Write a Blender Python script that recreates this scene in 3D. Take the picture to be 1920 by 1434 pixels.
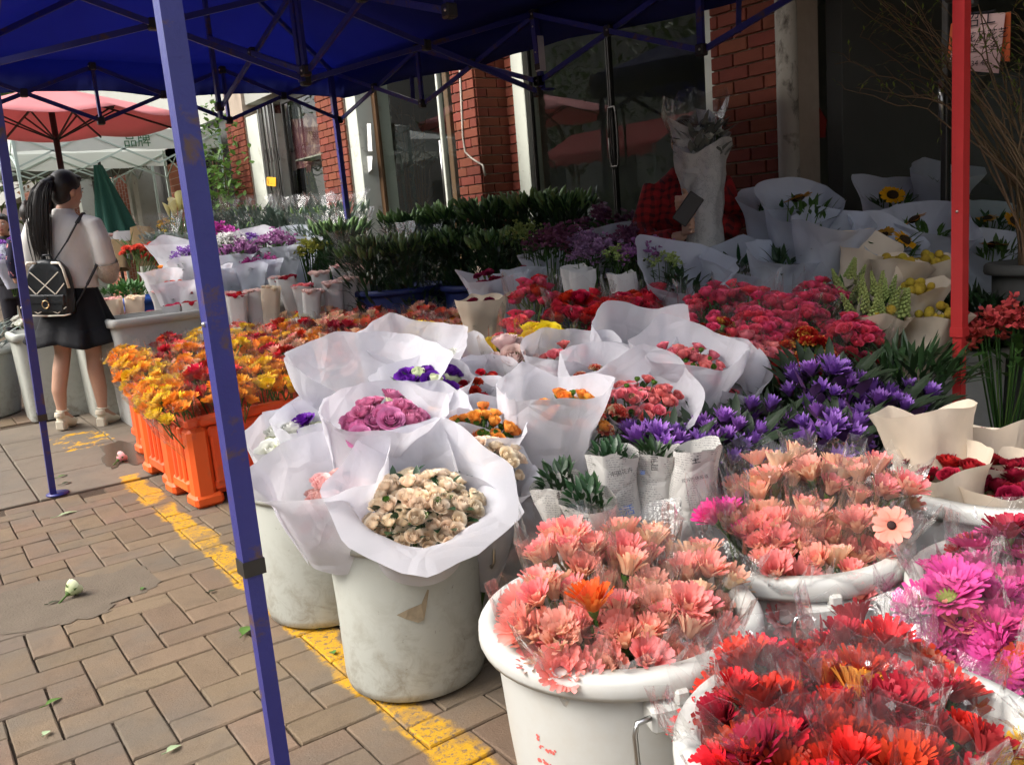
import bpy, bmesh, math, random
from math import sin, cos, pi, radians, sqrt, atan2, exp
from mathutils import Vector, Matrix, Quaternion, noise as mnoise

for o in list(bpy.data.objects):
    bpy.data.objects.remove(o, do_unlink=True)
scene = bpy.context.scene
COL = scene.collection
RNG = random.Random(7)
V = Vector

# ------------------------------------------------------------------ camera
CAM_H, YAW, PITCH, ROLL, FPX = 1.15, radians(34.6), radians(10.7), radians(4.8), 1660.0
fw = V((sin(YAW) * cos(PITCH), cos(YAW) * cos(PITCH), -sin(PITCH)))
r0 = V((cos(YAW), -sin(YAW), 0))
u0 = r0.cross(fw)
CR = cos(ROLL) * r0 - sin(ROLL) * u0
CU = sin(ROLL) * r0 + cos(ROLL) * u0
CC = V((0, 0, CAM_H))
cam = bpy.data.cameras.new('camera')
cam.sensor_width = 36.0
cam.lens = FPX / 1920.0 * 36.0
cam.clip_start = 0.05
cam.clip_end = 400
camo = bpy.data.objects.new('camera', cam)
COL.objects.link(camo)
camo.matrix_world = Matrix(((CR.x, CU.x, -fw.x, 0), (CR.y, CU.y, -fw.y, 0), (CR.z, CU.z, -fw.z, CAM_H), (0, 0, 0, 1)))
scene.camera = camo

# ------------------------------------------------------------------ light
SUN_EL, SUN_AZ = radians(44), radians(-72)      # azimuth from +Y towards +X; the sun stands over the open street
world = bpy.data.worlds.new('World')
scene.world = world
world.use_nodes = True
wn = world.node_tree
wn.nodes.clear()
sky = wn.nodes.new('ShaderNodeTexSky')
sky.sky_type = 'NISHITA'
sky.sun_disc = False
sky.sun_elevation = SUN_EL
sky.sun_rotation = SUN_AZ
sky.air_density = 1.0
sky.dust_density = 5.0
sky.ozone_density = 1.0
hs = wn.nodes.new('ShaderNodeHueSaturation')
hs.inputs['Saturation'].default_value = 0.35
bg = wn.nodes.new('ShaderNodeBackground')
bg.inputs['Strength'].default_value = 0.15
wo = wn.nodes.new('ShaderNodeOutputWorld')
wn.links.new(sky.outputs[0], hs.inputs['Color'])
wn.links.new(hs.outputs[0], bg.inputs['Color'])
wn.links.new(bg.outputs[0], wo.inputs['Surface'])
sl = bpy.data.lights.new('sun', 'SUN')
sl.energy = 0.75
sl.angle = radians(35)
sl.color = (1.0, 0.95, 0.86)
so = bpy.data.objects.new('sun', sl)
COL.objects.link(so)
sdir = V((sin(SUN_AZ) * cos(SUN_EL), cos(SUN_AZ) * cos(SUN_EL), sin(SUN_EL)))
so.rotation_euler = sdir.to_track_quat('Z', 'Y').to_euler()
so.location = (-6, 6, 9)
vs = scene.view_settings
vs.view_transform = 'Standard'
vs.look = 'None'
vs.gamma = 1.0
vs.exposure = 1.5
vs.use_curve_mapping = False
scene.render.engine = 'CYCLES'
cy = scene.cycles
cy.max_bounces = 7
cy.diffuse_bounces = 3
cy.glossy_bounces = 3
cy.transmission_bounces = 4
cy.transparent_max_bounces = 24
cy.caustics_reflective = False
cy.caustics_refractive = False
cy.use_denoising = True
cy.denoiser = 'OPENIMAGEDENOISE'
cy.use_adaptive_sampling = True
cy.adaptive_threshold = 0.02
cy.sample_clamp_indirect = 6.0


def P3(px, py, depth):
    """the point that photo position (px, py) shows at that distance in front of the lens"""
    return CC + (fw * FPX + CR * (px - 960.0) - CU * (py - 717.0)) * (depth / FPX)


def PZ(px, py, z):
    d = fw * FPX + CR * (px - 960.0) - CU * (py - 717.0)
    return CC + d * ((z - CAM_H) / d.z)


def PX(px, py, x):
    d = fw * FPX + CR * (px - 960.0) - CU * (py - 717.0)
    return CC + d * (x / d.x)


# ------------------------------------------------------------------ materials
MATS = {}


def lin(c):
    return tuple((x / 12.92 if x <= .04045 else ((x + .055) / 1.055) ** 2.4) for x in c)


def N(nt, t, **kw):
    n = nt.nodes.new(t)
    for k, v in kw.items():
        setattr(n, k, v)
    return n


def math_node(nt, op, a, b=None, c=None):
    n = N(nt, 'ShaderNodeMath', operation=op)
    for i, x in enumerate((a, b, c)):
        if x is None:
            continue
        if isinstance(x, (int, float)):
            n.inputs[i].default_value = x
        else:
            nt.links.new(x, n.inputs[i])
    return n.outputs[0]


def mixc(nt, fac, a, b):
    n = N(nt, 'ShaderNodeMix', data_type='RGBA')
    for i, x in ((0, fac), (6, a), (7, b)):
        if isinstance(x, (int, float)):
            n.inputs[i].default_value = x
        elif isinstance(x, (tuple, list)):
            n.inputs[i].default_value = (*x, 1) if len(x) == 3 else x
        else:
            nt.links.new(x, n.inputs[i])
    return n.outputs[2]


def ramp(nt, src, stops):
    n = N(nt, 'ShaderNodeValToRGB')
    e = n.color_ramp.elements
    while len(e) < len(stops):
        e.new(0.5)
    for el, (p, c) in zip(e, stops):
        el.position = p
        el.color = (c, c, c, 1) if isinstance(c, (int, float)) else (*c, 1)
    nt.links.new(src, n.inputs[0])
    return n.outputs[0]


def noise_tex(nt, scale, vec=None, detail=4, rough=.6, dist=0, out=0):
    n = N(nt, 'ShaderNodeTexNoise')
    n.inputs['Scale'].default_value = scale
    n.inputs['Detail'].default_value = detail
    n.inputs['Roughness'].default_value = rough
    n.inputs['Distortion'].default_value = dist
    if vec is not None:
        nt.links.new(vec, n.inputs['Vector'])
    return n.outputs[out]


def mat(name, col, rough=.6, var=.12, scale=8, rand=.12, huer=.012, back=None, tip=None, transl=0.0, bump=0.0, bscale=60,
        spec=.3, metal=0.0, world_co=False, satr=0.0, extra=None, blotch=None, stretch=None, coat=0.0, sheer=0.0, creases=0.0):
    if name in MATS:
        return MATS[name]
    m = bpy.data.materials.new(name)
    m.use_nodes = True
    nt = m.node_tree
    nt.nodes.clear()
    out = N(nt, 'ShaderNodeOutputMaterial')
    b = N(nt, 'ShaderNodeBsdfPrincipled')
    if world_co:
        co = N(nt, 'ShaderNodeNewGeometry').outputs['Position']
    else:
        co = N(nt, 'ShaderNodeTexCoord').outputs['Object']
    if stretch:
        mp = N(nt, 'ShaderNodeMapping')
        mp.inputs['Scale'].default_value = stretch
        nt.links.new(co, mp.inputs['Vector'])
        co = mp.outputs[0]
    c = N(nt, 'ShaderNodeRGB')
    c.outputs[0].default_value = (*col, 1)
    c = c.outputs[0]
    if tip:
        at = N(nt, 'ShaderNodeAttribute', attribute_name='tip')
        c = mixc(nt, at.outputs['Fac'], c, tip)
    if back:
        g = N(nt, 'ShaderNodeNewGeometry')
        c = mixc(nt, g.outputs['Backfacing'], c, back)
    if blotch:
        bc, bs, lo, hi = blotch
        f = ramp(nt, noise_tex(nt, bs, co, 6, .65, .4), ((lo, 0.0), (hi, 1.0)))
        c = mixc(nt, f, c, bc)
    oi = N(nt, 'ShaderNodeObjectInfo')
    h = N(nt, 'ShaderNodeHueSaturation')
    nt.links.new(c, h.inputs['Color'])
    nz = noise_tex(nt, scale, co, 5, .6)
    val = math_node(nt, 'MULTIPLY_ADD', nz, 2 * var, 1 - var)
    val = math_node(nt, 'ADD', val, math_node(nt, 'MULTIPLY_ADD', oi.outputs['Random'], 2 * rand, -rand))
    nt.links.new(val, h.inputs['Value'])
    if huer:
        r2 = math_node(nt, 'FRACT', math_node(nt, 'MULTIPLY', oi.outputs['Random'], 7.31))
        nt.links.new(math_node(nt, 'MULTIPLY_ADD', r2, 2 * huer, .5 - huer), h.inputs['Hue'])
    c = h.outputs[0]
    if extra:
        c = extra(nt, c, co, b)
    nt.links.new(c, b.inputs['Base Color'])
    b.inputs['Roughness'].default_value = rough
    b.inputs['Specular IOR Level'].default_value = spec
    b.inputs['Metallic'].default_value = metal
    if coat:
        b.inputs['Coat Weight'].default_value = coat
    nrm = None
    if bump:
        bp = N(nt, 'ShaderNodeBump')
        bp.inputs['Strength'].default_value = bump
        bp.inputs['Distance'].default_value = .01
        hgt = noise_tex(nt, bscale, co, 6, .65)
        if creases:
            wv = N(nt, 'ShaderNodeVectorMath', operation='ADD')
            nt.links.new(co, wv.inputs[0])
            vm = N(nt, 'ShaderNodeVectorMath', operation='SCALE')
            vm.inputs['Scale'].default_value = .06
            nt.links.new(noise_tex(nt, 9, co, 2, .5, out=1), vm.inputs[0])
            nt.links.new(vm.outputs[0], wv.inputs[1])
            vo = N(nt, 'ShaderNodeTexVoronoi', feature='DISTANCE_TO_EDGE')
            vo.inputs['Scale'].default_value = creases
            nt.links.new(wv.outputs[0], vo.inputs['Vector'])
            hgt = math_node(nt, 'ADD', math_node(nt, 'MULTIPLY', hgt, .5), math_node(nt, 'MULTIPLY', math_node(nt, 'MINIMUM', vo.outputs['Distance'], .12), 5.0))
        nt.links.new(hgt, bp.inputs['Height'])
        nt.links.new(bp.outputs[0], b.inputs['Normal'])
        nrm = bp.outputs[0]
    sh = b.outputs[0]
    if transl:
        t = N(nt, 'ShaderNodeBsdfTranslucent')
        nt.links.new(c, t.inputs['Color'])
        if nrm:
            nt.links.new(nrm, t.inputs['Normal'])
        mx = N(nt, 'ShaderNodeMixShader')
        mx.inputs[0].default_value = transl
        nt.links.new(sh, mx.inputs[1])
        nt.links.new(t.outputs[0], mx.inputs[2])
        sh = mx.outputs[0]
    if sheer:
        tp = N(nt, 'ShaderNodeBsdfTransparent')
        mx = N(nt, 'ShaderNodeMixShader')
        mx.inputs[0].default_value = sheer
        nt.links.new(sh, mx.inputs[1])
        nt.links.new(tp.outputs[0], mx.inputs[2])
        sh = mx.outputs[0]
    nt.links.new(sh, out.inputs['Surface'])
    MATS[name] = m
    return m


def clear_mat(name, tint=(1, 1, 1), veil=.06, refl=.10, rough=.08, bump=.5, bscale=25, veilcol=(.85, .85, .88), graze=.5, power=4.0):
    """clear film or glass: see-through, with a reflection that grows at grazing angles and a thin milky veil"""
    if name in MATS:
        return MATS[name]
    m = bpy.data.materials.new(name)
    m.use_nodes = True
    nt = m.node_tree
    nt.nodes.clear()
    out = N(nt, 'ShaderNodeOutputMaterial')
    tr = N(nt, 'ShaderNodeBsdfTransparent')
    tr.inputs['Color'].default_value = (*tint, 1)
    gl = N(nt, 'ShaderNodeBsdfGlossy')
    gl.inputs['Roughness'].default_value = rough
    fr = N(nt, 'ShaderNodeLayerWeight')
    fr.inputs['Blend'].default_value = .5
    if bump:
        bp = N(nt, 'ShaderNodeBump')
        bp.inputs['Strength'].default_value = bump
        bp.inputs['Distance'].default_value = .01
        co = N(nt, 'ShaderNodeTexCoord').outputs['Object']
        mp = N(nt, 'ShaderNodeMapping')
        mp.inputs['Scale'].default_value = (1, 1, .35)
        nt.links.new(co, mp.inputs['Vector'])
        nt.links.new(noise_tex(nt, bscale, mp.outputs[0], 3, .6, .8), bp.inputs['Height'])
        nt.links.new(bp.outputs[0], gl.inputs['Normal'])
        nt.links.new(bp.outputs[0], fr.inputs['Normal'])
    df = N(nt, 'ShaderNodeBsdfTranslucent')
    df.inputs['Color'].default_value = (*veilcol, 1)
    d2 = N(nt, 'ShaderNodeBsdfDiffuse')
    d2.inputs['Color'].default_value = (*veilcol, 1)
    dm = N(nt, 'ShaderNodeMixShader')
    dm.inputs[0].default_value = .5
    nt.links.new(df.outputs[0], dm.inputs[1])
    nt.links.new(d2.outputs[0], dm.inputs[2])
    m1 = N(nt, 'ShaderNodeMixShader')
    m1.inputs[0].default_value = veil
    nt.links.new(tr.outputs[0], m1.inputs[1])
    nt.links.new(dm.outputs[0], m1.inputs[2])
    m2 = N(nt, 'ShaderNodeMixShader')
    nt.links.new(math_node(nt, 'MULTIPLY_ADD', math_node(nt, 'POWER', fr.outputs['Facing'], power), graze, refl), m2.inputs[0])
    nt.links.new(m1.outputs[0], m2.inputs[1])
    nt.links.new(gl.outputs[0], m2.inputs[2])
    nt.links.new(m2.outputs[0], out.inputs['Surface'])
    MATS[name] = m
    return m


# ------------------------------------------------------------------ mesh helpers
class MB:
    def __init__(s):
        s.v, s.f, s.m, s.t = [], [], [], []

    def add(s, vs, fs, mi=0, tips=None):
        o = len(s.v)
        s.v.extend(tuple(x) for x in vs)
        s.t.extend(tips if tips else [0.0] * len(vs))
        s.f.extend(tuple(i + o for i in f) for f in fs)
        s.m.extend([mi] * len(fs))
        return s

    def box(s, c, size, mi=0, rot=None):
        x, y, z = (k / 2 for k in size)
        vs = [V((sx * x, sy * y, sz * z)) for sz in (-1, 1) for sx, sy in ((-1, -1), (1, -1), (1, 1), (-1, 1))]
        if rot is not None:
            vs = [rot @ q for q in vs]
        c = V(c)
        return s.add([q + c for q in vs], [(3, 2, 1, 0), (4, 5, 6, 7), (0, 1, 5, 4), (1, 2, 6, 5), (2, 3, 7, 6), (3, 0, 4, 7)], mi)

    def bbox(s, c, size, b=.006, mi=0, rot=None):
        """box with bevelled edges"""
        bm = bmesh.new()
        bmesh.ops.create_cube(bm, size=1.0)
        for q in bm.verts:
            q.co = V((q.co.x * size[0], q.co.y * size[1], q.co.z * size[2]))
        bmesh.ops.bevel(bm, geom=list(bm.edges), offset=min(b, .45 * min(size)), segments=1, affect='EDGES', profile=.5)
        bm.verts.index_update()
        vs = [(rot @ q.co if rot is not None else q.co) + V(c) for q in bm.verts]
        fs = [[q.index for q in f.verts] for f in bm.faces]
        bm.free()
        return s.add(vs, fs, mi)

    def bar(s, a, b, w, h=None, mi=0):
        """square bar from a to b"""
        a, b = V(a), V(b)
        d = b - a
        if d.length < 1e-6:
            return s
        up = V((0, 0, 1)) if abs(d.normalized().z) < .95 else V((0, 1, 0))
        x = d.cross(up).normalized() * w / 2
        y = x.cross(d).normalized() * (h or w) / 2
        vs = [a - x - y, a + x - y, a + x + y, a - x + y, b - x - y, b + x - y, b + x + y, b - x + y]
        return s.add(vs, [(0, 1, 2, 3), (7, 6, 5, 4), (0, 4, 5, 1), (1, 5, 6, 2), (2, 6, 7, 3), (3, 7, 4, 0)], mi)

    def tube(s, pts, rad, n=6, mi=0, caps=True, tips=None):
        pts = [V(p) for p in pts]
        k = len(pts)
        rr = rad if isinstance(rad, (list, tuple)) else [rad] * k
        vs, fs, tt = [], [], []
        prev = None
        for i, p in enumerate(pts):
            d = (pts[min(i + 1, k - 1)] - pts[max(i - 1, 0)])
            d = d.normalized() if d.length > 1e-9 else V((0, 0, 1))
            if prev is None:
                x = d.cross(V((0, 0, 1)) if abs(d.z) < .9 else V((1, 0, 0))).normalized()
            else:
                x = (prev - d * prev.dot(d))
                x = x.normalized() if x.length > 1e-6 else d.orthogonal().normalized()
            prev = x
            y = d.cross(x)
            for j in range(n):
                a = 2 * pi * j / n
                vs.append(p + (x * cos(a) + y * sin(a)) * rr[i])
                tt.append(tips[i] if tips else 0.0)
        for i in range(k - 1):
            for j in range(n):
                j2 = (j + 1) % n
                fs.append((i * n + j, i * n + j2, (i + 1) * n + j2, (i + 1) * n + j))
        if caps:
            fs.append(tuple(range(n - 1, -1, -1)))
            fs.append(tuple((k - 1) * n + j for j in range(n)))
        return s.add(vs, fs, mi, tt)

    def lathe(s, prof, n=32, c=(0, 0, 0), mi=0, sx=1.0, sy=1.0):
        vs = [(c[0] + r * cos(2 * pi * j / n) * sx, c[1] + r * sin(2 * pi * j / n) * sy, c[2] + z) for r, z in prof for j in range(n)]
        fs = [(i * n + j, i * n + (j + 1) % n, (i + 1) * n + (j + 1) % n, (i + 1) * n + j) for i in range(len(prof) - 1) for j in range(n)]
        return s.add(vs, fs, mi)

    def grid(s, rows, mi=0, closed=False, tips=None):
        nr, nc = len(rows), len(rows[0])
        vs = [p for r in rows for p in r]
        tt = [t for r in tips for t in r] if tips else None
        fs = []
        for i in range(nr - 1):
            for j in range(nc if closed else nc - 1):
                j2 = (j + 1) % nc
                fs.append((i * nc + j, i * nc + j2, (i + 1) * nc + j2, (i + 1) * nc + j))
        return s.add(vs, fs, mi, tt)

    def ball(s, c, r, mi=0, nu=10, nv=7, sc=(1, 1, 1), tips=0.0):
        c = V(c)
        rows = []
        for i in range(nv + 1):
            th = pi * i / nv
            rows.append([c + V((r * sin(th) * cos(2 * pi * j / nu) * sc[0], r * sin(th) * sin(2 * pi * j / nu) * sc[1], -r * cos(th) * sc[2])) for j in range(nu)])
        return s.grid(rows, mi, True, [[tips] * nu for _ in rows])

    def leaf(s, base, d, L, W, mi=0, bend=.2, fold=.25, segs=4, up=None):
        """pointed leaf with a centre fold"""
        d = V(d).normalized()
        u = V(up) if up is not None else V((0, 0, 1))
        x = d.cross(u)
        x = x.normalized() if x.length > 1e-4 else d.orthogonal().normalized()
        n = x.cross(d)
        base = V(base)
        vs, fs = [], []
        for i in range(segs + 1):
            t = i / segs
            w = W * .5 * (sin(pi * (t ** .8)) + .05 * (1 - t))
            c = base + d * (L * t) - n * (bend * L * t * t)
            vs += [c - x * w + n * (fold * w), c, c + x * w + n * (fold * w)]
        for i in range(segs):
            a = i * 3
            fs += [(a, a + 1, a + 4, a + 3), (a + 1, a + 2, a + 5, a + 4)]
        return s.add(vs, fs, mi)

    def mesh(s, name, mats, smooth=True, tips=False):
        me = bpy.data.meshes.new(name)
        me.from_pydata(s.v, [], s.f)
        for m in (mats if isinstance(mats, (list, tuple)) else [mats]):
            me.materials.append(m)
        if s.m:
            me.polygons.foreach_set('material_index', s.m)
        me.polygons.foreach_set('use_smooth', [smooth] * len(s.f))
        if tips or any(s.t):
            a = me.attributes.new('tip', 'FLOAT', 'POINT')
            a.data.foreach_set('value', s.t)
        me.update()
        return me

    def obj(s, name, mats, parent=None, smooth=True, loc=(0, 0, 0)):
        return link(name, s.mesh(name, mats, smooth), parent, loc)


def link(name, me, parent=None, loc=(0, 0, 0), quat=None, scale=None):
    o = bpy.data.objects.new(name, me)
    COL.objects.link(o)
    o.parent = parent
    o.location = loc
    if quat is not None:
        o.rotation_mode = 'QUATERNION'
        o.rotation_quaternion = quat
    if scale is not None:
        o.scale = (scale,) * 3 if isinstance(scale, (int, float)) else scale
    return o


def thing(name, label, cat, loc=(0, 0, 0), group=None, rotz=0.0):
    o = bpy.data.objects.new(name, None)
    COL.objects.link(o)
    o.empty_display_size = .1
    o.location = loc
    o.rotation_euler = (0, 0, rotz)
    return tag(o, label, cat, group)


def tag(o, label, cat=None, group=None, kind=None):
    if label:
        o['label'] = label
    if cat:
        o['category'] = cat
    if group:
        o['group'] = group
    if kind:
        o['kind'] = kind
    return o


def aim(d, roll=0.0):
    d = V(d).normalized()
    return d.to_track_quat('Z', 'Y') @ Quaternion((0, 0, 1), roll)


def sm(a, b, x):
    t = max(0.0, min(1.0, (x - a) / (b - a)))
    return t * t * (3 - 2 * t)


def nz3(x, y, z):
    return mnoise.noise(V((x, y, z)))
# ================================================================== ground and paving
def yellow_line(nt, c, co, b):
    """worn yellow paint band running along the paving"""
    sx = N(nt, 'ShaderNodeSeparateXYZ')
    pos = N(nt, 'ShaderNodeNewGeometry').outputs['Position']
    nt.links.new(pos, sx.inputs[0])
    w1 = noise_tex(nt, 7, pos, 3, .6)
    x = math_node(nt, 'ADD', sx.outputs[0], math_node(nt, 'MULTIPLY_ADD', w1, .12, -.06))
    dist = math_node(nt, 'ABSOLUTE', math_node(nt, 'SUBTRACT', x, .845))
    band = ramp(nt, dist, ((.042, 1.0), (.058, 0.0)))
    wear = ramp(nt, noise_tex(nt, 70, pos, 6, .75), ((.40, 0.0), (.50, 1.0)))
    wear2 = ramp(nt, noise_tex(nt, 3.2, pos, 4, .7), ((.36, 0.0), (.50, 1.0)))
    yr = ramp(nt, sx.outputs[1], ((.0, 1.0), (1.0, 1.0)))
    ylim = math_node(nt, 'LESS_THAN', sx.outputs[1], 4.78)
    f = math_node(nt, 'MULTIPLY', math_node(nt, 'MULTIPLY', band, wear), math_node(nt, 'MULTIPLY', wear2, ylim))
    # paint scraps on the slabs farther on
    bx = math_node(nt, 'ABSOLUTE', math_node(nt, 'SUBTRACT', sx.outputs[0], .84))
    by = math_node(nt, 'ABSOLUTE', math_node(nt, 'SUBTRACT', sx.outputs[1], 5.95))
    scrap = math_node(nt, 'MULTIPLY', math_node(nt, 'LESS_THAN', bx, .16), math_node(nt, 'LESS_THAN', by, .28))
    sn = ramp(nt, noise_tex(nt, 9, pos, 5, .7), ((.53, 0.0), (.56, 1.0)))
    f = math_node(nt, 'MAXIMUM', f, math_node(nt, 'MULTIPLY', scrap, sn))
    return mixc(nt, f, c, (.56, .30, .018))


def speck(nt, c, co, b):
    pos = N(nt, 'ShaderNodeNewGeometry').outputs['Position']
    f = ramp(nt, noise_tex(nt, 240, pos, 3, .8), ((.40, .0), (.62, 1.0)))
    c = mixc(nt, math_node(nt, 'MULTIPLY', f, .35), c, (.27, .20, .14))
    g = ramp(nt, noise_tex(nt, 2.6, pos, 5, .6), ((.45, 0.0), (.62, 1.0)))
    c = mixc(nt, math_node(nt, 'MULTIPLY', g, .55), c, (.13, .115, .095))
    d = ramp(nt, noise_tex(nt, 11, pos, 6, .7, .8), ((.50, 0.0), (.72, 1.0)))
    c = mixc(nt, math_node(nt, 'MULTIPLY', d, .38), c, (.085, .065, .048))
    return yellow_line(nt, c, co, b)


m_paver = mat('paver', (.160, .110, .072), rough=.85, var=.20, scale=5, rand=.14, huer=.012, bump=.35, bscale=170, spec=.2, world_co=True, extra=speck)
m_slab = mat('concrete_slab', (.155, .13, .10), rough=.85, var=.14, scale=3, rand=.05, huer=.0, bump=.2, bscale=120, spec=.25, world_co=True, extra=speck)
m_joint = mat('joint_sand', (.075, .052, .034), rough=.95, var=.4, scale=40, rand=0, huer=0, bump=.6, bscale=150, world_co=True)
m_ground = mat('ground_far', (.15, .115, .08), rough=.9, var=.2, scale=2, rand=0, huer=0, bump=.2, world_co=True)
m_cement = mat('cement', (.140, .110, .080), rough=.9, var=.25, scale=9, rand=0, huer=0, bump=.5, bscale=110, world_co=True)

ground = MB().add([(-60, -40, -.03), (60, -40, -.03), (60, 90, -.03), (-60, 90, -.03)], [(0, 1, 2, 3)]).obj('ground', m_ground)
tag(ground, 'brown paved ground of the open street', 'ground', kind='structure')
pave = MB().add([(-1.6, .3, -.012), (3.9, .3, -.012), (3.9, 9.0, -.012), (-1.6, 9.0, -.012)], [(0, 1, 2, 3)]).obj('pavement', m_joint)
tag(pave, 'tan herringbone brick pavement with grey slabs and a worn yellow line', 'pavement', kind='structure')

A = .1075


def in_view(p, mx=40):
    d = V(p) - CC
    z = d.dot(fw)
    if z < .3:
        return False
    x, y = 960 + FPX * d.dot(CR) / z, 717 - FPX * d.dot(CU) / z
    return -mx < x < 1920 + mx and -mx < y < 1434 + mx


def paver_mesh(w, h, k):
    r = random.Random(k)
    g = .0026
    x, y = w / 2 - g, h / 2 - g
    b = .0035
    j = lambda: r.uniform(-.0014, .0014)
    vs = []
    for z, e in ((-.03, 0), (-.004, 0), (0, b)):
        for sx, sy in ((-1, -1), (0, -1), (1, -1), (1, 0), (1, 1), (0, 1), (-1, 1), (-1, 0)):
            vs.append((sx * (x - e) + j(), sy * (y - e) + j(), z + (j() * .6 if z == 0 else 0)))
    fs = [(i, (i + 1) % 8, 8 + (i + 1) % 8, 8 + i) for i in range(8)] + [(8 + i, 8 + (i + 1) % 8, 16 + (i + 1) % 8, 16 + i) for i in range(8)]
    vs.append((0, 0, r.uniform(-.0008, .0005)))
    fs += [(16 + i, 16 + (i + 1) % 8, 24) for i in range(8)]
    return MB().add(vs, fs).mesh('paver', m_paver, smooth=False)


PH = [paver_mesh(2 * A, A, k) for k in range(4)]
PV = [paver_mesh(A, 2 * A, k + 9) for k in range(4)]
spots = []
for i in range(-18, 11):
    for j in range(-14, 52):
        for kind, c in (('h', 0), ('v', 3)):
            if (i - j) % 4 != c:
                continue
            w, h = (2 * A, A) if kind == 'h' else (A, 2 * A)
            x, y = .275 + i * A + w / 2, 2.372 + j * A + h / 2
            if not (-1.3 < x < 1.28 and .85 < y):
                continue
            if y + h / 2 > 4.66 and y - h / 2 < 6.93:
                continue
            if y > 7.9:
                continue
            spots.append((x, y, kind))
vis = [s for s in spots if in_view((s[0], s[1], 0)) and (s[0] < 1.0 or s[1] < 1.75)]
vis.sort(key=lambda s: (V((s[0], s[1], 0)) - CC).length)
vset = set(vis[:296])
stuff = MB()
for s in spots:
    x, y, k = s
    dz = RNG.uniform(-.0015, .0015)
    if s in vset:
        o = link('paver', RNG.choice(PH if k == 'h' else PV), pave, (x, y, dz))
        o.rotation_euler = (RNG.uniform(-.006, .006), RNG.uniform(-.006, .006), RNG.uniform(-.006, .006))
    else:
        me = RNG.choice(PH if k == 'h' else PV)
        stuff.add([(q.co.x + x, q.co.y + y, q.co.z + dz) for q in me.vertices], [tuple(p.vertices) for p in me.polygons])
tag(stuff.obj('paver_field', m_paver, pave, smooth=False), None, kind='stuff')
for i in range(-3, 5):
    y = 4.668 - (0 if i != 0 else 0)
    first = [.43, .55, .28, .5, .36, .47, .40, .5][i + 3]
    hh = first
    while y < 6.9:
        y2 = min(y + hh, 6.92)
        if y2 - y > .1:
            mb = MB()
            mb.bbox((0, 0, -.015), (.55 - .008, y2 - y - .008, .03), .004)
            mb.obj('slab', m_slab, pave, smooth=False, loc=(.43 + (i + .5) * .55, (y + y2) / 2, RNG.uniform(-.002, .001)))
        y = y2
        hh = .56


def patch(name, pts, m, z, label, cat, parent=None, seed=1):
    r = random.Random(seed)
    out = []
    k = len(pts)
    for i in range(k):
        a, b = V((*pts[i], 0)), V((*pts[(i + 1) % k], 0))
        for t in range(6):
            q = a.lerp(b, t / 6)
            out.append(q + V((r.uniform(-.014, .014), r.uniform(-.014, .014), 0)))
    c = sum(out, V()) / len(out)
    vs = [q + V((0, 0, z)) for q in out]
    n = len(out)
    fs = [tuple(range(n - 1, -1, -1))] if sum(out[i].x * out[(i + 1) % n].y - out[(i + 1) % n].x * out[i].y for i in range(n)) < 0 else [tuple(range(n))]
    o = MB().add(vs, fs).obj(name, m, parent, smooth=False)
    return tag(o, label, cat, kind='structure')


def g2(px, py):
    p = PZ(px, py, 0)
    return (p.x, p.y)


patch('cement_patch', [g2(-60, 1135), g2(60, 1092), g2(160, 1082), g2(262, 1062), g2(298, 1078), g2(292, 1102), g2(215, 1128), g2(205, 1150), g2(120, 1168), g2(30, 1185), g2(-60, 1200)],
      m_cement, .0016, 'grey smear of cement spread over the brick paving', 'cement patch', seed=4)
m_wet = mat('wet_stone', (.085, .062, .045), rough=.25, var=.3, scale=12, rand=0, huer=0, spec=.6, world_co=True)
patch('wet_patch', [g2(196, 868), g2(190, 838), g2(228, 826), g2(268, 838), g2(285, 862), g2(262, 872), g2(232, 868), g2(212, 880)], m_wet, .0035,
      'dark wet patch on the slabs beside the orange crates', 'wet patch', seed=8)

# ================================================================== shop building
m_mortar = mat('mortar', (.36, .29, .23), rough=.95, var=.15, scale=20, rand=0, huer=0, world_co=True)
m_brick = mat('brick', (.165, .044, .026), rough=.85, var=.18, scale=14, rand=.16, huer=.008, bump=.25, bscale=140, spec=.2, world_co=True)
m_frame = mat('pale_frame', (.50, .52, .45), rough=.6, var=.12, scale=5, rand=0, huer=0, bump=.1, world_co=True, blotch=((.25, .22, .17), 9, .58, .75))
m_conc = mat('concrete', (.36, .33, .28), rough=.9, var=.2, scale=5, rand=0, huer=0, bump=.4, bscale=60, world_co=True, blotch=((.10, .085, .07), 12, .52, .66), stretch=(1, 1, .6))
m_wall = mat('plaster', (.30, .30, .27), rough=.9, var=.1, scale=2, rand=0, huer=0, world_co=True)
m_dark = mat('dark_wall', (.07, .07, .065), rough=.8, var=.2, scale=3, rand=0, huer=0, world_co=True)
m_wood = mat('brown_wood', (.12, .065, .032), rough=.5, var=.25, scale=9, rand=0, huer=0, world_co=True, stretch=(8, 8, .6))
m_steel = mat('steel', (.55, .55, .54), rough=.28, var=.06, scale=20, rand=0, huer=0, metal=1.0)
m_darkmetal = mat('dark_metal', (.06, .055, .05), rough=.45, var=.2, scale=20, rand=0, huer=0, metal=.6)
m_glass = clear_mat('window_glass', tint=(.80, .86, .82), veil=.0, refl=.06, rough=.0, bump=0, graze=.8)

bld = thing('shop_building', 'red brick shop building with glass doors behind the flower stall', 'building', (0, 0, 0))
BC = {}


def brick_mesh(L):
    k = round(L, 3)
    if k not in BC:
        BC[k] = MB().bbox((0, 0, 0), (.022, k, .064), .003).mesh('brick', m_brick, smooth=False)
    return BC[k]


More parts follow.
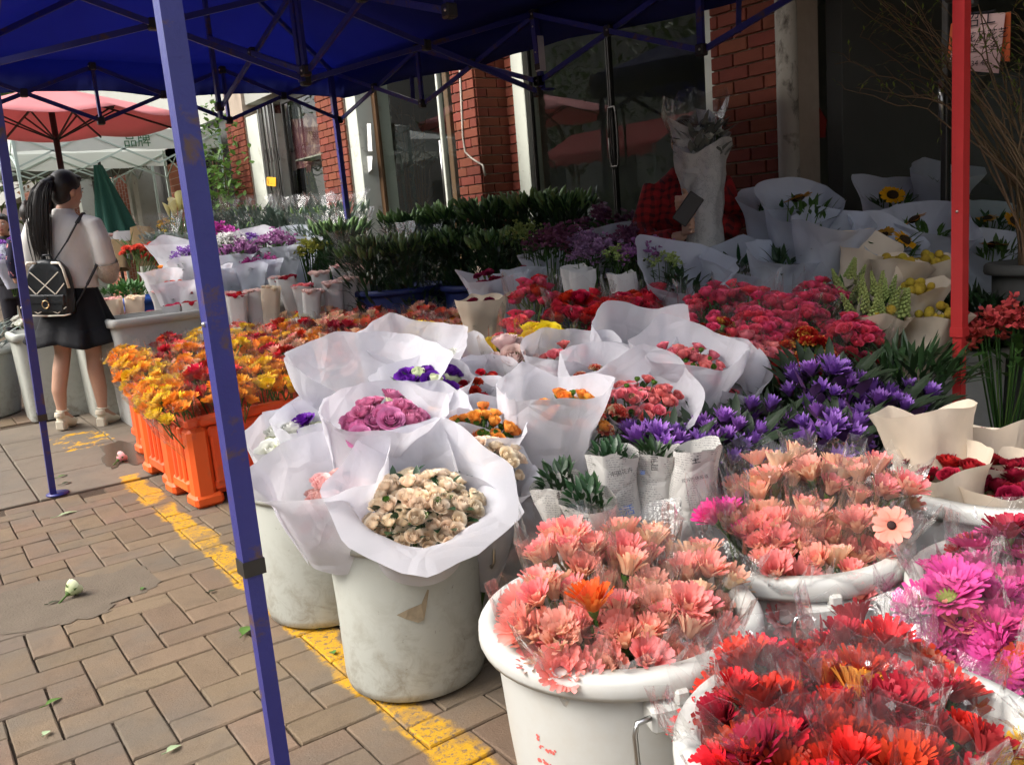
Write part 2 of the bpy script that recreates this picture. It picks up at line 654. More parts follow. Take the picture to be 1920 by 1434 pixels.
def brick_face(par, origin, axis, normal, width, z0, z1, rows_off=0):
    """courses of single bricks on one face; axis runs along the face, normal points out"""
    course, full, gap = .073, .205, .009
    ax, nr = V(axis), V(normal)
    ang = atan2(ax.y, ax.x) - pi / 2
    z, row = z0, rows_off
    while z + .064 <= z1:
        x = 0.0 if row % 2 == 0 else -full / 2
        while x < width - .02:
            a, b = max(x, 0), min(x + full - gap, width)
            if b - a > .02:
                p = V(origin) + ax * ((a + b) / 2) + nr * RNG.uniform(-.004, -.002) + V((0, 0, z + .032))
                o = link('brick', brick_mesh(round((b - a) / .005) * .005), par, p)
                o.rotation_euler = (0, 0, ang)
            x += full
        z += course
        row += 1


def pier(y0, y1, x0, x1, z0, z1, faces, label=None):
    mb = MB()
    mb.box(((x0 + x1) / 2 + .004, (y0 + y1) / 2, 2.0), (x1 - x0 - .012, y1 - y0 - .012, 4.0))
    p = mb.obj('brick_pier', m_mortar, bld, smooth=False)
    if label:
        p['label'] = label
    if 'x' in faces:
        brick_face(p, (x0 + .0, y0, 0), (0, 1, 0), (-1, 0, 0), y1 - y0, z0, z1)
    if 'y' in faces:
        brick_face(p, (x0 + .012, y0, 0), (1, 0, 0), (0, -1, 0), x1 - x0 - .012, z0, z1, 1)
    return p


FX = 4.0
yD0, yD1 = PX(1462, 150, FX).y, PX(1336, 150, FX).y
pier(yD0, yD1, FX, 4.34, .75, 2.45, 'x')
yC0, yC1 = PX(897, 260, FX).y, PX(852, 230, FX).y
pier(yC0, yC1, FX, 4.32, .9, 2.45, 'xy')
yB0, yB1 = PX(648, 250, FX).y, PX(592, 200, FX).y
pier(yB0, yB1, FX, 4.34, 1.0, 2.6, 'x')
yA0, yA1 = PX(466, 300, FX).y, PX(430, 280, FX).y
pier(yA0, yA1, FX, 4.34, 1.1, 2.65, 'x')
# recessed brick return beside pier C
yR0 = PX(968, 230, 4.30).y
pier(yR0, yC0 - .002, 4.30, 4.55, .9, 2.45, 'x')


def bpart(name, m, *boxes, label=None, parent=None):
    mb = MB()
    for c, s in boxes:
        mb.bbox(c, s, .004)
    o = mb.obj(name, m, parent or bld, smooth=False)
    if label:
        o['label'] = label
    return o


def ybox(y0, y1, x0, x1, z0, z1):
    return ((x0 + x1) / 2, (y0 + y1) / 2, (z0 + z1) / 2), (x1 - x0, y1 - y0, z1 - z0)


yF = PX(990, 230, 4.30).y
bpart('door_frame', m_frame, ybox(yF, yR0 - .002, 4.285, 4.42, 0, 2.6))
bpart('door_frame', m_frame, ybox(yD1 + .002, PX(1320, 120, 4.02).y, 4.02, 4.40, 0, 2.6))
bpart('door_frame', m_frame, ybox(PX(672, 250, 4.03).y, yB0 - .002, 4.03, 4.40, 0, 2.6))
bpart('door_frame', m_frame, ybox(PX(496, 330, 4.03).y, yA0 - .002, 4.03, 4.40, 0, 2.6))
pil = MB()
pil.lathe([(.055, 0), (.055, 3.2)], 14, (4.0, PX(1476, 150, 4.0).y, 0))
pil.obj('concrete_pillar', m_conc, bld)
# upper wall, roof, floor, back and party walls
bpart('upper_wall', m_wall, ybox(-3, 13.5, 4.05, 4.5, 2.75, 4.2))
bpart('added_awning', mat('added_awning_cloth', (.30, .05, .05), rough=.8, var=.1, scale=2, rand=0, huer=0), ybox(-3, 5.3, 1.9, 4.04, 3.02, 3.06))  # unseen awning, added to darken the right bay and the shop
bpart('roof_slab', m_conc, ybox(-3, 13.5, 4.0, 9.0, 4.2, 4.4))
bpart('shop_ceiling', m_wall, ybox(-3, 13.5, 4.51, 8.4, 3.0, 3.1))
bpart('shop_floor', m_conc, ybox(-3, 13.5, 4.06, 8.4, -.02, .06))
bpart('back_wall', m_wall, ybox(-3, 13.5, 8.4, 8.6, 0, 3.2))
for y, mm in ((-3.05, m_dark), (2.98, m_dark), (6.12, m_wall), (8.72, m_dark), (11.6, m_dark), (13.45, m_dark)):
    bpart('party_wall', mm, ybox(y, y + .1, 4.36, 8.4, .06, 3.0))
# dark boarded bay past pier A
bpart('boarded_bay', m_dark, ybox(yA1 + .002, 13.4, 4.12, 4.2, 0, 2.74))
for y in (12.1, 12.5, 12.9, 13.2):
    bpart('board_batten', m_dark, ybox(y, y + .05, 4.09, 4.118, 0, 2.74))


def glass_leaf(y0, y1, x, z0, z1, fm, label=None, fw_=.05):
    g = bpart('glass_door', fm, ybox(y0, y0 + fw_, x - .02, x + .02, z0, z1), ybox(y1 - fw_, y1, x - .02, x + .02, z0, z1),
              ybox(y0 + fw_, y1 - fw_, x - .02, x + .02, z1 - .06, z1), ybox(y0 + fw_, y1 - fw_, x - .02, x + .02, z0, z0 + .09), label=label)
    mb = MB().add([(x, y0 + fw_, z0 + .09), (x, y1 - fw_, z0 + .09), (x, y1 - fw_, z1 - .06), (x, y0 + fw_, z1 - .06)], [(0, 1, 2, 3)])
    mb.obj('pane', m_glass, g, smooth=False)
    return g


def ring_handle(par, x, y, zc, hh=.2, w=.045):
    pts = []
    for k in range(25):
        a = 2 * pi * k / 24
        pts.append((x - .03, y + w * cos(a), zc + max(-1, min(1, 1.6 * sin(a))) * hh))
    MB().tube(pts, .009, 6).obj('handle', m_darkmetal, par)


yM = PX(1147, 200, 4.34).y
ga = glass_leaf(yM + .004, yF - .01, 4.34, .06, 2.7, m_darkmetal, 'frameless-looking glass door leaf reflecting the street', .012)
gb = glass_leaf(yD1 + .14, yM - .004, 4.34, .06, 2.7, m_darkmetal, None, .012)
zc = PX(1147, 258, 4.31).z
ring_handle(gb, 4.335, yM - .035, zc)
# door with brown frame and pale room behind (left of pier C)
y1_, y0_ = PX(705, 280, 4.2).y, PX(843, 220, 4.2).y
gd = glass_leaf(y0_, y1_, 4.22, .06, 2.7, m_wood, 'brown framed glass door with steel pull handle', .07)
for yy, z in ((y0_ + .11, 1.55),):
    MB().tube([(4.15, yy, z - .28), (4.15, yy, z + .28)], .014, 8).tube([(4.15, yy, z - .2), (4.2, yy, z - .2)], .008, 6).tube([(4.15, yy, z + .2), (4.2, yy, z + .2)], .008, 6).obj('handle', m_steel, gd)
gs = glass_leaf(y1_ + .01, PX(673, 250, 4.06).y, 4.12, .06, 2.7, m_wood, None, .03)
gt = glass_leaf(yC1 + .01, y0_ - .01, 4.1, .06, 2.7, m_frame, None, .03)
# display window between piers A and B
wy0, wy1 = yB1 + .02, PX(520, 300, 4.06).y
gw = glass_leaf(wy0, wy1, 4.2, .06, 2.7, m_darkmetal, 'dark display window with posters and a folding gate', .03)
bpart('display_board', m_dark, ybox(wy0, wy1 + .3, 4.5, 4.54, .06, 2.7))
bpart('display_shelf', m_conc, ybox(wy0 + .05, wy1 - .05, 4.26, 4.48, 1.98, 2.0))
# folding steel gate pushed aside
gate = thing('folding_gate', 'folded steel lattice gate beside the dark display window', 'gate', (0, 0, 0))
gy0, gy1 = PX(522, 300, 4.03).y, PX(497, 300, 4.03).y
for k in range(9):
    y = gy0 + (gy1 - gy0) * k / 8
    MB().bbox((4.02 + (k % 2) * .05, y, 1.35), (.016, .022, 2.6), .002).obj('gate_bar', m_steel if k % 3 else m_darkmetal, gate, smooth=False)
for z in (.5, 1.0, 1.5, 2.0):
    for k in range(8):
        ya, yb = gy0 + (gy1 - gy0) * k / 8, gy0 + (gy1 - gy0) * (k + 1) / 8
        MB().bar((4.045, ya, z), (4.045, yb, z + .16), .006, .014).obj('gate_link', m_darkmetal, gate, smooth=False)


def textmesh(body, size, name='lettering', m=None):
    cu = bpy.data.curves.new('txt', 'FONT')
    cu.body = body
    cu.size = size
    cu.align_x = 'LEFT'
    cu.space_line = 1.15
    o = bpy.data.objects.new('txt', cu)
    COL.objects.link(o)
    dg = bpy.context.evaluated_depsgraph_get()
    me = bpy.data.meshes.new_from_object(o.evaluated_get(dg))
    me.name = name
    bpy.data.objects.remove(o, do_unlink=True)
    me.materials.clear()
    me.materials.append(m)
    return me


def face_street(o, p, tilt=0.0):
    """stand a flat XY mesh up so that it faces the street (-X), reading along -Y"""
    o.rotation_euler = Matrix(((0, 0, -1), (-1, 0, 0), (0, 1, 0))).to_euler()
    o.location = p
    if tilt:
        o.rotation_euler = (Matrix.Rotation(tilt, 3, 'X') @ Matrix(((0, 0, -1), (-1, 0, 0), (0, 1, 0)))).to_euler()


m_ink = mat('ink', (.015, .013, .018), rough=.8, var=0, rand=0, huer=0)
m_whitepaper = mat('notice_paper', (.70, .69, .66), rough=.8, var=.08, scale=30, rand=.03, huer=0)
m_pinkpaper = mat('pink_paper', (.62, .42, .40), rough=.85, var=.08, scale=12, rand=0, huer=0)
m_orange_card = mat('orange_card', (.58, .12, .04), rough=.8, var=.1, scale=10, rand=0, huer=0)
m_yellow_tag = mat('yellow_plate', (.75, .36, .02), rough=.5, var=.05, rand=0, huer=0)


def sheet(name, corners, m, label, cat, thick=.003, group=None):
    """thin flat sheet through four points facing the street"""
    vs = [V(c) for c in corners]
    mb = MB()
    n = 6
    rows = [[vs[0].lerp(vs[1], j / n).lerp(vs[3].lerp(vs[2], j / n), i / n) + V((-.006 * sin(pi * j / n) * (i / n), 0, 0)) for j in range(n + 1)] for i in range(n + 1)]
    mb.grid(rows)
    mb.grid([[p + V((thick, 0, 0)) for p in r] for r in rows])
    o = mb.obj(name, m)
    if label:
        tag(o, label, cat, group)
    return o


def pxs(x, pts):
    return [PX(a, b, x) for a, b in pts]


sheet('notice', pxs(4.09, [(688, 232), (695, 232), (698, 284), (690, 284)]), m_whitepaper, 'small white notice taped high on the glass door', 'notice')
sheet('notice', pxs(4.09, [(684, 293), (698, 293), (697, 318), (690, 326)]), m_whitepaper, 'torn white sheet hanging below the notice on the glass door', 'notice')
st = sheet('warning_plate', pxs(3.99, [(500, 332), (517, 333), (517, 350), (500, 348)]), m_yellow_tag, 'small yellow plate with black lettering hung on the folding gate', 'sign')
for body, sz, pp in (('S', .085, (502, 345)), ('----', .045, (507, 347))):
    o = link('lettering', textmesh(body, sz, 'lettering', m_ink), st)
    face_street(o, PX(*pp, 3.983))

# posters in the display window
m_poster = mat('poster_print', (.16, .05, .05), rough=.5, var=.3, scale=8, rand=.1, huer=.03, blotch=((.45, .30, .22), 7, .50, .60), world_co=True)
m_poster2 = mat('poster_green', (.04, .07, .06), rough=.5, var=.3, scale=9, rand=.1, huer=.03, blotch=((.25, .25, .20), 9, .52, .62), world_co=True)
sheet('poster', pxs(4.47, [(545, 215), (598, 212), (603, 310), (552, 318)]), m_poster, 'dark poster of a bouquet with a pale lily inside the display window', 'poster')
sheet('poster', pxs(4.47, [(508, 165), (535, 163), (540, 225), (514, 228)]), m_poster, 'upper reddish flower poster in the display window nearest the gate', 'poster')
sheet('poster', pxs(4.47, [(540, 168), (566, 166), (570, 222), (545, 224)]), m_poster2, 'dark green flower poster above the bouquet poster', 'poster')
sheet('poster', pxs(4.46, [(530, 288), (552, 285), (556, 320), (534, 322)]), m_pinkpaper, 'pinkish price sheet low in the display window', 'poster')
lily = MB()
for k in range(6):
    a = k * pi / 3
    lily.leaf((0, 0, 0), (-.35, cos(a), sin(a)), .13, .05, 0, .25, .2)
m_lilypink = mat('lily_pink', (.55, .28, .26), rough=.6, transl=.2, tip=None)
lo = lily.obj('lily_flower', m_lilypink, None, loc=PX(580, 306, 4.44))
tag(lo, 'pale pink lily bloom glued on the dark window poster', 'flower')

# handwritten sign on its orange card beside the red tent leg
sx_ = 3.9
sheet('sign_card', pxs(sx_ + .02, [(1783, 45), (1895, 22), (1893, 116), (1776, 108)]), m_orange_card, 'orange backing card behind the pink handwritten sign', 'card')
sg = sheet('handwritten_sign', pxs(sx_, [(1797, 30), (1885, 24), (1872, 138), (1777, 130)]), m_pinkpaper, 'pink handwritten job notice taped up beside the red tent leg', 'sign')
for body, sz, pp in (('招工', .068, (1806, 52)), ('会花及花艺', .044, (1791, 82)), ('招   工一名,', .042, (1783, 104)), ('138 0834 48', .032, (1781, 130))):
    o = link('lettering', textmesh(body, sz, 'lettering', m_ink), sg)
    face_street(o, PX(*pp, sx_ - .010), .06)
# glass front on the right bay and its handle
gr = glass_leaf(-1.0, PX(1768, 200, 4.1).y, 4.1, .06, 2.7, m_darkmetal, None, .03)
MB().tube([PX(1764, 150, 4.06), PX(1764, 226, 4.06)], .012, 8).obj('handle', m_steel, gr)
# red banner hanging inside the right bay
fl = MB()
fp = [(1501, 150), (1530, 195), (1548, 225), (1546, 258), (1502, 262)]
fv = [PX(*q, 4.35) for q in fp]
fl.add(fv + [q + V((.01, 0, 0)) for q in fv], [(0, 1, 2, 3, 4), (9, 8, 7, 6, 5)])
tag(fl.obj('red_banner', mat('red_cloth', (.22, .012, .012), rough=.8), None, smooth=False), 'dark red cloth banner hanging just inside the shadowy shop', 'banner')
cabx = MB().bbox((0, 0, 0), (.02, .22, .02), .003)
# conduit on pier C
cp = [PX(862, 130, 3.985), PX(868, 258, 3.985), PX(872, 285, 3.985), PX(884, 297, 3.985), PX(905, 310, 3.985), PX(910, 330, 3.985)]
tag(MB().tube(cp, .008, 6).obj('conduit', m_conc), 'thin conduit pipe bending down the brick pier by the lilies', 'pipe')

# ------------------------------------------------------------------ farther shops down the street
m_brickfar = bpy.data.materials.new('brick_far')
m_brickfar.use_nodes = True
nt = m_brickfar.node_tree
bt = N(nt, 'ShaderNodeTexBrick')
bt.inputs['Color1'].default_value = (.32, .11, .06, 1)
bt.inputs['Color2'].default_value = (.26, .085, .045, 1)
bt.inputs['Mortar'].default_value = (.45, .38, .32, 1)
bt.inputs['Scale'].default_value = 4.8
bt.inputs['Mortar Size'].default_value = .018
tcf = N(nt, 'ShaderNodeTexCoord')
mpf = N(nt, 'ShaderNodeMapping')
mpf.inputs['Rotation'].default_value = (pi / 2, 0, pi / 2)
nt.links.new(tcf.outputs['Object'], mpf.inputs['Vector'])
nt.links.new(mpf.outputs[0], bt.inputs['Vector'])
nt.links.new(bt.outputs[0], nt.nodes['Principled BSDF'].inputs['Base Color'])
nt.nodes['Principled BSDF'].inputs['Roughness'].default_value = .9
far = thing('far_shop', 'farther brick shop front with pale columns beyond the white tents', 'building', (0, 0, 0))
bpart('back_wall', m_dark, ybox(13.6, 40, 4.6, 5.0, 0, 5), parent=far)
bpart('upper_wall', m_wall, ybox(13.6, 40, 4.1, 4.5, 3.0, 5), parent=far)
for y0, y1 in ((14.2, 14.9), (19.0, 20.6), (24.0, 25.2), (30, 31.5)):
    bpart('brick_pier', m_brickfar, ybox(y0, y1, 4.0, 4.5, 0, 3.0), parent=far)
for y0, y1 in ((17.0, 17.35), (17.6, 17.8), (22.4, 22.7)):
    bpart('pale_column', m_frame, ybox(y0, y1, 4.0, 4.3, 0, 3.0), parent=far)
endb = thing('end_building', 'pinkish building closing the far end of the street', 'building', (0, 0, 0))
bpart('wall', mat('pink_wall', (.50, .36, .31), rough=.9, var=.1, scale=1, rand=0, huer=0), ybox(46, 52, -8, 12, 0, 9), parent=endb)
for k in range(5):
    for zz in (2.2, 5.2):
        bpart('window', m_dark, ybox(45.93, 45.99, -6.5 + k * 3.2, -5.2 + k * 3.2, zz, zz + 1.5), parent=endb)

# ================================================================== blue pop-up tent
m_blue = mat('blue_canvas', (.045, .056, .245), rough=.7, var=.1, scale=2.2, rand=0, huer=0, transl=.7, bump=.25, bscale=7, spec=.25, world_co=True)
m_bpaint = mat('blue_paint', (.028, .030, .19), rough=.38, var=.15, scale=14, rand=.03, huer=0, spec=.5, blotch=((.10, .055, .045), 13, .56, .66), world_co=True, bump=.15, bscale=90)
m_rpaint = mat('red_paint', (.48, .030, .030), rough=.4, var=.12, scale=14, rand=0, huer=0, spec=.45, blotch=((.07, .03, .03), 22, .66, .76), world_co=True, bump=.08, bscale=90)
m_bolt = mat('bolt', (.5, .48, .42), rough=.4, metal=.9, var=0, rand=0, huer=0)
m_whitetape = mat('white_tape', (.55, .54, .58), rough=.6, var=.15, scale=30, rand=0, huer=0)

tent = thing('canopy_tent', 'blue pop-up canopy tent with folding truss and one red leg', 'tent', (0, 0, 0))
LX, RX, NY, MYL, MYR, FY = .5, 3.03, 1.70, 4.2, 3.97, 6.4


def eave(x, y):
    """height of the roof edge; the street-side far end is higher, the shop side sags towards the red leg"""
    t = (y - NY) / (FY - NY)
    zl = 2.33
    zr = 2.10 + .22 * t
    s = (x - LX) / (RX - LX)
    return zl * (1 - s) + zr * s


def leg(x, y, xt, yt, zt, paint, zj=.52, w=.036, z0=0.0, label=None):
    b, t = V((x, y, z0)), V((xt, yt, zt))
    j = b.lerp(t, (zj - z0) / (zt - z0))
    up = MB().bar(j, t, w, w).obj('leg', paint, tent, smooth=False)
    if label:
        up['label'] = label
    lo_ = MB()
    lo_.bar(b + V((0, 0, .006)), j + (t - b).normalized() * .02, w * .78, w * .78)
    lo_.obj('lower_leg', paint, up, smooth=False)
    MB().bar(j - (t - b).normalized() * .012, j + (t - b).normalized() * .02, w * 1.12, w * 1.12).obj('leg_collar', m_darkmetal if paint is m_bpaint else paint, up, smooth=False)
    MB().lathe([(.0, .008), (.052, .008), (.052, 0), (0, 0)], 16, (x + .02, y, z0)).obj('foot_plate', paint, up)
    for k in range(6):
        q = j.lerp(t, .12 + .15 * k) + V((-w / 2 - .001, 0, 0))
        if k in (1, 4):
            MB().ball(q, .005, 0, 8, 5).obj('bolt', m_bolt, up)
    return up


leg(.505, 1.705, .497, 1.70, eave(LX, NY), m_bpaint, .50, .040, label='nearest leg, its blue paint chipped')
leg(*g2(100, 928), .52, MYL, eave(LX, MYL), m_bpaint, .40, .036)
leg(.33, FY, .42, FY, eave(LX, FY), m_bpaint, .5)
leg(3.02, FY, 3.0, FY, eave(RX, FY), m_bpaint, 1.2, .036)
leg(3.0, 1.6, 3.02, 1.62, 2.16, m_rpaint, .62, .040, label='red painted leg')
fz = PX(1018, 170, 3.1)
leg(3.1, MYR, 3.08, MYR, eave(RX, MYR), m_bpaint, fz.z + .12, .034, z0=fz.z, label='retracted leg stub wrapped in white tape')
MB().bar((3.1, MYR, fz.z + .10), (3.098, MYR, fz.z + .28), .04).obj('tape_wrap', m_whitetape, tent, smooth=False)

# truss bars
BARW = .020


def fbar(a, b, w=BARW, name='truss_bar'):
    MB().bar(a, b, w * .7, w * 1.25).obj(name, m_bpaint, tent, smooth=False)


def joint(p):
    MB().bbox(p, (.045, .045, .05), .006).obj('joint_bracket', m_darkmetal, tent, smooth=False)
    MB().ball(V(p) + V((-.024, -.01, 0)), .006, 0, 6, 4).obj('bolt', m_bolt, tent)


def scissor_run(a, b, zt_a, zt_b, n, drop=.42, off=.012):
    """n crossing pairs of bars between two posts"""
    a, b = V((*a, 0)), V((*b, 0))
    side = (b - a).cross(V((0, 0, 1))).normalized() * off
    for k in range(n):
        p, q = a.lerp(b, k / n), a.lerp(b, (k + 1) / n)
        zp, zq = zt_a + (zt_b - zt_a) * k / n, zt_a + (zt_b - zt_a) * (k + 1) / n
        t1, b1 = p + V((0, 0, zp - .02)), p + V((0, 0, zp - drop))
        t2, b2 = q + V((0, 0, zq - .02)), q + V((0, 0, zq - drop))
        fbar(t1 + side, b2 + side)
        fbar(b1 - side, t2 - side)
        joint((t1 + b2) / 2)
        if k:
            fbar(t1 + V((0, 0, .02)), b1 - V((0, 0, .02)), .026, 'truss_post')
        joint(t1)
        joint(b1)
    joint(b + V((0, 0, zt_b - drop)))


zA, zE = eave(LX, NY), eave(LX, FY)
scissor_run((LX, NY), (LX, MYL), zA, zA, 2)
scissor_run((LX, MYL), (LX, FY), zA, zA, 2)
scissor_run((RX + .04, 1.62), (RX + .05, MYR), eave(RX, 1.7) - .02, eave(RX, MYR), 2, .36)
scissor_run((RX + .05, MYR), (RX, FY), eave(RX, MYR), eave(RX, FY), 2, .36)
scissor_run((LX, FY), (RX, FY), zE, eave(RX, FY), 3, .36)
scissor_run((LX, NY), (RX, 1.65), zA, eave(RX, NY), 3, .36)
scissor_run((LX, MYL), (RX + .04, MYR), zA, eave(RX, MYR), 2, .42)
MX_ = (LX + RX) / 2
scissor_run((MX_, 2.75), (MX_, 5.3), 2.26, 2.30, 2, .40)
for y in (2.75, 4.08, 5.3):
    fbar((MX_, y, 1.84), (MX_, y, 2.82), .03, 'centre_post')
fbar((MX_, 2.75, 2.82), (MX_, 5.3, 2.82), .026, 'ridge_bar')
for x, y in ((LX, NY), (RX, 1.65), (LX, FY), (RX, FY)):
    yy = 2.75 if y < 3 else 5.3
    fbar((x, y, eave(x, y) - .02), (MX_, yy, 2.80), .024, 'hip_bar')
# canvas: hip roof with sag, plus hanging valance
n1, n2 = 34, 48
rows = []
x0c, x1c, y0c, y1c = LX - .04, RX + .07, NY - .06, FY + .03
for i in range(n1 + 1):
    x = x0c + (x1c - x0c) * i / n1
    row = []
    for j in range(n2 + 1):
        y = y0c + (y1c - y0c) * j / n2
        dx = 1 - abs(x - MX_) / ((x1c - x0c) / 2)
        dy = min(1.0, min(y - y0c, y1c - y) / 1.1)
        h = min(dx, dy)
        z = eave(x, y) + (2.86 - 2.28) * h + .02 - .05 * sin(pi * min(1, max(0, h))) * (.6 + .4 * sin(7 * x + 5 * y))
        z += .012 * nz3(x * 2.5, y * 2.5, 1)
        row.append(V((x, y, z)))
    rows.append(row)
cv = MB().grid(rows)
ring = [rows[i][0] for i in range(n1 + 1)] + [rows[n1][j] for j in range(1, n2 + 1)] + [rows[i][n2] for i in range(n1 - 1, -1, -1)] + [rows[0][j] for j in range(n2 - 1, 0, -1)]
low = []
for k, p in enumerate(ring):
    c = V(((x0c + x1c) / 2, (y0c + y1c) / 2, p.z))
    o = (p - c)
    o.z = 0
    low.append(p + o.normalized() * (.012 + .012 * sin(k * .9)) + V((0, 0, -.20 + .012 * sin(k * .37))))
cv.grid([ring, low], closed=True)
co_ = cv.obj('canopy', m_blue, tent)
co_.modifiers.new('thickness', 'SOLIDIFY').thickness = .002
for q in ((RX + .06, 5.35), (RX + .07, 2.6)):
    z = eave(*q) - .2
    MB().bar((*q, z + .03), (q[0], q[1] + .01, z - .12), .03, .004).obj('tie_strap', m_bpaint, tent, smooth=False)
# ================================================================== flower meshes
def petal(mb, az, el, L, W, r0=.004, curl=0.0, mi=0, segs=4, shape='strap', groove=.12, z0=0.0, twist=0.0, j=None):
    ra = V((cos(az), sin(az), 0))
    side = ra.cross(V((0, 0, 1)))
    p = ra * r0 + V((0, 0, z0))
    vs, fs, tt = [], [], []
    for i in range(segs + 1):
        t = i / segs
        e = el + curl * t
        d = ra * cos(e) + V((0, 0, sin(e)))
        n = side.cross(d)
        if shape == 'strap':
            w = W * .5 * min(1.0, .42 + 1.5 * t) * (1.0 if t < .8 else .62)
        elif shape == 'lance':
            w = W * .5 * max(.03, sin(pi * (.12 + .88 * t) ** .9))
        else:
            w = W * .5 * sqrt(max(0.02, sin(pi * min(.97, .1 + .87 * t))))
        s2 = side if not twist else (side * cos(twist * t) + n * sin(twist * t))
        vs += [p - s2 * w + n * (groove * w), p, p + s2 * w + n * (groove * w)]
        tt += [t] * 3
        p = p + d * (L / segs)
    for i in range(segs):
        a = i * 3
        fs += [(a, a + 1, a + 4, a + 3), (a + 1, a + 2, a + 5, a + 4)]
    mb.add(vs, fs, mi, tt)


M_STEM = mat('stem_green', (.085, .16, .035), rough=.55, var=.2, scale=10, rand=.1, transl=.1)
M_LEAF = mat('leaf_green', (.045, .11, .022), rough=.5, var=.25, scale=14, rand=.18, huer=.02, transl=.2, spec=.4)
M_DLEAF = mat('leaf_dark', (.018, .05, .016), rough=.4, var=.25, scale=14, rand=.2, huer=.02, transl=.12, spec=.5)
M_SILVER = mat('leaf_silver', (.30, .35, .32), rough=.7, var=.2, scale=20, rand=.12, transl=.12)


def pm(name, front, back=None, tip=None, transl=.3, rand=.12, huer=.012, rough=.55, dark=.9):
    if tip is None:
        tip = tuple(min(.9, c * 1.12) for c in front)
    front = tuple(c * dark for c in front)
    return mat('petal_' + name, front, rough=rough, var=.10, scale=40, rand=rand, huer=huer, back=back, tip=tip, transl=transl, spec=.25)


def gerbera(name, pmat, cmat, n=30, L=.048, W=.0085, cup=.9, seed=0, inner=True, disc=.010):
    r = random.Random(seed)
    mb = MB()
    for k in range(n):
        petal(mb, 2 * pi * (k + r.uniform(-.2, .2)) / n, cup + r.uniform(-.12, .12), L * r.uniform(.9, 1.06), W, disc * .7, -.22 * cup + r.uniform(-.38, .16), 0, twist=r.uniform(-.35, .35))
    if inner:
        for k in range(n - 2):
            petal(mb, 2 * pi * (k + .5 + r.uniform(-.25, .25)) / (n - 2), min(1.45, cup + .28) + r.uniform(-.12, .12), L * .8 * r.uniform(.85, 1.05), W * .9, disc * .55, -.2, 0, z0=.002)
        for k in range(14):
            petal(mb, 2 * pi * k / 14, min(1.5, cup + .45), L * .33, W * .55, disc * .5, -.2, 1, 2, z0=.002)
    mb.ball((0, 0, .003), disc, 1, 10, 5, (1, 1, .55))
    mb.lathe([(.003, -.014), (.0075, -.006), (.010, .003)], 9, mi=2)
    mb.tube([(0, 0, -.10), (0, 0, -.01)], .0032, 5, 2, False)
    return mb.mesh(name, [pmat, cmat, M_STEM])


def rose(name, pmat, R=.018, opn=.5, seed=0, rings=4, calyx=True, nper=5):
    r = random.Random(seed)
    mb = MB()
    H = R * 1.55
    for k in range(rings):
        f = (k + 1) / rings
        npet = 3 if k == 0 else nper
        rk = R * (.14 + .86 * f)
        hk = H * (1.06 - .36 * f * (.4 + .6 * opn))
        for q in range(npet):
            az = 2 * pi * q / npet + k * 1.1 + r.uniform(-.15, .15)
            span = 2 * pi / npet * 1.35
            rows, tips = [], []
            for i in range(4):
                v = i / 3
                row, tr = [], []
                for jx in range(4):
                    u = -1 + 2 * jx / 3
                    cl = (.80 - .30 * f) * (1 - .35 * opn * f)
                    rad = rk * (.22 + .80 * sin(pi * (.10 + cl * v))) + opn * f * R * .6 * v ** 3 * (1 - .3 * u * u) + r.uniform(-.02, .02) * R
                    z = hk * (v ** .9) * (1 - .16 * u * u * v) - opn * f * .18 * R * v ** 4
                    a = az + u * span / 2
                    row.append(V((rad * cos(a), rad * sin(a), z)))
                    tr.append(v)
                rows.append(row)
                tips.append(tr)
            mb.grid(rows, 0, False, tips)
    mb.ball((0, 0, H * .52), R * .24, 0, 8, 6, (1, 1, 1.6), .5)
    if calyx:
        for q in range(5):
            petal(mb, 2 * pi * q / 5 + .3, .75, R * 1.25, R * .5, R * .15, -.2 + r.uniform(-.6, .3), 1, 3, 'lance', z0=-.002)
        mb.ball((0, 0, 0), R * .34, 1, 7, 5)
        mb.tube([(0, 0, -.07), (0, 0, 0)], R * .10 + .0006, 5, 1, False)
    return mb.mesh(name, [pmat, M_STEM])


def carnation(name, pmat, R=.026, seed=0):
    r = random.Random(seed)
    mb = MB()
    for k in range(5):
        f = (k + 1) / 5
        npet = 4 + 2 * k
        for q in range(npet):
            az = 2 * pi * (q + r.random() * .6) / npet
            el = 1.45 - 1.15 * f + r.uniform(-.2, .2)
            L = R * (.9 + .35 * f)
            ra = V((cos(az), sin(az), 0))
            d = ra * cos(el) + V((0, 0, sin(el)))
            side = ra.cross(V((0, 0, 1)))
            n = side.cross(d)
            rows, tips = [], []
            for i in range(4):
                v = i / 3
                row = []
                for jx in range(5):
                    u = -1 + jx * .5
                    ruf = (.11 if jx % 2 else -.11) * L * v * v + r.uniform(-.05, .05) * L * v
                    edge = (.10 * L if jx % 2 == 0 else 0) * (v == 1)
                    row.append(d * (L * v * (1 - .2 * u * u) + edge) + side * (u * R * .52 * (.2 + .8 * v)) + n * ruf)
                rows.append(row)
                tips.append([v] * 5)
            mb.grid(rows, 0, False, tips)
    mb.lathe([(R * .10, -.03), (R * .30, -.014), (R * .34, .004)], 8, mi=1)
    mb.tube([(0, 0, -.09), (0, 0, -.02)], .0025, 5, 1, False)
    return mb.mesh(name, [pmat, M_STEM])


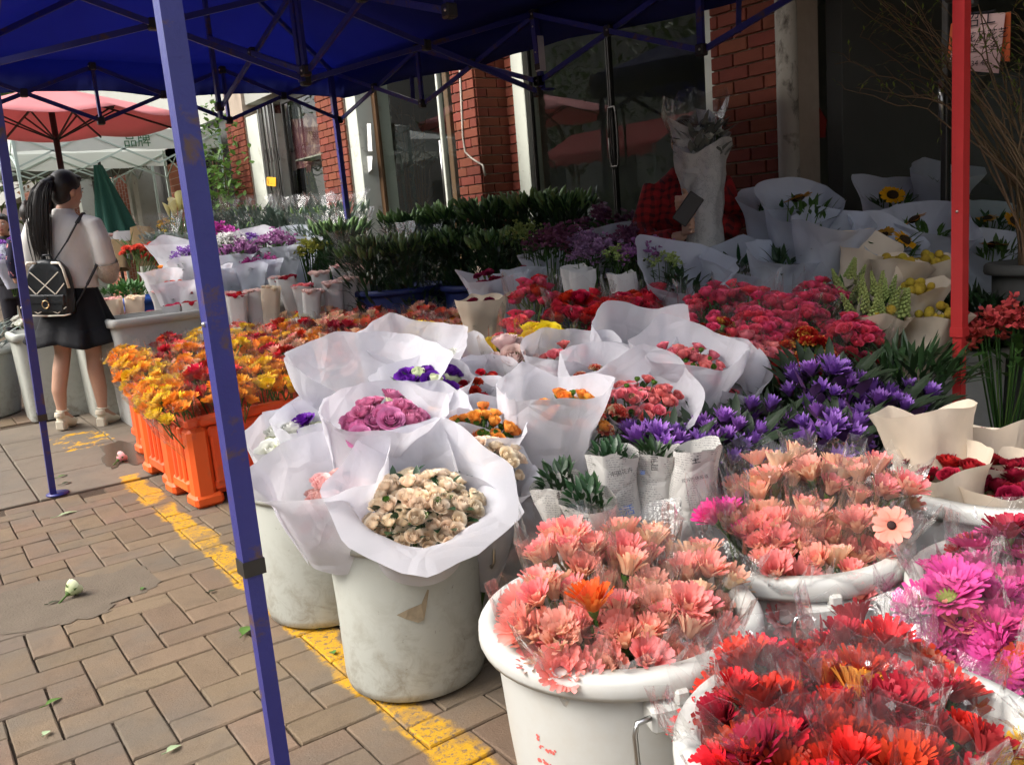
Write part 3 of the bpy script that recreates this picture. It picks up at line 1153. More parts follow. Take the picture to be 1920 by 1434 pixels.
def waterlily(name, pmat, smat, cmat, seed=0, opn=.5, L=.052):
    r = random.Random(seed)
    mb = MB()
    for k, (n, el) in enumerate(((6, 1.45), (8, 1.32 - .30 * opn), (8, 1.20 - .55 * opn))):
        for q in range(n):
            petal(mb, 2 * pi * (q + .4 * k) / n + r.uniform(-.12, .12), el + r.uniform(-.1, .1), L * r.uniform(.88, 1.06), L * .36, .005, -.18, 0, 4, 'lance', .35)
    for q in range(4):
        petal(mb, 2 * pi * q / 4 + r.uniform(-.2, .2), .95 - .55 * opn + r.uniform(-.1, .1), L * 1.02, L * .36, .005, -.1, 1, 4, 'lance', .3, -.003)
    for q in range(12):
        petal(mb, 2 * pi * q / 12, 1.35, L * .42, L * .08, .003, -.3, 2, 2, 'lance')
    mb.ball((0, 0, .004), L * .13, 2, 8, 5)
    mb.tube([(0, 0, -.12), (0, 0, 0)], .004, 6, 1, False)
    return mb.mesh(name, [pmat, smat, cmat])


M_DISC = mat('gerbera_disc', (.03, .012, .012), rough=.9, var=.3, scale=300)
M_DISCG = mat('gerbera_disc_green', (.18, .20, .05), rough=.9, var=.3, scale=300)
peach = pm('peach', (.93, .25, .21), back=(.91, .60, .41), tip=(.95, .33, .30), transl=.4)
peachy = pm('peach_cream', (.93, .42, .29), back=(.92, .70, .45), tip=(.95, .46, .36), transl=.4)
orange = pm('orange', (.88, .24, .015), back=(.80, .36, .06), tip=(.90, .32, .02))
deepor = pm('deep_orange', (.85, .12, .012), back=(.80, .25, .05))
yellow = pm('yellow', (.86, .52, .02), back=(.80, .55, .10))
red = pm('red', (.62, .012, .012), back=(.50, .035, .03), tip=(.70, .02, .015), transl=.22)
dred = pm('dark_red', (.30, .008, .014), back=(.34, .03, .035), transl=.2)
coral = pm('coral', (.80, .09, .06), back=(.75, .25, .16))
magenta = pm('magenta', (.58, .035, .20), back=(.56, .13, .27), tip=(.68, .08, .28))
hotpink = pm('hot_pink', (.85, .05, .33), back=(.75, .2, .38))
white = pm('white', (.80, .78, .70), back=(.74, .74, .62), transl=.3)


def gset(nm, pmat, cm, seeds=3, cups=(.85, 1.05, 1.2), **kw):
    return [gerbera('gerbera_' + nm, pmat, cm, seed=s, cup=cups[s % len(cups)], **kw) for s in range(seeds)]


G = {
    'peach': gset('peach', peach, M_DISC, 6, (.9, 1.15, 1.34, 1.22, 1.05, 1.28)),
    'peachy': gset('peach_cream', peachy, M_DISCG, 3, (1.1, 1.22, 1.32)),
    'orange': gset('orange', orange, M_DISCG),
    'deepor': gset('deep_orange', deepor, M_DISCG),
    'yellow': gset('yellow', yellow, M_DISCG),
    'red': gset('red', red, M_DISC, 6, (.9, 1.12, 1.32, 1.2, 1.05, 1.26)),
    'dred': gset('dark_red', dred, M_DISC),
    'coral': gset('coral', coral, M_DISCG),
    'magenta': gset('magenta', magenta, M_DISCG, 3, (.45, .8, 1.05)),
    'hotpink': gset('hot_pink', hotpink, M_DISCG),
    'white': gset('white', white, M_DISCG),
    'sun': [gerbera('sunflower', pm('sunflower', (.88, .36, .01), back=(.7, .35, .05)), mat('sun_disc', (.035, .018, .008), rough=.95, var=.3, scale=200),
                    n=18, L=.036, W=.016, cup=.12, seed=s, inner=False, disc=.026) for s in range(2)],
}


def rset(nm, pmat, R, opns=(.25, .5, .75), **kw):
    return [rose('rose_' + nm, pmat, R=R, opn=o, seed=i, **kw) for i, o in enumerate(opns)]


RS = {
    'cream': rset('cream', pm('cream', (.94, .70, .49), tip=(.95, .82, .65), transl=.35, dark=1.0), .0160, (.25, .45, .65), rings=5),
    'blush': rset('blush', pm('blush', (.80, .36, .36), tip=(.85, .55, .52)), .018),
    'mauve': rset('mauve', pm('mauve', (.62, .13, .33), tip=(.72, .26, .45)), .021, (.4, .6, .8), rings=6),
    'orange': rset('orange', pm('rose_orange', (.86, .20, .03), tip=(.88, .38, .08)), .0145, (.15, .35, .5)),
    'yelor': rset('yelor', pm('rose_yelor', (.88, .42, .05), tip=(.88, .30, .06)), .0165, (.2, .4, .55)),
    'pink': rset('pink', pm('rose_pink', (.80, .12, .17), tip=(.86, .26, .28)), .0175, (.2, .45, .7)),
    'hot': rset('hot', pm('rose_hot', (.74, .03, .10), tip=(.86, .10, .19)), .0165, (.25, .5, .7)),
    'red': rset('red', pm('rose_red', (.42, .006, .014), tip=(.56, .012, .022), transl=.15), .023, (.25, .45, .6)),
    'dred': rset('dred', pm('rose_dred', (.22, .006, .018), tip=(.32, .010, .03), transl=.12), .024, (.3, .5, .7)),
    'yellow': rset('yellow', pm('rose_yellow', (.86, .60, .025)), .026, (.3, .6)),
    'pale': rset('pale', pm('rose_pale', (.82, .48, .45), tip=(.86, .66, .62)), .028, (.4, .7), rings=5),
    'purple': rset('purple', pm('eustoma_purple', (.085, .010, .24), tip=(.13, .018, .32), transl=.2), .024, (.5, .8, 1.0)),
    'whiteE': rset('white', pm('eustoma_white', (.78, .78, .66), tip=(.82, .82, .76)), .030, (.4, .8)),
    'greenE': rset('green', pm('eustoma_green', (.62, .70, .36), tip=(.74, .78, .55)), .022, (.1, .3)),
    'bud': rset('bud', pm('green_bud', (.10, .20, .03)), .008, (.0, .1), rings=2),
}
m_varieg = mat('petal_variegated', (.50, .015, .012), rough=.55, var=.1, scale=40, rand=.1, transl=.2, blotch=((.85, .52, .10), 55, .53, .58))
m_varieg2 = mat('petal_variegated_pale', (.70, .10, .07), rough=.55, var=.1, scale=40, rand=.1, transl=.2, blotch=((.86, .68, .45), 45, .50, .56))
CARN = {
    'varieg': [carnation('carnation_variegated', m_varieg, .022, s) for s in range(3)],
    'varieg2': [carnation('carnation_pale', m_varieg2, .022, s) for s in range(2)],
    'dark': [carnation('carnation_dark', pm('carn_dark', (.20, .008, .035), tip=(.32, .02, .07)), .022, s) for s in range(2)],
    'red': [carnation('carnation_red', pm('carn_red', (.55, .02, .02)), .022, s) for s in range(2)],
    'coral': [carnation('gladiolus_coral', pm('glad', (.72, .045, .03), tip=(.85, .14, .09)), .03, s) for s in range(2)],
}
m_lil = pm('waterlily', (.29, .10, .52), back=(.22, .08, .38), tip=(.42, .20, .64), transl=.25)
m_lilsep = mat('waterlily_sepal', (.022, .035, .018), rough=.5, var=.2, scale=30, back=(.12, .05, .16))
m_lilc = pm('waterlily_centre', (.75, .38, .03), tip=(.5, .15, .4))
WL = [waterlily('water_lily', m_lil, m_lilsep, m_lilc, s, o) for s, o in ((0, .0), (1, .2), (2, .4), (3, .85))]


def shade_leaf_clump(name, n, R, H, L, W, m, seed, up=.5, mats2=None, buds=0, bl=.05, drop=0.0):
    """a dome of pointed leaves on stems"""
    r = random.Random(seed)
    mb = MB()
    for k in range(n):
        a, rr = r.uniform(0, 2 * pi), R * sqrt(r.random())
        z = -drop + (H + drop) * r.random() ** .6
        b = V((rr * cos(a), rr * sin(a), z))
        d = V((cos(a) * .7 + r.uniform(-.5, .5), sin(a) * .7 + r.uniform(-.5, .5), up + r.uniform(-.3, .6)))
        mb.leaf(b, d, L * r.uniform(.6, 1.15), W * r.uniform(.7, 1.1), 0, r.uniform(.0, .35), .3, 3)
    for k in range(buds):
        a, rr = r.uniform(0, 2 * pi), R * .95 * sqrt(r.random())
        b = V((rr * cos(a), rr * sin(a), H * r.uniform(.82, 1.08)))
        d = V((cos(a) * .5 + r.uniform(-.2, .2), sin(a) * .5 + r.uniform(-.2, .2), 1)).normalized()
        mb.tube([b, b + d * bl * .3, b + d * bl * .7, b + d * bl], [bl * .07, bl * .16, bl * .15, bl * .03], 6, 1)
    for k in range(max(6, n // 14)):
        a, rr = r.uniform(0, 2 * pi), R * .7 * sqrt(r.random())
        mb.tube([(rr * .3 * cos(a), rr * .3 * sin(a), -.35), (rr * cos(a), rr * sin(a), H * .9)], .004, 4, 0, False)
    return mb.mesh(name, [m] + ([mats2] if mats2 else []))


def spray(name, m, n=70, R=.09, H=.07, s=.012, seed=0, leafm=None):
    """dome of tiny florets"""
    r = random.Random(seed)
    mb = MB()
    ncl = max(5, n // 9)
    cl = [(r.uniform(0, 2 * pi), R * sqrt((k + .5) / ncl)) for k in range(ncl)]
    for k in range(n):
        a, rr = cl[k % ncl]
        c = V((rr * cos(a) + r.gauss(0, R * .12), rr * sin(a) + r.gauss(0, R * .12), H * (1 - (rr / R) ** 2 * .7) + r.gauss(0, H * .18)))
        for q in range(5):
            az = r.uniform(0, 2 * pi)
            el = r.uniform(-.1, 1.0)
            d = V((cos(az) * cos(el), sin(az) * cos(el), sin(el)))
            sd = d.orthogonal().normalized() * s * .35
            mb.add([c, c + d * s * .6 + sd, c + d * s, c + d * s * .6 - sd], [(0, 1, 2, 3)], 0, [0, .6, 1, .6])
    for k in range(ncl):
        a, rr = cl[k]
        mb.tube([(rr * .15 * cos(a), rr * .15 * sin(a), -.25), (rr * cos(a), rr * sin(a), H * .6)], .0022, 4, 1, False)
    for k in range(ncl * 3):
        a, rr = r.uniform(0, 2 * pi), R * sqrt(r.random())
        mb.leaf((rr * cos(a), rr * sin(a), r.uniform(-.05, H * .4)), (cos(a), sin(a), r.uniform(.1, 1)), .05, .016, 1, .2, .2, 3)
    return mb.mesh(name, [m, leafm or M_LEAF])


# ================================================================== wraps, film, bunches
def paper_extra(nt, c, co, b):
    f = noise_tex(nt, 420, co, 2, .8)
    return mixc(nt, math_node(nt, 'MULTIPLY', f, .12), c, (.55, .54, .60))


M_PAPER = mat('nonwoven_paper', (.80, .79, .84), rough=.85, var=.05, scale=6, rand=.03, huer=.01, transl=.42, bump=.35, bscale=30, spec=.12, extra=paper_extra, sheer=.18, creases=7.0)
M_PAPERB = mat('nonwoven_bluish', (.70, .74, .84), rough=.85, var=.05, scale=6, rand=.03, huer=.01, transl=.42, bump=.35, bscale=30, spec=.12, extra=paper_extra, sheer=.18, creases=7.0)
M_CREAM = mat('cream_paper', (.74, .63, .50), rough=.75, var=.08, scale=8, rand=.04, huer=0, transl=.25, bump=.1, bscale=60, spec=.2)
M_KRAFT = mat('kraft_paper', (.36, .25, .13), rough=.9, var=.2, scale=14, rand=.08, huer=0, transl=.1, bump=.5, bscale=30)
M_BOARD = mat('white_wrap', (.70, .69, .68), rough=.8, var=.08, scale=12, rand=.05, huer=0, transl=.25, bump=.3, bscale=25)
M_FILM = clear_mat('clear_film', veil=.026, refl=.035, rough=.05, bump=1.0, bscale=26, graze=1.0, power=2.3)
M_FILMD = clear_mat('clear_film_far', veil=.016, refl=.02, rough=.08, bump=.8, bscale=24, graze=.8, power=2.8)


M_FILMEDGE = clear_mat('film_edge', veil=.14, refl=.05, rough=.05, bump=0, graze=.6)  # whiter than the film: paints the light caught along the sleeve rim
M_GLINT = clear_mat('film_glint', veil=.28, refl=.30, rough=.08, bump=.6, bscale=60, graze=.5)  # whitish reflective shards, glints painted onto the sleeves


def newsprint(nt, c, co, b):
    """flat print: columns of small grey type with a few heavy headlines"""
    uv = N(nt, 'ShaderNodeUVMap').outputs[0] if False else co
    sp = N(nt, 'ShaderNodeSeparateXYZ')
    nt.links.new(uv, sp.inputs[0])
    lines = math_node(nt, 'GREATER_THAN', math_node(nt, 'SINE', math_node(nt, 'MULTIPLY', sp.outputs[2], 1100)), .1)
    letters = ramp(nt, noise_tex(nt, 330, co, 2, .5), ((.48, 0.0), (.53, 1.0)))
    block = ramp(nt, noise_tex(nt, 22, co, 1, .4), ((.46, 0.0), (.48, 1.0)))
    f = math_node(nt, 'MULTIPLY', math_node(nt, 'MULTIPLY', lines, letters), block)
    c = mixc(nt, math_node(nt, 'MULTIPLY', f, .6), c, (.10, .10, .11))
    return c


M_NEWS = mat('newsprint', (.52, .50, .47), rough=.9, var=.1, scale=10, rand=.04, huer=0, transl=.12, bump=.28, bscale=28, extra=newsprint, creases=11.0)


def tri(x):
    x = x % 1.0
    return 4 * abs(x - .5) - 1


def wrapper(par, base, O, R, m, seed=0, front=None, lip_f=-.02, lip_b=.06, flare=.15, r0=.035, start=.22, turn=1.10, corner=.025, fold=1.0,
            droop=.0, nu=64, nv=13, name='paper_wrap', crease=.05, crumple=.016, power=1.1, smooth=True):
    """cone of paper wrapped round a bunch: higher behind, open to the front, sheet corners standing proud"""
    r = random.Random(seed)
    base, O = V(base), V(O)
    a = (O - base)
    L = a.length
    a.normalize()
    fr = V(front) if front is not None else V((-CC.x + 0, 0, 0))
    if front is None:
        fr = CC - O
        fr.z = 0
    fr = fr - a * fr.dot(a)
    e1 = fr.normalized() if fr.length > 1e-5 else a.orthogonal().normalized()
    e2 = a.cross(e1)
    ph = r.uniform(0, 2 * pi)
    m_ = r.randint(6, 8)
    ks = [(k + r.uniform(-.28, .28)) * 2 * pi / m_ for k in range(m_)]
    kr = [1 + fold * r.uniform(-.10, .08) for _ in ks]
    kh = [r.uniform(-.6, 1.0) * corner for _ in ks]
    c1, c2 = r.randrange(m_), (r.randrange(m_ - 2) + 2)
    kh[c1] += corner
    kr[c1] += .10 * fold
    kh[(c1 + c2) % m_] += corner * .7

    def knot(ang):
        """straight runs of paper between folds"""
        for k in range(m_):
            a0, a1 = ks[k], ks[(k + 1) % m_] + (2 * pi if k == m_ - 1 else 0)
            d = (ang - a0) % (2 * pi)
            if d <= a1 - a0:
                w = a1 - a0
                r1, r2 = kr[k], kr[(k + 1) % m_]
                rad = r1 * r2 * sin(w) / (r1 * sin(d) + r2 * sin(w - d)) if .05 < w < 2.8 else 1.0
                t = d / w
                return min(rad, 1.2) * .75 + .25, kh[k] * (1 - t) + kh[(k + 1) % m_] * t
        return 1.0, 0.0
    rows = []
    for i in range(nv + 1):
        v = i / nv
        row = []
        for k in range(nu + 1):
            u = k / nu
            ang = ph + 2 * pi * turn * u
            fro = .5 + .5 * cos(ang)
            kR, kH = knot(ang)
            hh = L + lip_b * (1 - fro) + lip_f * fro + kH
            t = start + (1 - start) * v
            s = t * hh
            rad = r0 + (R - r0) * max(0, s / L) ** power
            ed = max(0.0, (v - .7) / .3)
            rad += flare * R * ed * ed * (.4 + .7 * fro)
            rad *= 1 + (kR - 1) * (.25 + .75 * v)
            dv = V((e1 * cos(ang) + e2 * sin(ang)))
            q = base + a * (s - droop * ed * ed * fro) + dv * (rad + .005 * u)
            q += dv * (crumple * (.3 + v) * nz3(q.x * 14 + seed, q.y * 14, q.z * 9))
            q += a * (.012 * ed * nz3(ang * 1.3, seed * 1.7, 3))
            row.append(q)
        rows.append(row)
    return MB().grid(rows).obj(name, m, par, smooth=smooth)


def film(par, base, O, R, seed=0, m=None, extra=.06, r0=.02, nu=20, nv=6, crumple=.018, name='film_sleeve', start=.2, jag=.03, glints=7):
    """crinkled clear sleeve, flat facets so that it glints"""
    r = random.Random(seed)
    base, O = V(base), V(O)
    a = O - base
    L = a.length
    a.normalize()
    e1 = a.orthogonal().normalized()
    e2 = a.cross(e1)
    rows = []
    pk = [r.uniform(-jag, jag) for _ in range(nu)]
    for i in range(nv + 1):
        v = i / nv
        row = []
        for k in range(nu):
            ang = 2 * pi * k / nu
            s = (start + (1 - start) * v) * (L + extra + pk[k] * v)
            rad = r0 + (R - r0) * min(1.15, s / L) ** .85
            rad *= 1 + .08 * tri(ang * 4 / (2 * pi) + seed * .37)
            q = base + a * s + (e1 * cos(ang) + e2 * sin(ang)) * rad
            n_ = crumple * v ** .5
            q += V((nz3(q.x * 22 + seed, q.y * 22, q.z * 10), nz3(q.x * 22, q.y * 22 + seed, q.z * 10 + 5), 0)) * n_
            q += (e1 * cos(ang) + e2 * sin(ang)) * r.uniform(-.009, .009) * v
            row.append(q)
        rows.append(row)
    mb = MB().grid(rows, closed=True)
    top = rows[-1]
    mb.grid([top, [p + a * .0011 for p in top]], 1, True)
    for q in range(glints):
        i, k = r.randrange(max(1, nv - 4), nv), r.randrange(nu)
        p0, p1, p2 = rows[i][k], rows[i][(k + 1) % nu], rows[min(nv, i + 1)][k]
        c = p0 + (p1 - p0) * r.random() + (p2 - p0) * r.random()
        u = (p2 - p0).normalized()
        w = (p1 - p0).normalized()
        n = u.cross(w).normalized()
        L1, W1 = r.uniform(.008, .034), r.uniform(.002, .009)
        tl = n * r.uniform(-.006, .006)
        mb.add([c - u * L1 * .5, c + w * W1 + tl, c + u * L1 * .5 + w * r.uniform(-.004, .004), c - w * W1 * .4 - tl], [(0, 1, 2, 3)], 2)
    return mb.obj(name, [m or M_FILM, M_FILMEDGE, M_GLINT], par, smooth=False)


def heads(par, O, axis, R, n, meshes, seed=0, dome=.05, size=1.0, lean=.5, jit=.25, zj=.02, name='flower', tier=0.0):
    r = random.Random(seed)
    a = V(axis).normalized()
    e1 = a.orthogonal().normalized()
    e2 = a.cross(e1)
    ph = r.uniform(0, 6.28)
    for i in range(n):
        rr = R * sqrt((i + .5) / n) * r.uniform(.92, 1.08)
        an = ph + i * 2.39996 + r.uniform(-.15, .15)
        rad = e1 * cos(an) + e2 * sin(an)
        p = V(O) + rad * rr - a * (dome * (rr / R) ** 2) + a * r.uniform(-zj, zj) - a * (tier * r.random())
        d = a + rad * lean * (rr / R) + V((r.uniform(-jit, jit), r.uniform(-jit, jit), r.uniform(-jit, jit) * .5))
        link(name, r.choice(meshes), par, p, aim(d, r.uniform(0, 6.28)), size * r.uniform(.82, 1.16))


LEAFC = {}


def leaves(par, O, axis, R, n, m, seed=0, L=.045, W=.022, drop=.03, name='foliage'):
    r = random.Random(seed)
    a = V(axis).normalized()
    e1 = a.orthogonal().normalized()
    e2 = a.cross(e1)
    mb = MB()
    for i in range(n):
        rr = R * sqrt(r.random())
        an = r.uniform(0, 6.28)
        rad = e1 * cos(an) + e2 * sin(an)
        p = V(O) + rad * rr - a * (drop + .04 * (rr / R) ** 2 + r.uniform(0, .04))
        mb.leaf(p, a * r.uniform(.3, 1) + rad * r.uniform(.1, .9) + V((r.uniform(-.4, .4), r.uniform(-.4, .4), 0)), L * r.uniform(.6, 1.2), W * r.uniform(.7, 1.2), 0, r.uniform(0, .4), .25, 3)
    return tag(mb.obj(name, m, par), None, kind='stuff')


def stems(par, base, O, R, n, seed=0, m=None, r0=.015):
    r = random.Random(seed)
    a = (V(O) - V(base)).normalized()
    e1 = a.orthogonal().normalized()
    e2 = a.cross(e1)
    mb = MB()
    for i in range(n):
        an, k = r.uniform(0, 6.28), sqrt(r.random())
        d = e1 * cos(an) + e2 * sin(an)
        mb.tube([V(base) + d * r0 * k, V(O) + d * R * k * .8 - a * .05], .003, 4, 0, False)
    return tag(mb.obj('stems', m or M_STEM, par), None, kind='stuff')


SEED = [100]


def nseed():
    SEED[0] += 1
    return SEED[0]


def rel(par_loc, p):
    return V(p) - V(par_loc)


def film_bunch(name, label, O, base, R, n, meshes, cat='flowers', group=None, fm=None, size=1.0, dome=.06, tier=.05, lean=.55, leafm=None, nleaf=0, sleeve=True, mixm=None, extra=.035, jit=.3, glints=14):
    s = nseed()
    t = thing(name, label, cat, base, group)
    o = rel(base, O)
    ax = o.normalized()
    if sleeve:
        film(t, (0, 0, 0), o, R * 1.12, s, fm, extra=extra, glints=glints)
    heads(t, o, ax, R * .92, n, meshes, s, dome=dome, size=size, lean=lean, tier=tier, jit=jit)
    if mixm:
        heads(t, o + ax * .01, ax, R * .8, mixm[1], mixm[0], s + 1, dome=dome, size=size, lean=lean, tier=tier)
    if nleaf:
        leaves(t, o, ax, R, nleaf, leafm or M_LEAF, s)
    stems(t, (0, 0, 0), o - ax * .03, R, max(4, n // 3), s)
    return t


def paper_bunch(name, label, O, base, R, n, meshes, pmat=None, cat='bouquet', group=None, wr=None, size=1.0, dome=.04, lean=.45, nleaf=14, leafm=None, mixm=None,
                sink=.04, fr=.85, front=None, shift=(0, 0, 0), tier=.02, lL=.045, ldrop=.03, **kw):
    s = nseed()
    t = thing(name, label, cat, base, group)
    o = rel(base, O)
    ax = o.normalized()
    wrapper(t, (0, 0, 0), o, wr or R * 1.15, pmat or M_PAPER, s, front=front, **kw)
    c = o - ax * sink + V(shift)
    if n:
        heads(t, c, ax, R * fr, n, meshes, s, dome=dome, size=size, lean=lean, tier=tier)
    if mixm:
        heads(t, c + ax * .005, ax, R * fr * .9, mixm[1], mixm[0], s + 1, dome=dome, size=size, lean=lean, tier=tier)
    if nleaf:
        leaves(t, c, ax, R * fr, nleaf, leafm or M_LEAF, s, L=lL, drop=ldrop)
    stems(t, (0, 0, 0), c, R, 8, s)
    return t


# ================================================================== buckets and crates
def stain(nt, c, co, b):
    sp = N(nt, 'ShaderNodeSeparateXYZ')
    nt.links.new(co, sp.inputs[0])
    low = ramp(nt, sp.outputs[2], ((.02, 1.0), (.30, .12)))
    n1_ = ramp(nt, noise_tex(nt, 14, co, 7, .75, .6), ((.46, 0.0), (.66, 1.0)))
    f = math_node(nt, 'MULTIPLY', low, n1_)
    c = mixc(nt, math_node(nt, 'MULTIPLY', f, .62), c, (.17, .125, .07))
    n2_ = ramp(nt, noise_tex(nt, 38, co, 5, .7, 1.5), ((.66, 0.0), (.70, 1.0)))
    return mixc(nt, math_node(nt, 'MULTIPLY', n2_, .7), c, (.12, .095, .06))


def clean(nt, c, co, b):
    n1_ = ramp(nt, noise_tex(nt, 9, co, 6, .7), ((.50, 0.0), (.75, 1.0)))
    return mixc(nt, math_node(nt, 'MULTIPLY', n1_, .35), c, (.50, .44, .36))


M_TUBW = mat('white_plastic', (.58, .575, .54), rough=.42, var=.05, scale=5, rand=.03, huer=0, spec=.4, transl=.12, extra=clean)
M_TUBG = mat('worn_plastic', (.47, .48, .43), rough=.5, var=.08, scale=4, rand=.04, huer=0, spec=.35, transl=.08, extra=stain)
M_TUBGREY = mat('grey_plastic', (.42, .42, .40), rough=.5, var=.08, scale=4, rand=.04, huer=0, spec=.3, extra=stain)
M_WATER = mat('bucket_water', (.03, .035, .025), rough=.05, var=.1, rand=0, huer=0, spec=.5)
M_BLUETUB = mat('blue_plastic', (.02, .07, .30), rough=.4, var=.1, scale=5, rand=0, huer=0, spec=.4)
M_CRATE = mat('orange_plastic', (.78, .105, .022), rough=.42, var=.10, scale=6, rand=.06, huer=.004, spec=.4, blotch=((.50, .14, .06), 9, .58, .78), bump=.08, bscale=40)
M_REDPRINT = mat('red_print', (.60, .12, .10), rough=.6, var=.1, rand=0, huer=0)


def bucket(label, x, y, h=.43, rt=.235, rb=.195, m=None, barrel=False, handles=(), z0=0.0, rotz=0.0, cat='bucket', name='bucket', lip=.018):
    m = m or M_TUBW
    t = thing(name, label, cat, (x, y, z0), 'buckets of the flower stall')
    mb = MB()
    if barrel:
        prof = [(rb * .86, 0), (rb * .97, .012), (rb, .035), (rb * 1.01, h * .5), (rt, h - .045)]
    else:
        prof = [(rb * .9, 0), (rb * .98, .006), (rb, .02), (rb + (rt - rb) * .5, h * .5), (rt - .008, h - .05)]
    prof += [(rt - .008, h), (rt - .016, h), (rt - .020, h - .05), (rb - .02, .05), (0, .05)]
    prof = [(0, 0)] + prof
    mb.lathe(prof, 48)
    mb.obj('body', m, t)
    rm = MB()
    rm.lathe([(rt - .0075, h - .035), (rt + lip, h - .035), (rt + lip + .004, h - .025), (rt + lip + .003, h - .006), (rt + lip - .004, h + .004), (rt - .012, h + .005), (rt - .015, h - .01)], 48)
    rm.obj('rim', m, t)
    MB().lathe([(0, h * .72), (rt - .03, h * .72)], 32).obj('water', M_WATER, t)
    for a in handles:
        d, sd = V((cos(a), sin(a), 0)), V((-sin(a), cos(a), 0))
        rot = Matrix((d, sd, V((0, 0, 1)))).transposed()
        hb = MB()
        hb.bbox(d * (rt + lip * .3) + V((0, 0, h - .066)), (.045, .105, .044), .006, rot=rot)
        hb.bbox(d * (rt + lip * .3 + .003) + V((0, 0, h - .034)), (.042, .024, .026), .004, rot=rot)
        hh = hb.obj('handle_block', m, t, smooth=False)
        w = .075
        q = rt + lip * .3 + .02
        pts = [(.03, -w + .02, -.055), (.032, -w - .004, -.058), (.034, -w - .01, -.075), (.030, -w - .006, -.14), (.026, -w + .008, -.158), (.024, 0, -.160), (.026, w - .008, -.158), (.030, w + .006, -.14), (.034, w + .01, -.075), (.032, w + .004, -.058), (.03, w - .02, -.055)]
        MB().tube([d * (q - .03 + p[0]) + sd * p[1] + V((0, 0, h + p[2])) for p in pts], .0045, 6).obj('wire_handle', m_steel, t)
    return t


def rect_tub(label, x, y, w, d, h, m=None, name='tub', rotz=0.0, group='buckets of the flower stall', cat='tub'):
    m = m or M_TUBGREY
    t = thing(name, label, cat, (x, y, 0), group, rotz)
    mb = MB()
    k = .92
    a, b = w / 2, d / 2

    def ring(sc, z, ins=0):
        out = []
        c = .05
        for sx, sy in ((1, 1), (-1, 1), (-1, -1), (1, -1)):
            cx_, cy_ = sx * (a * sc - c - ins), sy * (b * sc - c - ins)
            a0 = {(1, 1): 0, (-1, 1): pi / 2, (-1, -1): pi, (1, -1): 1.5 * pi}[(sx, sy)]
            for q in range(5):
                an = a0 + q * pi / 8
                out.append(V((cx_ + c * cos(an), cy_ + c * sin(an), z)))
        return out
    mb.grid([ring(k, 0), ring(k + .01, .03), ring(1, h - .05)], closed=True)
    mb.grid([ring(1, h), ring(1, h, .012), ring(1, h - .1, .014), ring(k, h * .6, .02)], closed=True)
    mb.obj('body', m, t)
    rm = MB()
    rm.grid([ring(1, h - .05), ring(1.0, h - .048, -.02), ring(1.0, h - .006, -.02), ring(1.0, h + .004, -.012), ring(1, h + .004, .012)], closed=True)
    rm.obj('rim', m, t)
    n = 20
    w_ = MB()
    rg = ring(k, h * .62, .015)
    w_.add(rg, [tuple(range(len(rg)))])
    w_.obj('water', M_WATER, t)
    return t


def crate(label, x, y, w, d, h, rotz=0.0):
    t = thing('crate', label, 'crate', (x, y, 0), 'orange plastic crates', rotz)
    a, b = w / 2, d / 2
    th = .02
    mb = MB()
    for sx in (-1, 1):
        mb.bbox((sx * (a - .045), 0, h / 2 + .02), (.014, d - .06, h - .05), .003)
        mb.bbox((0, sx * (b - .045), h / 2 + .02), (w - .06, .014, h - .05), .003)
    mb.bbox((0, 0, .045), (w - .08, d - .08, .014), .003)
    mb.obj('body', M_CRATE, t, smooth=False)
    rm = MB()
    for sx in (-1, 1):
        rm.bbox((sx * (a - .03), 0, h - .022), (.06, d, .044), .010)
        rm.bbox((0, sx * (b - .03), h - .0225), (w - .12, .06, .043), .010)
    rm.obj('rim', M_CRATE, t, smooth=False)
    for sx in (-1, 1):
        for sy in (-1, 1):
            c = MB()
            c.bbox((sx * (a - .048), sy * (b - .048), h / 2 - .012), (.094, .094, h - .066), .018)
            c.bbox((sx * (a - .055), sy * (b - .055), .028), (.13, .13, .056), .014)
            c.obj('corner_post', M_CRATE, t, smooth=False)
        k = 3 if d > .4 else 2
        for q in range(k):
            yy = -b + .12 + (d - .24) * (q + .5) / k
            MB().bbox((sx * (a - .022), yy, h / 2), (.036, .035, h - .10), .008).obj('rib', M_CRATE, t, smooth=False)
        br = MB()
        br.bbox((sx * (a - .026), 0, .075), (.05, d - .2, .06), .012)
        br.obj('lower_rail', M_CRATE, t, smooth=False)
        fr_ = MB()
        yy = sx * (b - .022)
        fr_.bbox((0, yy, h - .075), (w - .19, .036, .05), .01)
        fr_.bbox((-a + .125, yy, h / 2), (.05, .036, h - .16), .01)
        fr_.bbox((a - .125, yy, h / 2), (.05, .036, h - .16), .01)
        fr_.bbox((0, yy, .085), (w - .19, .036, .05), .01)
        fr_.bbox((-a + .19, yy, .06), (.10, .034, .03), .01)
        fr_.bbox((a - .19, yy, .06), (.10, .034, .03), .01)
        fr_.obj('end_frame', M_CRATE, t, smooth=False)
    return t
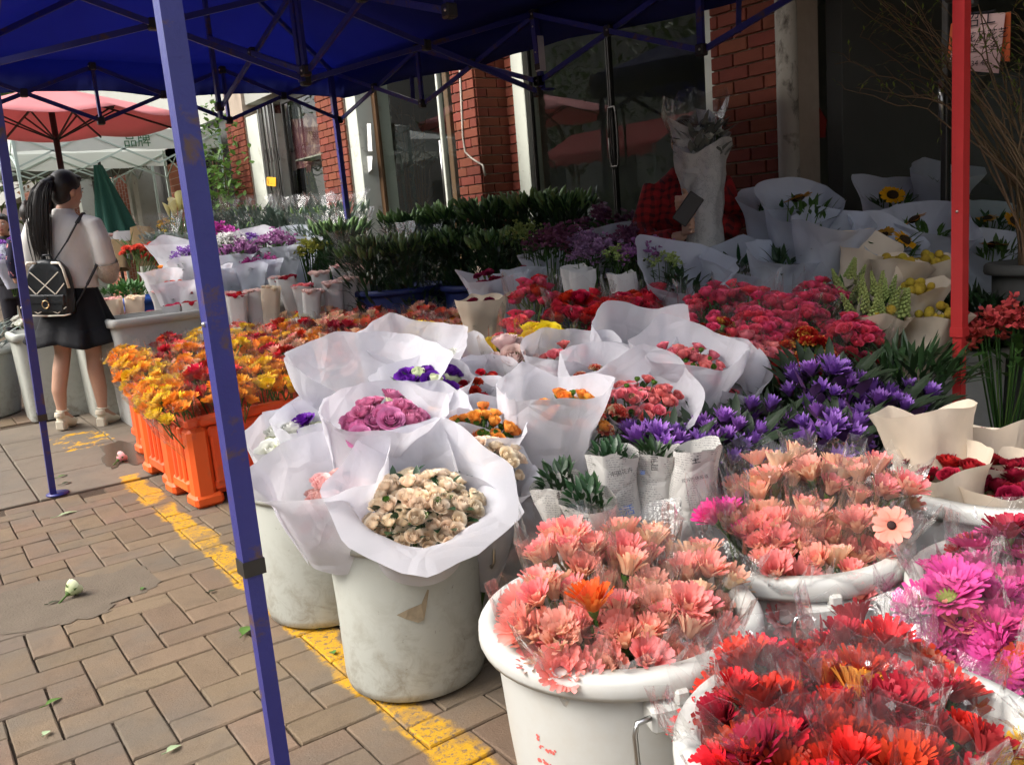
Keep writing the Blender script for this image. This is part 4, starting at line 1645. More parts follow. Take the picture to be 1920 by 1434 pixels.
# ================================================================== the stall: buckets in front
bucket('white bucket of pale peach gerberas nearest the yellow line, red print on its side', .985, 1.15, handles=(radians(-110), radians(70)))
bucket('white bucket of peach gerberas standing against the newspaper bunches', 1.475, 1.16, handles=(radians(-122), radians(58)))
bucket('white bucket of red gerberas at the very front of the stall', .955, .625, handles=(radians(150),))
bucket('white bucket of magenta gerberas beside the red ones', 1.60, .665, handles=(radians(165), radians(-20)))
bucket('white bucket holding dark red roses in cream paper', 2.10, 1.02, handles=(radians(-118),))
bucket('worn stained barrel under the cream rose bouquet', .965, 1.945, h=.43, rt=.19, rb=.182, m=M_TUBG, barrel=True, lip=.010, handles=(radians(-20),), name='barrel', cat='barrel')
bucket('second worn barrel tucked behind the cream rose barrel', .965, 2.50, h=.43, rt=.20, rb=.188, m=M_TUBG, barrel=True, lip=.010, name='barrel', cat='barrel')
bucket('greyish barrel holding the tall wrap of yellow orange roses', 1.44, 2.12, h=.44, rt=.215, rb=.19, m=M_TUBGREY, barrel=True, lip=.014, handles=(radians(-40),), name='barrel', cat='barrel')
bucket('grey bucket under the pink rose wraps next to the water lilies', 1.92, 2.22, h=.42, rt=.22, rb=.19, m=M_TUBGREY)
bucket('shaded bucket holding the pink and variegated roses', 2.50, 2.18, h=.44, rt=.24, rb=.20, m=M_TUBGREY)
bucket('bucket of purple eustoma and white wraps behind the barrels', 1.42, 2.72, h=.42, rt=.22, rb=.19, m=M_TUBGREY)
bucket('bucket under the yellow and pale pink rose bunches', 1.95, 2.86, h=.42, rt=.22, rb=.19, m=M_TUBGREY)
bucket('bucket holding the red rose bunches', 2.50, 2.98, h=.45, rt=.24, rb=.20, m=M_TUBGREY)
bucket('dark bucket of the nearer water lilies', 1.86, 1.70, h=.33, rt=.20, rb=.17, m=M_TUBGREY)
bucket('dark bucket of the farther water lilies by the red leg', 2.42, 1.62, h=.30, rt=.20, rb=.17, m=M_TUBGREY)
bucket('small bucket of newspaper wrapped greens', 1.44, 1.62, h=.32, rt=.17, rb=.15, m=M_TUBGREY)
bucket('shaded bucket under the pink roses closest to the red leg', 3.02, 2.15, h=.44, rt=.22, rb=.19, m=M_TUBGREY)
bucket('shaded bucket of golden ball flowers behind the red leg', 3.40, 1.85, h=.50, rt=.20, rb=.17, m=M_TUBGREY)
bucket('grey bucket in the dark corner right of the red leg', 3.08, 1.02, h=.30, rt=.24, rb=.21, m=M_TUBGREY)

# faded red print on the nearest bucket
pr = MB()
pr_r = random.Random(5)
strokes = []
for c0_, z0_ in ((-172, .14), (-150, .20), (-138, .18), (-126, .20), (-170, .25), (-152, .13), (-131, .12)):
    for k in range(3):
        strokes.append((c0_ + pr_r.uniform(-4, 4), z0_ + pr_r.uniform(-.02, .02), pr_r.random() < .5))
for c0_, z0_, hz in strokes:
    for k in range(pr_r.randint(3, 9)):
        t = pr_r.uniform(-1, 1)
        a = radians(c0_ + (t * 4.2 if hz else pr_r.uniform(-.6, .6)))
        z = z0_ + (pr_r.uniform(-.003, .003) if hz else t * .022)
        rad = .195 + (.227 - .195) * z / .38 + .0018
        vs = []
        for q in range(6):
            an = q * pi / 3
            e = pr_r.uniform(.0010, .0050)
            vs.append((rad * cos(a + e * cos(an) / .2), rad * sin(a + e * cos(an) / .2), z + e * sin(an)))
        pr.add(vs, [tuple(range(6))])
tag(pr.obj('faded_print', M_REDPRINT, bpy.data.objects['bucket'], smooth=False), None, kind='stuff')
# torn label on the worn barrel
sc = MB()
vs = []
for k, (u, w) in enumerate([(-.05, .0), (-.02, .012), (.012, .02), (.03, .052), (.034, .05), (.022, .005), (.014, -.022), (.0, -.026), (-.03, -.012)]):
    a = radians(-112) + u / .19
    vs.append((.1875 * cos(a), .1875 * sin(a), .245 + w))
sc.add(vs, [tuple(range(len(vs)))])
sc.obj('torn_label', mat('torn_label', (.30, .24, .16), rough=.9, var=.4, scale=60, rand=0, huer=0), bpy.data.objects['barrel'], smooth=False)


def lab(kind, place):
    return '%s %s' % (kind, place)


def bunches(pre, base, specs, grp, z0=.07, spread=.35, **kw):
    """specs: (px, py, depth, R, n, meshes, place)"""
    for px, py, dp, R, n, meshes, place, *more in specs:
        O = P3(px, py, dp)
        b = V((base[0], base[1], z0))
        off = V((O.x - b.x, O.y - b.y, 0)) * spread
        k = dict(kw)
        if more:
            k.update(more[0])
        film_bunch('gerbera_bunch', '%s %s' % (pre, place), O, b + off, R, n, meshes, 'flowers', grp, **k)


pe, pc = G['peach'], G['peachy']
mixp = G['peach'] * 2 + G['peachy']
bunches('film sleeve of peach gerberas', (.985, 1.15), [
    (1062, 1010, 1.66, .085, 16, mixp, 'at the back street side of the nearest bucket'),
    (1185, 985, 1.78, .085, 16, mixp, 'tallest in the nearest peach bucket, touching the newspaper'),
    (1325, 1045, 1.70, .085, 16, mixp, 'leaning from the nearest bucket towards its peach neighbour'),
    (1030, 1110, 1.52, .085, 16, mixp, 'around the single orange bloom in the nearest bucket'),
    (1165, 1085, 1.60, .085, 16, mixp, 'in the middle of the nearest peach bucket'),
    (1290, 1130, 1.52, .085, 16, mixp, 'over the handle of the nearest peach bucket'),
    (1065, 1170, 1.45, .075, 16, mixp, 'low at the street side rim of the nearest peach bucket'),
    (1175, 1175, 1.47, .08, 16, mixp, 'low at the front rim of the nearest peach bucket'),
    (1265, 1180, 1.47, .07, 11, mixp, 'in the nearest bucket, lowest towards the red gerberas'),
], 'peach gerberas in the nearest bucket')
film_bunch('gerbera_bunch', 'single orange gerbera among the peach ones in the nearest bucket', P3(1095, 1105, 1.42), V((.985, 1.15, .1)), .02, 1, G['deepor'], 'flowers', sleeve=False)
bunches('film sleeve of peach gerberas', (1.475, 1.16), [
    (1440, 860, 2.02, .085, 15, pc + pe[:1], 'at the back of the farther bucket under the lilies'),
    (1545, 865, 2.0, .085, 16, mixp, 'second along the back of the farther peach bucket'),
    (1655, 875, 1.96, .08, 16, mixp, 'next to the cream paper in the farther peach bucket'),
    (1440, 960, 1.86, .085, 16, mixp, 'beside the hot pink blooms in the farther peach bucket'),
    (1555, 955, 1.86, .085, 16, mixp, 'in the middle of the farther peach bucket'),
    (1655, 965, 1.80, .075, 10, pe, 'behind the wide open bloom with a black centre'),
    (1480, 1050, 1.72, .075, 12, mixp, 'low at the front rim of the farther peach bucket'),
    (1590, 1050, 1.72, .075, 12, mixp, 'in the farther bucket, low beside the magenta bucket'),
], 'peach gerberas in the farther bucket')
film_bunch('gerbera_bunch', 'three hot pink gerberas in film beside the newspaper', P3(1352, 930, 1.86), V((1.44, 1.2, .1)), .05, 4, G['hotpink'], 'flowers')
t_ = thing('gerbera', 'wide open peach gerbera with a black centre at the bucket rim', 'flower', P3(1672, 985, 1.70))
link('flower', gerbera('gerbera_open', peach, M_DISC, n=13, L=.038, W=.02, cup=.15, seed=3, inner=False, disc=.011), t_, (0, 0, 0), aim(CC - P3(1672, 985, 1.70) + V((-.3, .2, .6))), .82)
rr_ = G['red'] * 3 + G['dred']
bunches('film sleeve of red gerberas', (.955, .625), [
    (1415, 1215, 1.38, .09, 15, rr_, 'at the back of the red bucket, touching the peach one'),
    (1620, 1165, 1.40, .09, 15, rr_, 'tallest in the red bucket'),
    (1500, 1235, 1.36, .085, 15, rr_, 'between the tall one and the peach bucket'),
    (1745, 1250, 1.30, .085, 15, rr_ + G['coral'], 'with one coral bloom beside the magenta bucket', dict(mixm=(G['coral'], 1))),
    (1375, 1315, 1.22, .085, 15, rr_, 'over the street side rim of the red bucket'),
    (1490, 1320, 1.22, .085, 15, rr_, 'in the middle of the red bucket'),
    (1630, 1310, 1.22, .085, 15, rr_, 'with one yellow bloom in the red bucket', dict(mixm=(G['orange'], 2))),
    (1760, 1370, 1.16, .085, 15, rr_, 'farthest from the yellow line in the red bucket'),
    (1415, 1415, 1.12, .08, 15, rr_, 'lowest on the street side of the red bucket'),
    (1540, 1420, 1.10, .08, 15, rr_, 'cut by the lower picture edge in the red bucket', dict(mixm=(G['magenta'], 1))),
    (1680, 1425, 1.10, .08, 15, rr_, 'with an orange bloom at the red bucket\'s lower edge', dict(mixm=(G['deepor'], 1))),
], 'red gerberas in the front bucket', glints=34)
mg = G['magenta']
bunches('film sleeve of magenta gerberas', (1.60, .665), [
    (1790, 1040, 1.62, .085, 10, mg, 'at the back of the magenta bucket'),
    (1880, 1000, 1.70, .085, 10, mg + G['dred'], 'mixed with a dark red bloom in the magenta bucket', dict(mixm=(G['dred'], 3))),
    (1770, 1110, 1.48, .08, 9, mg + G['magenta'], 'with one peach bloom at the rim of the magenta bucket', dict(mixm=(pe, 1))),
    (1880, 1110, 1.52, .085, 10, mg, 'in the middle of the magenta bucket'),
    (1815, 1190, 1.40, .08, 10, mg, 'low at the front of the magenta bucket'),
    (1900, 1190, 1.40, .08, 10, mg + G['coral'], 'with an orange bloom in the magenta bucket', dict(mixm=(G['deepor'], 1))),
], 'magenta gerberas', sleeve=True, glints=28)
# yellow bloom peeking in at the lower corner
film_bunch('gerbera_bunch', 'yellow lily bud in film at the lower corner beside the red bucket', P3(1905, 1400, 1.15), V((1.35, .35, .1)), .04, 2, G['yellow'], 'flowers', size=.8)

# ------------------------------------------------------------------ dark red roses in cream paper
for (px, py, dp, R, n, place, kw) in [
    (1735, 825, 2.22, .080, 4, 'tall folded cream wrap of dark roses standing up by the red leg', dict(lip_b=0.055, lip_f=.05, corner=0.050, flare=0.21)),
    (1850, 808, 2.35, .085, 8, 'cream wrap of dark red roses farthest back in its bucket', dict(lip_b=0.011, lip_f=-.01)),
    (1760, 868, 2.10, .085, 7, 'cream wrap of dark red roses with a folded collar near the peach gerberas', dict(lip_b=0.011, lip_f=.0, flare=0.24)),
    (1850, 860, 2.18, .085, 8, 'cream wrap of dark red roses in the middle of its bucket', dict(lip_b=0.008, lip_f=-.01)),
    (1880, 905, 2.04, .085, 9, 'cream wrap of dark red roses over the bucket handle', dict(lip_b=0.008, lip_f=-.02)),
    (1925, 870, 2.2, .08, 8, 'cream wrap of dark red roses at the edge of the picture', dict(lip_b=0.011, lip_f=-.01)),
]:
    O = P3(px, py, dp)
    b = V((2.10 + (O.x - 2.10) * .5, 1.02 + (O.y - 1.02) * .5, .08))
    paper_bunch('rose_bouquet', place, O, b, R, n, RS['dred'], M_CREAM, group='dark red roses in cream paper', sink=.02, nleaf=3, dome=.015, size=.95, **kw)


# ------------------------------------------------------------------ white paper bouquets on the barrels
def pb(label, px, py, dp, base, R, n, kind, name='bouquet', **kw):
    O = P3(px, py, dp)
    sp = kw.pop('spread', .35)
    b = V((base[0], base[1], kw.pop('z0', .10)))
    b += V((O.x - b.x, O.y - b.y, 0)) * sp
    return paper_bunch(name, label, O, b, R, n, kind, cat='bouquet', group=kw.pop('group', 'bouquets in white paper'), **kw)


B1, B1b, B2, B3, B4 = (.965, 1.945), (.965, 2.50), (1.44, 2.12), (1.92, 2.22), (2.50, 2.18)
B5, B6, B7 = (1.42, 2.72), (1.95, 2.86), (2.50, 2.98)
CAMD = lambda O: (CC - O)
pb('white bouquet of cream spray roses opening towards the viewer on the worn barrel', 788, 915, 2.02, B1, .135, 95, RS['cream'], 'rose_bouquet', wr=.165, flare=0.45, lip_b=0.035, lip_f=.02, corner=0.012, fold=.35,
   mixm=(RS['bud'], 18), nleaf=70, leafm=M_DLEAF, ldrop=-.012, lL=.034, sink=.015, fr=.95, size=1.0, dome=.05, lean=.7, droop=.06, front=(-.25, -1, .2), shift=(.0, -.02, 0), r0=.02, crumple=.014, start=.55, spread=.1)
pb('white wrap of pale pink spray roses leaning to the street side of the cream bouquet', 618, 890, 2.10, (.92, 2.1), .10, 26, RS['blush'], 'rose_bouquet', wr=.15, flare=0.18, lip_b=0.033, lip_f=.05, corner=0.030, sink=.05, front=(-1, -.3, .2), nleaf=10, shift=(.0, .0, 0), start=.5)
pb('white bouquet of crowded mauve pink roses behind the cream bouquet', 722, 778, 2.22, (.97, 2.35), .115, 30, RS['mauve'], 'rose_bouquet', wr=.14, flare=0.12, lip_b=0.039, lip_f=-.01, corner=0.02, sink=-.005, nleaf=8, size=1.05, fr=.78, mixm=(RS['greenE'], 2), fold=.5)
pb('bright white wrap of white eustoma farthest to the street side', 540, 815, 2.42, B1b, .095, 7, RS['whiteE'], 'eustoma_bouquet', wr=.11, flare=0.15, lip_b=0.028, lip_f=.0, corner=0.02, sink=.02, nleaf=4, mixm=(RS['greenE'], 4), front=(-1, -.5, .2))
pb('small wrap of purple and white eustoma between the white and mauve bouquets', 592, 785, 2.42, B1b, .075, 3, RS['purple'], 'eustoma_bouquet', wr=.10, lip_b=0.028, lip_f=.0, sink=.02, nleaf=10, mixm=(RS['greenE'], 4))
pb('large plain white paper wrap hiding its white eustoma, behind the mauve roses', 690, 725, 2.62, (1.12, 2.72), .17, 5, RS['whiteE'], 'eustoma_bouquet', wr=.20, flare=0.12, lip_b=0.055, lip_f=.08, corner=0.050, sink=.10, nleaf=6)
pb('white wrap of deep purple eustoma with tall green leaves', 795, 715, 2.62, B5, .115, 9, RS['purple'], 'eustoma_bouquet', wr=.135, lip_b=0.050, lip_f=-.03, sink=.0, nleaf=30, lL=.06, mixm=(RS['greenE'], 4))
pb('low white wrap of purple eustoma just above the mauve roses', 805, 775, 2.42, (1.15, 2.5), .085, 5, RS['purple'], 'eustoma_bouquet', wr=.11, lip_b=0.028, lip_f=.0, sink=.02, nleaf=8, mixm=(RS['orange'], 4))
pb('white wrap packed with small orange roses and green buds', 905, 795, 2.30, (1.25, 2.2), .10, 26, RS['orange'], 'rose_bouquet', wr=.12, lip_b=0.028, lip_f=-.05, flare=0.09, sink=-.01, nleaf=30, leafm=M_DLEAF, mixm=(RS['bud'], 26), lean=.8)
pb('half hidden white wrap of cream spray roses spilling towards the grey barrel', 925, 850, 2.18, (1.18, 2.05), .08, 30, RS['cream'], 'rose_bouquet', wr=.11, lip_b=0.028, lip_f=-.06, flare=0.30, sink=-.01, nleaf=6, size=.95, front=(.6, -.8, .1), lean=.9, fold=.5)
pb('tall white wrap with yellow orange roses standing in the grey barrel', 1035, 742, 2.38, B2, .13, 18, RS['yelor'], 'rose_bouquet', wr=.15, lip_b=0.055, lip_f=-.01, flare=0.03, sink=.03, nleaf=24, leafm=M_LEAF, mixm=(RS['bud'], 22), shift=(.05, -.02, 0), r0=.06, fr=.7)
pb('small white wrap of red star shaped carnations', 885, 730, 2.66, (1.36, 2.6), .085, 10, CARN['red'], 'carnation_bouquet', wr=.11, lip_b=0.044, lip_f=-.02, sink=.0, nleaf=10, size=.75)
pb('white wrap of pink roses leaning towards the water lilies', 1205, 738, 2.52, B3, .12, 28, RS['pink'], 'rose_bouquet', wr=.145, lip_b=0.039, lip_f=-.01, flare=0.15, corner=0.030, sink=.0, nleaf=20, mixm=(RS['bud'], 14), front=(.1, -1, .1))
pb('white wrap of pink roses in a slanting row, highest of the pink wraps', 1285, 668, 2.75, (2.05, 2.25), .135, 26, RS['pink'], 'rose_bouquet', wr=.165, lip_b=0.050, lip_f=-.02, flare=0.12, corner=0.035, sink=.0, nleaf=20, mixm=(RS['bud'], 18), fr=.75, shift=(.02, 0, 0))
pb('white wrap with its back turned, slanting towards the variegated roses', 1345, 690, 2.80, (2.2, 2.2), .13, 6, RS['pink'], 'rose_bouquet', wr=.16, lip_b=0.011, lip_f=.02, flare=0.12, sink=.10, nleaf=4)
pb('white wrap with a thin row of salmon roses behind the yellow orange wrap', 1075, 660, 2.92, (1.85, 2.7), .12, 14, RS['pink'], 'rose_bouquet', wr=.15, lip_b=0.028, lip_f=.0, flare=0.12, sink=.01, nleaf=8, size=.9)
pb('plain white wrap standing empty looking above the pink rows', 1190, 632, 3.05, (2.1, 2.75), .13, 5, RS['pink'], 'rose_bouquet', wr=.16, lip_b=0.033, lip_f=.04, flare=0.06, corner=0.045, sink=.12, nleaf=4)
pb('low white wrap of salmon carnations between the tall yellow orange wrap and the pink roses', 1130, 700, 2.72, (1.8, 2.45), .10, 12, CARN['varieg2'], 'rose_bouquet', wr=.13, lip_b=0.028, lip_f=.03, flare=0.12, sink=.01, nleaf=8, size=.8)
pb('white wrap of pale pink roses in front of the orange gerberas', 770, 668, 2.95, (1.4, 2.9), .13, 7, RS['pale'], 'rose_bouquet', wr=.16, lip_b=0.033, lip_f=.05, flare=0.12, corner=0.035, sink=.02, nleaf=5, shift=(-.06, .06, .02))
pb('white wrap of purple and cream eustoma beside the pale pink roses', 860, 668, 3.0, (1.6, 2.8), .09, 4, RS['purple'], 'eustoma_bouquet', wr=.11, lip_b=0.028, lip_f=.0, sink=.01, nleaf=8, mixm=(RS['whiteE'], 3))
pb('small wrap of orange red carnations behind the red star carnations', 925, 705, 2.85, (1.6, 2.7), .08, 8, CARN['red'], 'carnation_bouquet', wr=.10, lip_b=0.022, lip_f=.0, sink=.0, nleaf=6, size=.7)
pb('narrow wrap of salmon carnations with dark leaves by the grey barrel', 1135, 765, 2.42, (1.62, 2.12), .065, 6, CARN['varieg2'], 'carnation_bouquet', pmat=M_FILMD, wr=.085, lip_b=0.017, lip_f=.0, sink=.0, nleaf=26, leafm=M_DLEAF, lL=.07)

# film bunches between
for (label, px, py, dp, base, R, n, ms, kw) in [
    ('film bunch of pale pink roses with green buds', 960, 655, 3.0, (1.85, 2.75), .10, 8, RS['pale'], dict(nleaf=16, mixm=(RS['bud'], 8))),
    ('film bunch of bright yellow roses', 1020, 622, 3.2, (2.0, 2.9), .09, 9, RS['yellow'], dict(nleaf=16, mixm=(RS['bud'], 4))),
    ('film bunch of yellow roses half hidden by the pink ones', 955, 640, 3.25, (1.9, 3.0), .07, 6, RS['yellow'], dict(nleaf=8)),
    ('film bunch of rose pink spray roses beside the yellow ones', 985, 600, 3.45, (2.05, 3.1), .10, 36, RS['hot'], dict(nleaf=16)),
    ('film bunch of yellow roses poking up from the gerbera field', 795, 615, 3.6, (1.75, 3.4), .08, 8, RS['yellow'], dict(nleaf=18, mixm=(RS['greenE'], 3))),
    ('film bunch of lush red roses with green buds, nearest the plain white wrap', 1085, 560, 3.62, (2.45, 2.95), .13, 39, RS['red'], dict(nleaf=14, mixm=(RS['bud'], 5))),
    ('film bunch of red roses beside the white tipped sleeves', 1185, 555, 3.72, (2.6, 3.0), .13, 36, RS['red'], dict(nleaf=14, mixm=(RS['bud'], 4))),
    ('film bunch of coral red roses at the end of the red row', 1000, 528, 3.85, (2.3, 3.2), .11, 24, RS['hot'], dict(nleaf=16, mixm=(RS['red'], 6))),
    ('film bunch of dusty pink roses behind the red row', 1235, 535, 3.85, (2.75, 2.95), .09, 21, RS['hot'], dict(nleaf=10)),
    ('film bunch of pink spray roses nearest the bluish wraps', 1335, 548, 3.50, (2.6, 2.4), .12, 45, RS['hot'], dict(nleaf=22, dome=.04)),
    ('film bunch of pink spray roses in the centre of the pink bank', 1450, 565, 3.30, (2.65, 2.3), .13, 51, RS['hot'], dict(nleaf=22)),
    ('film bunch of pink spray roses hanging down over the water lilies', 1425, 645, 3.0, (2.5, 2.15), .10, 36, RS['pink'], dict(nleaf=14)),
    ('film bunch of pink spray roses under the golden ball flowers', 1600, 600, 3.12, (2.95, 2.1), .12, 48, RS['hot'], dict(nleaf=18, dome=.10)),
    ('film bunch of pink spray roses at the top of the pink bank', 1545, 530, 3.45, (2.95, 2.3), .11, 36, RS['hot'], dict(nleaf=18)),
    ('film bunch of red and yellow carnations at the street side of the pink bank', 1330, 610, 3.08, (2.4, 2.2), .10, 16, CARN['varieg'], dict(nleaf=14, mixm=(RS['hot'], 5))),
    ('film bunch of red and yellow carnations in the middle of the pink bank', 1510, 630, 2.98, (2.6, 2.05), .12, 24, CARN['varieg'], dict(nleaf=16, dome=.10)),
    ('film bunch of salmon red roses above the variegated carnations', 1270, 590, 3.25, (2.35, 2.4), .08, 18, RS['hot'], dict(nleaf=12)),
    ('film bunch of pink spray roses peeking between the variegated carnations', 1425, 600, 3.12, (2.6, 2.2), .12, 36, RS['hot'], dict(nleaf=14)),
    ('film bunch of deep pink roses on the shop side of the pink bank', 1500, 565, 3.25, (2.8, 2.2), .12, 34, RS['hot'], dict(nleaf=14)),
    ('film bunch of deep pink roses along the back edge of the pink bank', 1400, 530, 3.45, (2.75, 2.4), .12, 32, RS['hot'], dict(nleaf=14)),
    ('film bunch of red roses filling the gap below the plain white wraps', 1130, 580, 3.55, (2.5, 2.85), .11, 26, RS['red'], dict(nleaf=10)),
]:
    O = P3(px, py, dp)
    b = V((base[0], base[1], .12))
    b += V((O.x - b.x, O.y - b.y, 0)) * .3
    film_bunch('rose_bunch', label, O, b, R, n, ms, 'flowers', 'rose bunches in clear film', fm=M_FILMD, tier=.06, size=1.3, **kw)

# ------------------------------------------------------------------ newspaper bunches
m_rosette = shade_leaf_clump('rosette', 46, .042, .03, .036, .014, M_DLEAF, 3, up=1.2)
m_blueink = mat('blue_ink', (.03, .12, .40), rough=.8, var=0, rand=0, huer=0)
for k, (px, py, dp, R, place) in enumerate([
    (1052, 905, 1.98, .06, 'short newspaper cone of dark green leaves nearest the grey barrel'),
    (1105, 940, 1.86, .062, 'open newspaper cone of dark green leaves behind the peach gerberas'),
    (1150, 862, 2.06, .060, 'newspaper wrap with blue characters, second from the grey barrel'),
    (1232, 858, 2.08, .060, 'wide newspaper wrap in the middle of the newspaper row'),
    (1302, 850, 2.02, .055, 'tall narrow newspaper wrap closest to the farther peach bucket'),
]):
    O = P3(px, py, dp)
    b = V((1.44 + (O.x - 1.44) * .6, 1.62 + (O.y - 1.62) * .6, .14 if k != 4 else .08))
    t = thing('newspaper_bunch', place, 'bunch', b, 'greens wrapped in newspaper')
    o = O - b
    wrapper(t, (0, 0, 0), o, R, M_NEWS, 40 + k, lip_f=-.01 if k < 2 else .0, lip_b=0.011 if k < 2 else .03, flare=0.05, r0=.03, start=.05, corner=0.010, crumple=.012, name='newspaper', power=.8)
    c = link('foliage', m_rosette, t, o - o.normalized() * (.012 if k < 4 else .05), aim(o), 1.0 if k != 4 else .7)
    c['kind'] = 'stuff'
    for body, sz, m_, dz, du in ([('封', .020, m_ink, -.015, .01), ('归来', .018, m_ink, -.07, .0)], [('归', .022, m_ink, -.03, .015)], [('中国花卉', .013, m_ink, -.02, .012), ('生活', .026, m_blueink, -.12, .012)], [('周刊', .018, m_ink, -.012, .02), ('街', .012, m_blueink, -.02, -.01)], [('生', .022, m_ink, -.005, .012), ('花卉市场报道', .010, m_ink, -.05, -.01)])[k]:
        lt = link('lettering', textmesh(body, sz, 'lettering', m_), t)
        fr = (CC - O)
        fr.z = 0
        fr.normalize()
        sd = V((0, 0, 1)).cross(fr)
        q = o + fr * (R * (1.0 + dz * 1.6) + .010) + V((0, 0, dz)) + sd * du
        rotm = Matrix((sd, V((0, 0, 1)), fr)).transposed()
        lt.rotation_euler = (rotm @ Matrix.Rotation(pi / 2 if k % 2 else .2, 3, 'Z')).to_euler()
        lt.location = q - sd * .02

# ------------------------------------------------------------------ purple water lilies
m_lpad = shade_leaf_clump('lily_foliage', 30, .11, .02, .085, .030, m_lilsep, 5, up=.9)
for (px, py, dp, R, n, base, place) in [
    (1245, 815, 2.32, .10, 13, (1.80, 1.74), 'low purple water lilies next to the newspaper'),
    (1365, 805, 2.42, .12, 19, (1.90, 1.68), 'purple water lilies below the white wraps, spreading over their bucket'),
    (1430, 765, 2.60, .09, 8, (2.0, 1.78), 'closed purple water lilies among dark leaves'),
    (1550, 695, 2.72, .13, 20, (2.40, 1.70), 'highest cluster of purple water lilies under the pink roses'),
    (1640, 745, 2.66, .13, 20, (2.45, 1.58), 'purple water lilies with wide open blooms in front of the dark leaves'),
    (1560, 790, 2.50, .11, 16, (2.30, 1.58), 'purple water lilies low behind the farther peach gerberas'),
    (1715, 735, 2.80, .10, 10, (2.55, 1.55), 'small cluster of purple water lilies closest to the red leg'),
]:
    O = P3(px, py, dp)
    b = V((base[0], base[1], .08))
    t = thing('water_lily_bunch', place, 'water lilies', b, 'purple water lilies')
    o = O - b
    heads(t, o, V((-.1, -.25, 1)), R, n, WL, nseed(), dome=.07, size=1.0, lean=.75, jit=.25, tier=.03)
    c = link('foliage', m_lpad, t, o - V((0, 0, .06)), aim((-.1, -.2, 1)), R / .10)
    c['kind'] = 'stuff'
    stems(t, (0, 0, 0), o, R, 8, nseed(), m_lilsep)

# ------------------------------------------------------------------ crates with the gerbera field
CH = .40
for k, (x, y, w, d, rz, place) in enumerate([
    (1.24, 4.09, .60, .42, .05, 'nearest orange crate of the row beside the yellow line'),
    (1.26, 4.56, .62, .46, .03, 'second orange crate from the nearest'),
    (1.33, 5.06, .62, .46, .02, 'third orange crate from the nearest'),
    (1.42, 5.56, .62, .46, .02, 'farthest orange crate beside the woman'),
    (1.90, 4.09, .60, .44, .0, 'inner orange crate behind the white wraps'),
    (1.92, 4.60, .60, .46, .0, 'inner orange crate under the red gerberas'),
    (1.98, 5.12, .60, .46, .0, 'inner orange crate under the coral gerberas'),
    (2.55, 4.15, .60, .44, .0, 'innermost orange crate nearest the red roses'),
    (2.57, 4.66, .60, .46, .0, 'innermost orange crate in the middle'),
    (2.62, 5.18, .56, .46, .0, 'innermost orange crate nearest the lilies'),
    (1.95, 3.55, .60, .42, .0, 'orange crate tucked behind the eustoma wraps'),
]):
    crate(place, x, y, w, d, CH, rz)
fr_ = random.Random(11)
ORD = ['one', 'two', 'three', 'four', 'five', 'six', 'seven', 'eight', 'nine', 'ten', 'eleven', 'twelve']
GF = {
    'orange': ('orange', G['orange'] * 3 + G['yellow']),
    'yelor': ('yellow orange', G['yellow'] + G['orange']),
    'deep': ('deep orange', G['deepor'] + G['orange']),
    'red': ('dark red', G['dred'] + G['red']),
    'coral': ('coral peach', G['coral'] + G['peachy']),
    'mix': ('red salmon', G['red'] + G['coral'] + G['peach']),
    'white': ('white yellow', G['white'] + G['yellow']),
    'paleor': ('pale apricot', G['peachy'] + G['orange']),
}
iy = 0
y = 3.96
while y < 5.85:
    x = .98 + .12 * (y - 3.96)
    ix = 0
    while x < 3.0 - .10 * (y - 4):
        xx, yy = x + fr_.uniform(-.05, .05), y + fr_.uniform(-.05, .05)
        if ix == 0:
            key = 'yelor'
        elif y < 4.25 and x > 1.5:
            key = 'deep'
        elif ix == 1 and 4.1 < y < 4.5:
            key = 'red'
        elif x < 1.6 and y < 5.0:
            key = fr_.choice(['orange', 'orange', 'yelor', 'paleor'])
        elif y > 5.45:
            key = fr_.choice(['white', 'red', 'coral', 'mix'])
        elif x > 1.95:
            key = fr_.choice(['coral', 'mix', 'red', 'coral', 'paleor'])
        else:
            key = fr_.choice(['red', 'mix', 'orange', 'paleor', 'red'])
        z = .50 + .03 * fr_.random() + .05 * ix / 6 + .05 * (y - 4) / 2
        O = V((xx - (.07 if ix == 0 else 0), yy - .04, z - (.035 if ix == 0 else 0)))
        b = V((max(xx, x + .02) + (.06 if ix == 0 else 0), yy + .02, .10))
        lb, ms = GF[key]
        film_bunch('gerbera_bunch', '%s gerberas in film, crate row %s from the near end, %s from the street' % (lb, ORD[iy], ORD[min(ix, 11)]), O, b, .108, 14, ms, 'flowers', 'gerbera sleeves in the crate field', fm=M_FILMD, size=.98, dome=.05, tier=.04, extra=.02, jit=.4)
        x += .205
        ix += 1
    y += .235
    iy += 1
for k, (xx, yy, key) in enumerate([(1.72, 3.48, 'deep'), (1.93, 3.50, 'mix'), (2.14, 3.48, 'red'), (1.75, 3.70, 'orange'), (1.96, 3.72, 'coral'), (2.17, 3.70, 'mix'), (2.36, 3.60, 'red')]):
    O = V((xx, yy - .03, .55))
    film_bunch('gerbera_bunch', '%s gerberas in film behind the eustoma wraps, number %s counted from the street' % (GF[key][0], ORD[k]), O, V((xx, yy, .1)), .108, 14, GF[key][1], 'flowers', 'gerbera sleeves behind the eustoma wraps', fm=M_FILMD, size=.98, dome=.05, tier=.04, extra=.02, jit=.4)
film_bunch('gerbera_bunch', 'tall sleeve of bright yellow gerberas just behind the near blue leg', P3(445, 645, 4.6), V((1.45, 4.75, .1)), .07, 5, G['yellow'], 'flowers', fm=M_FILMD)
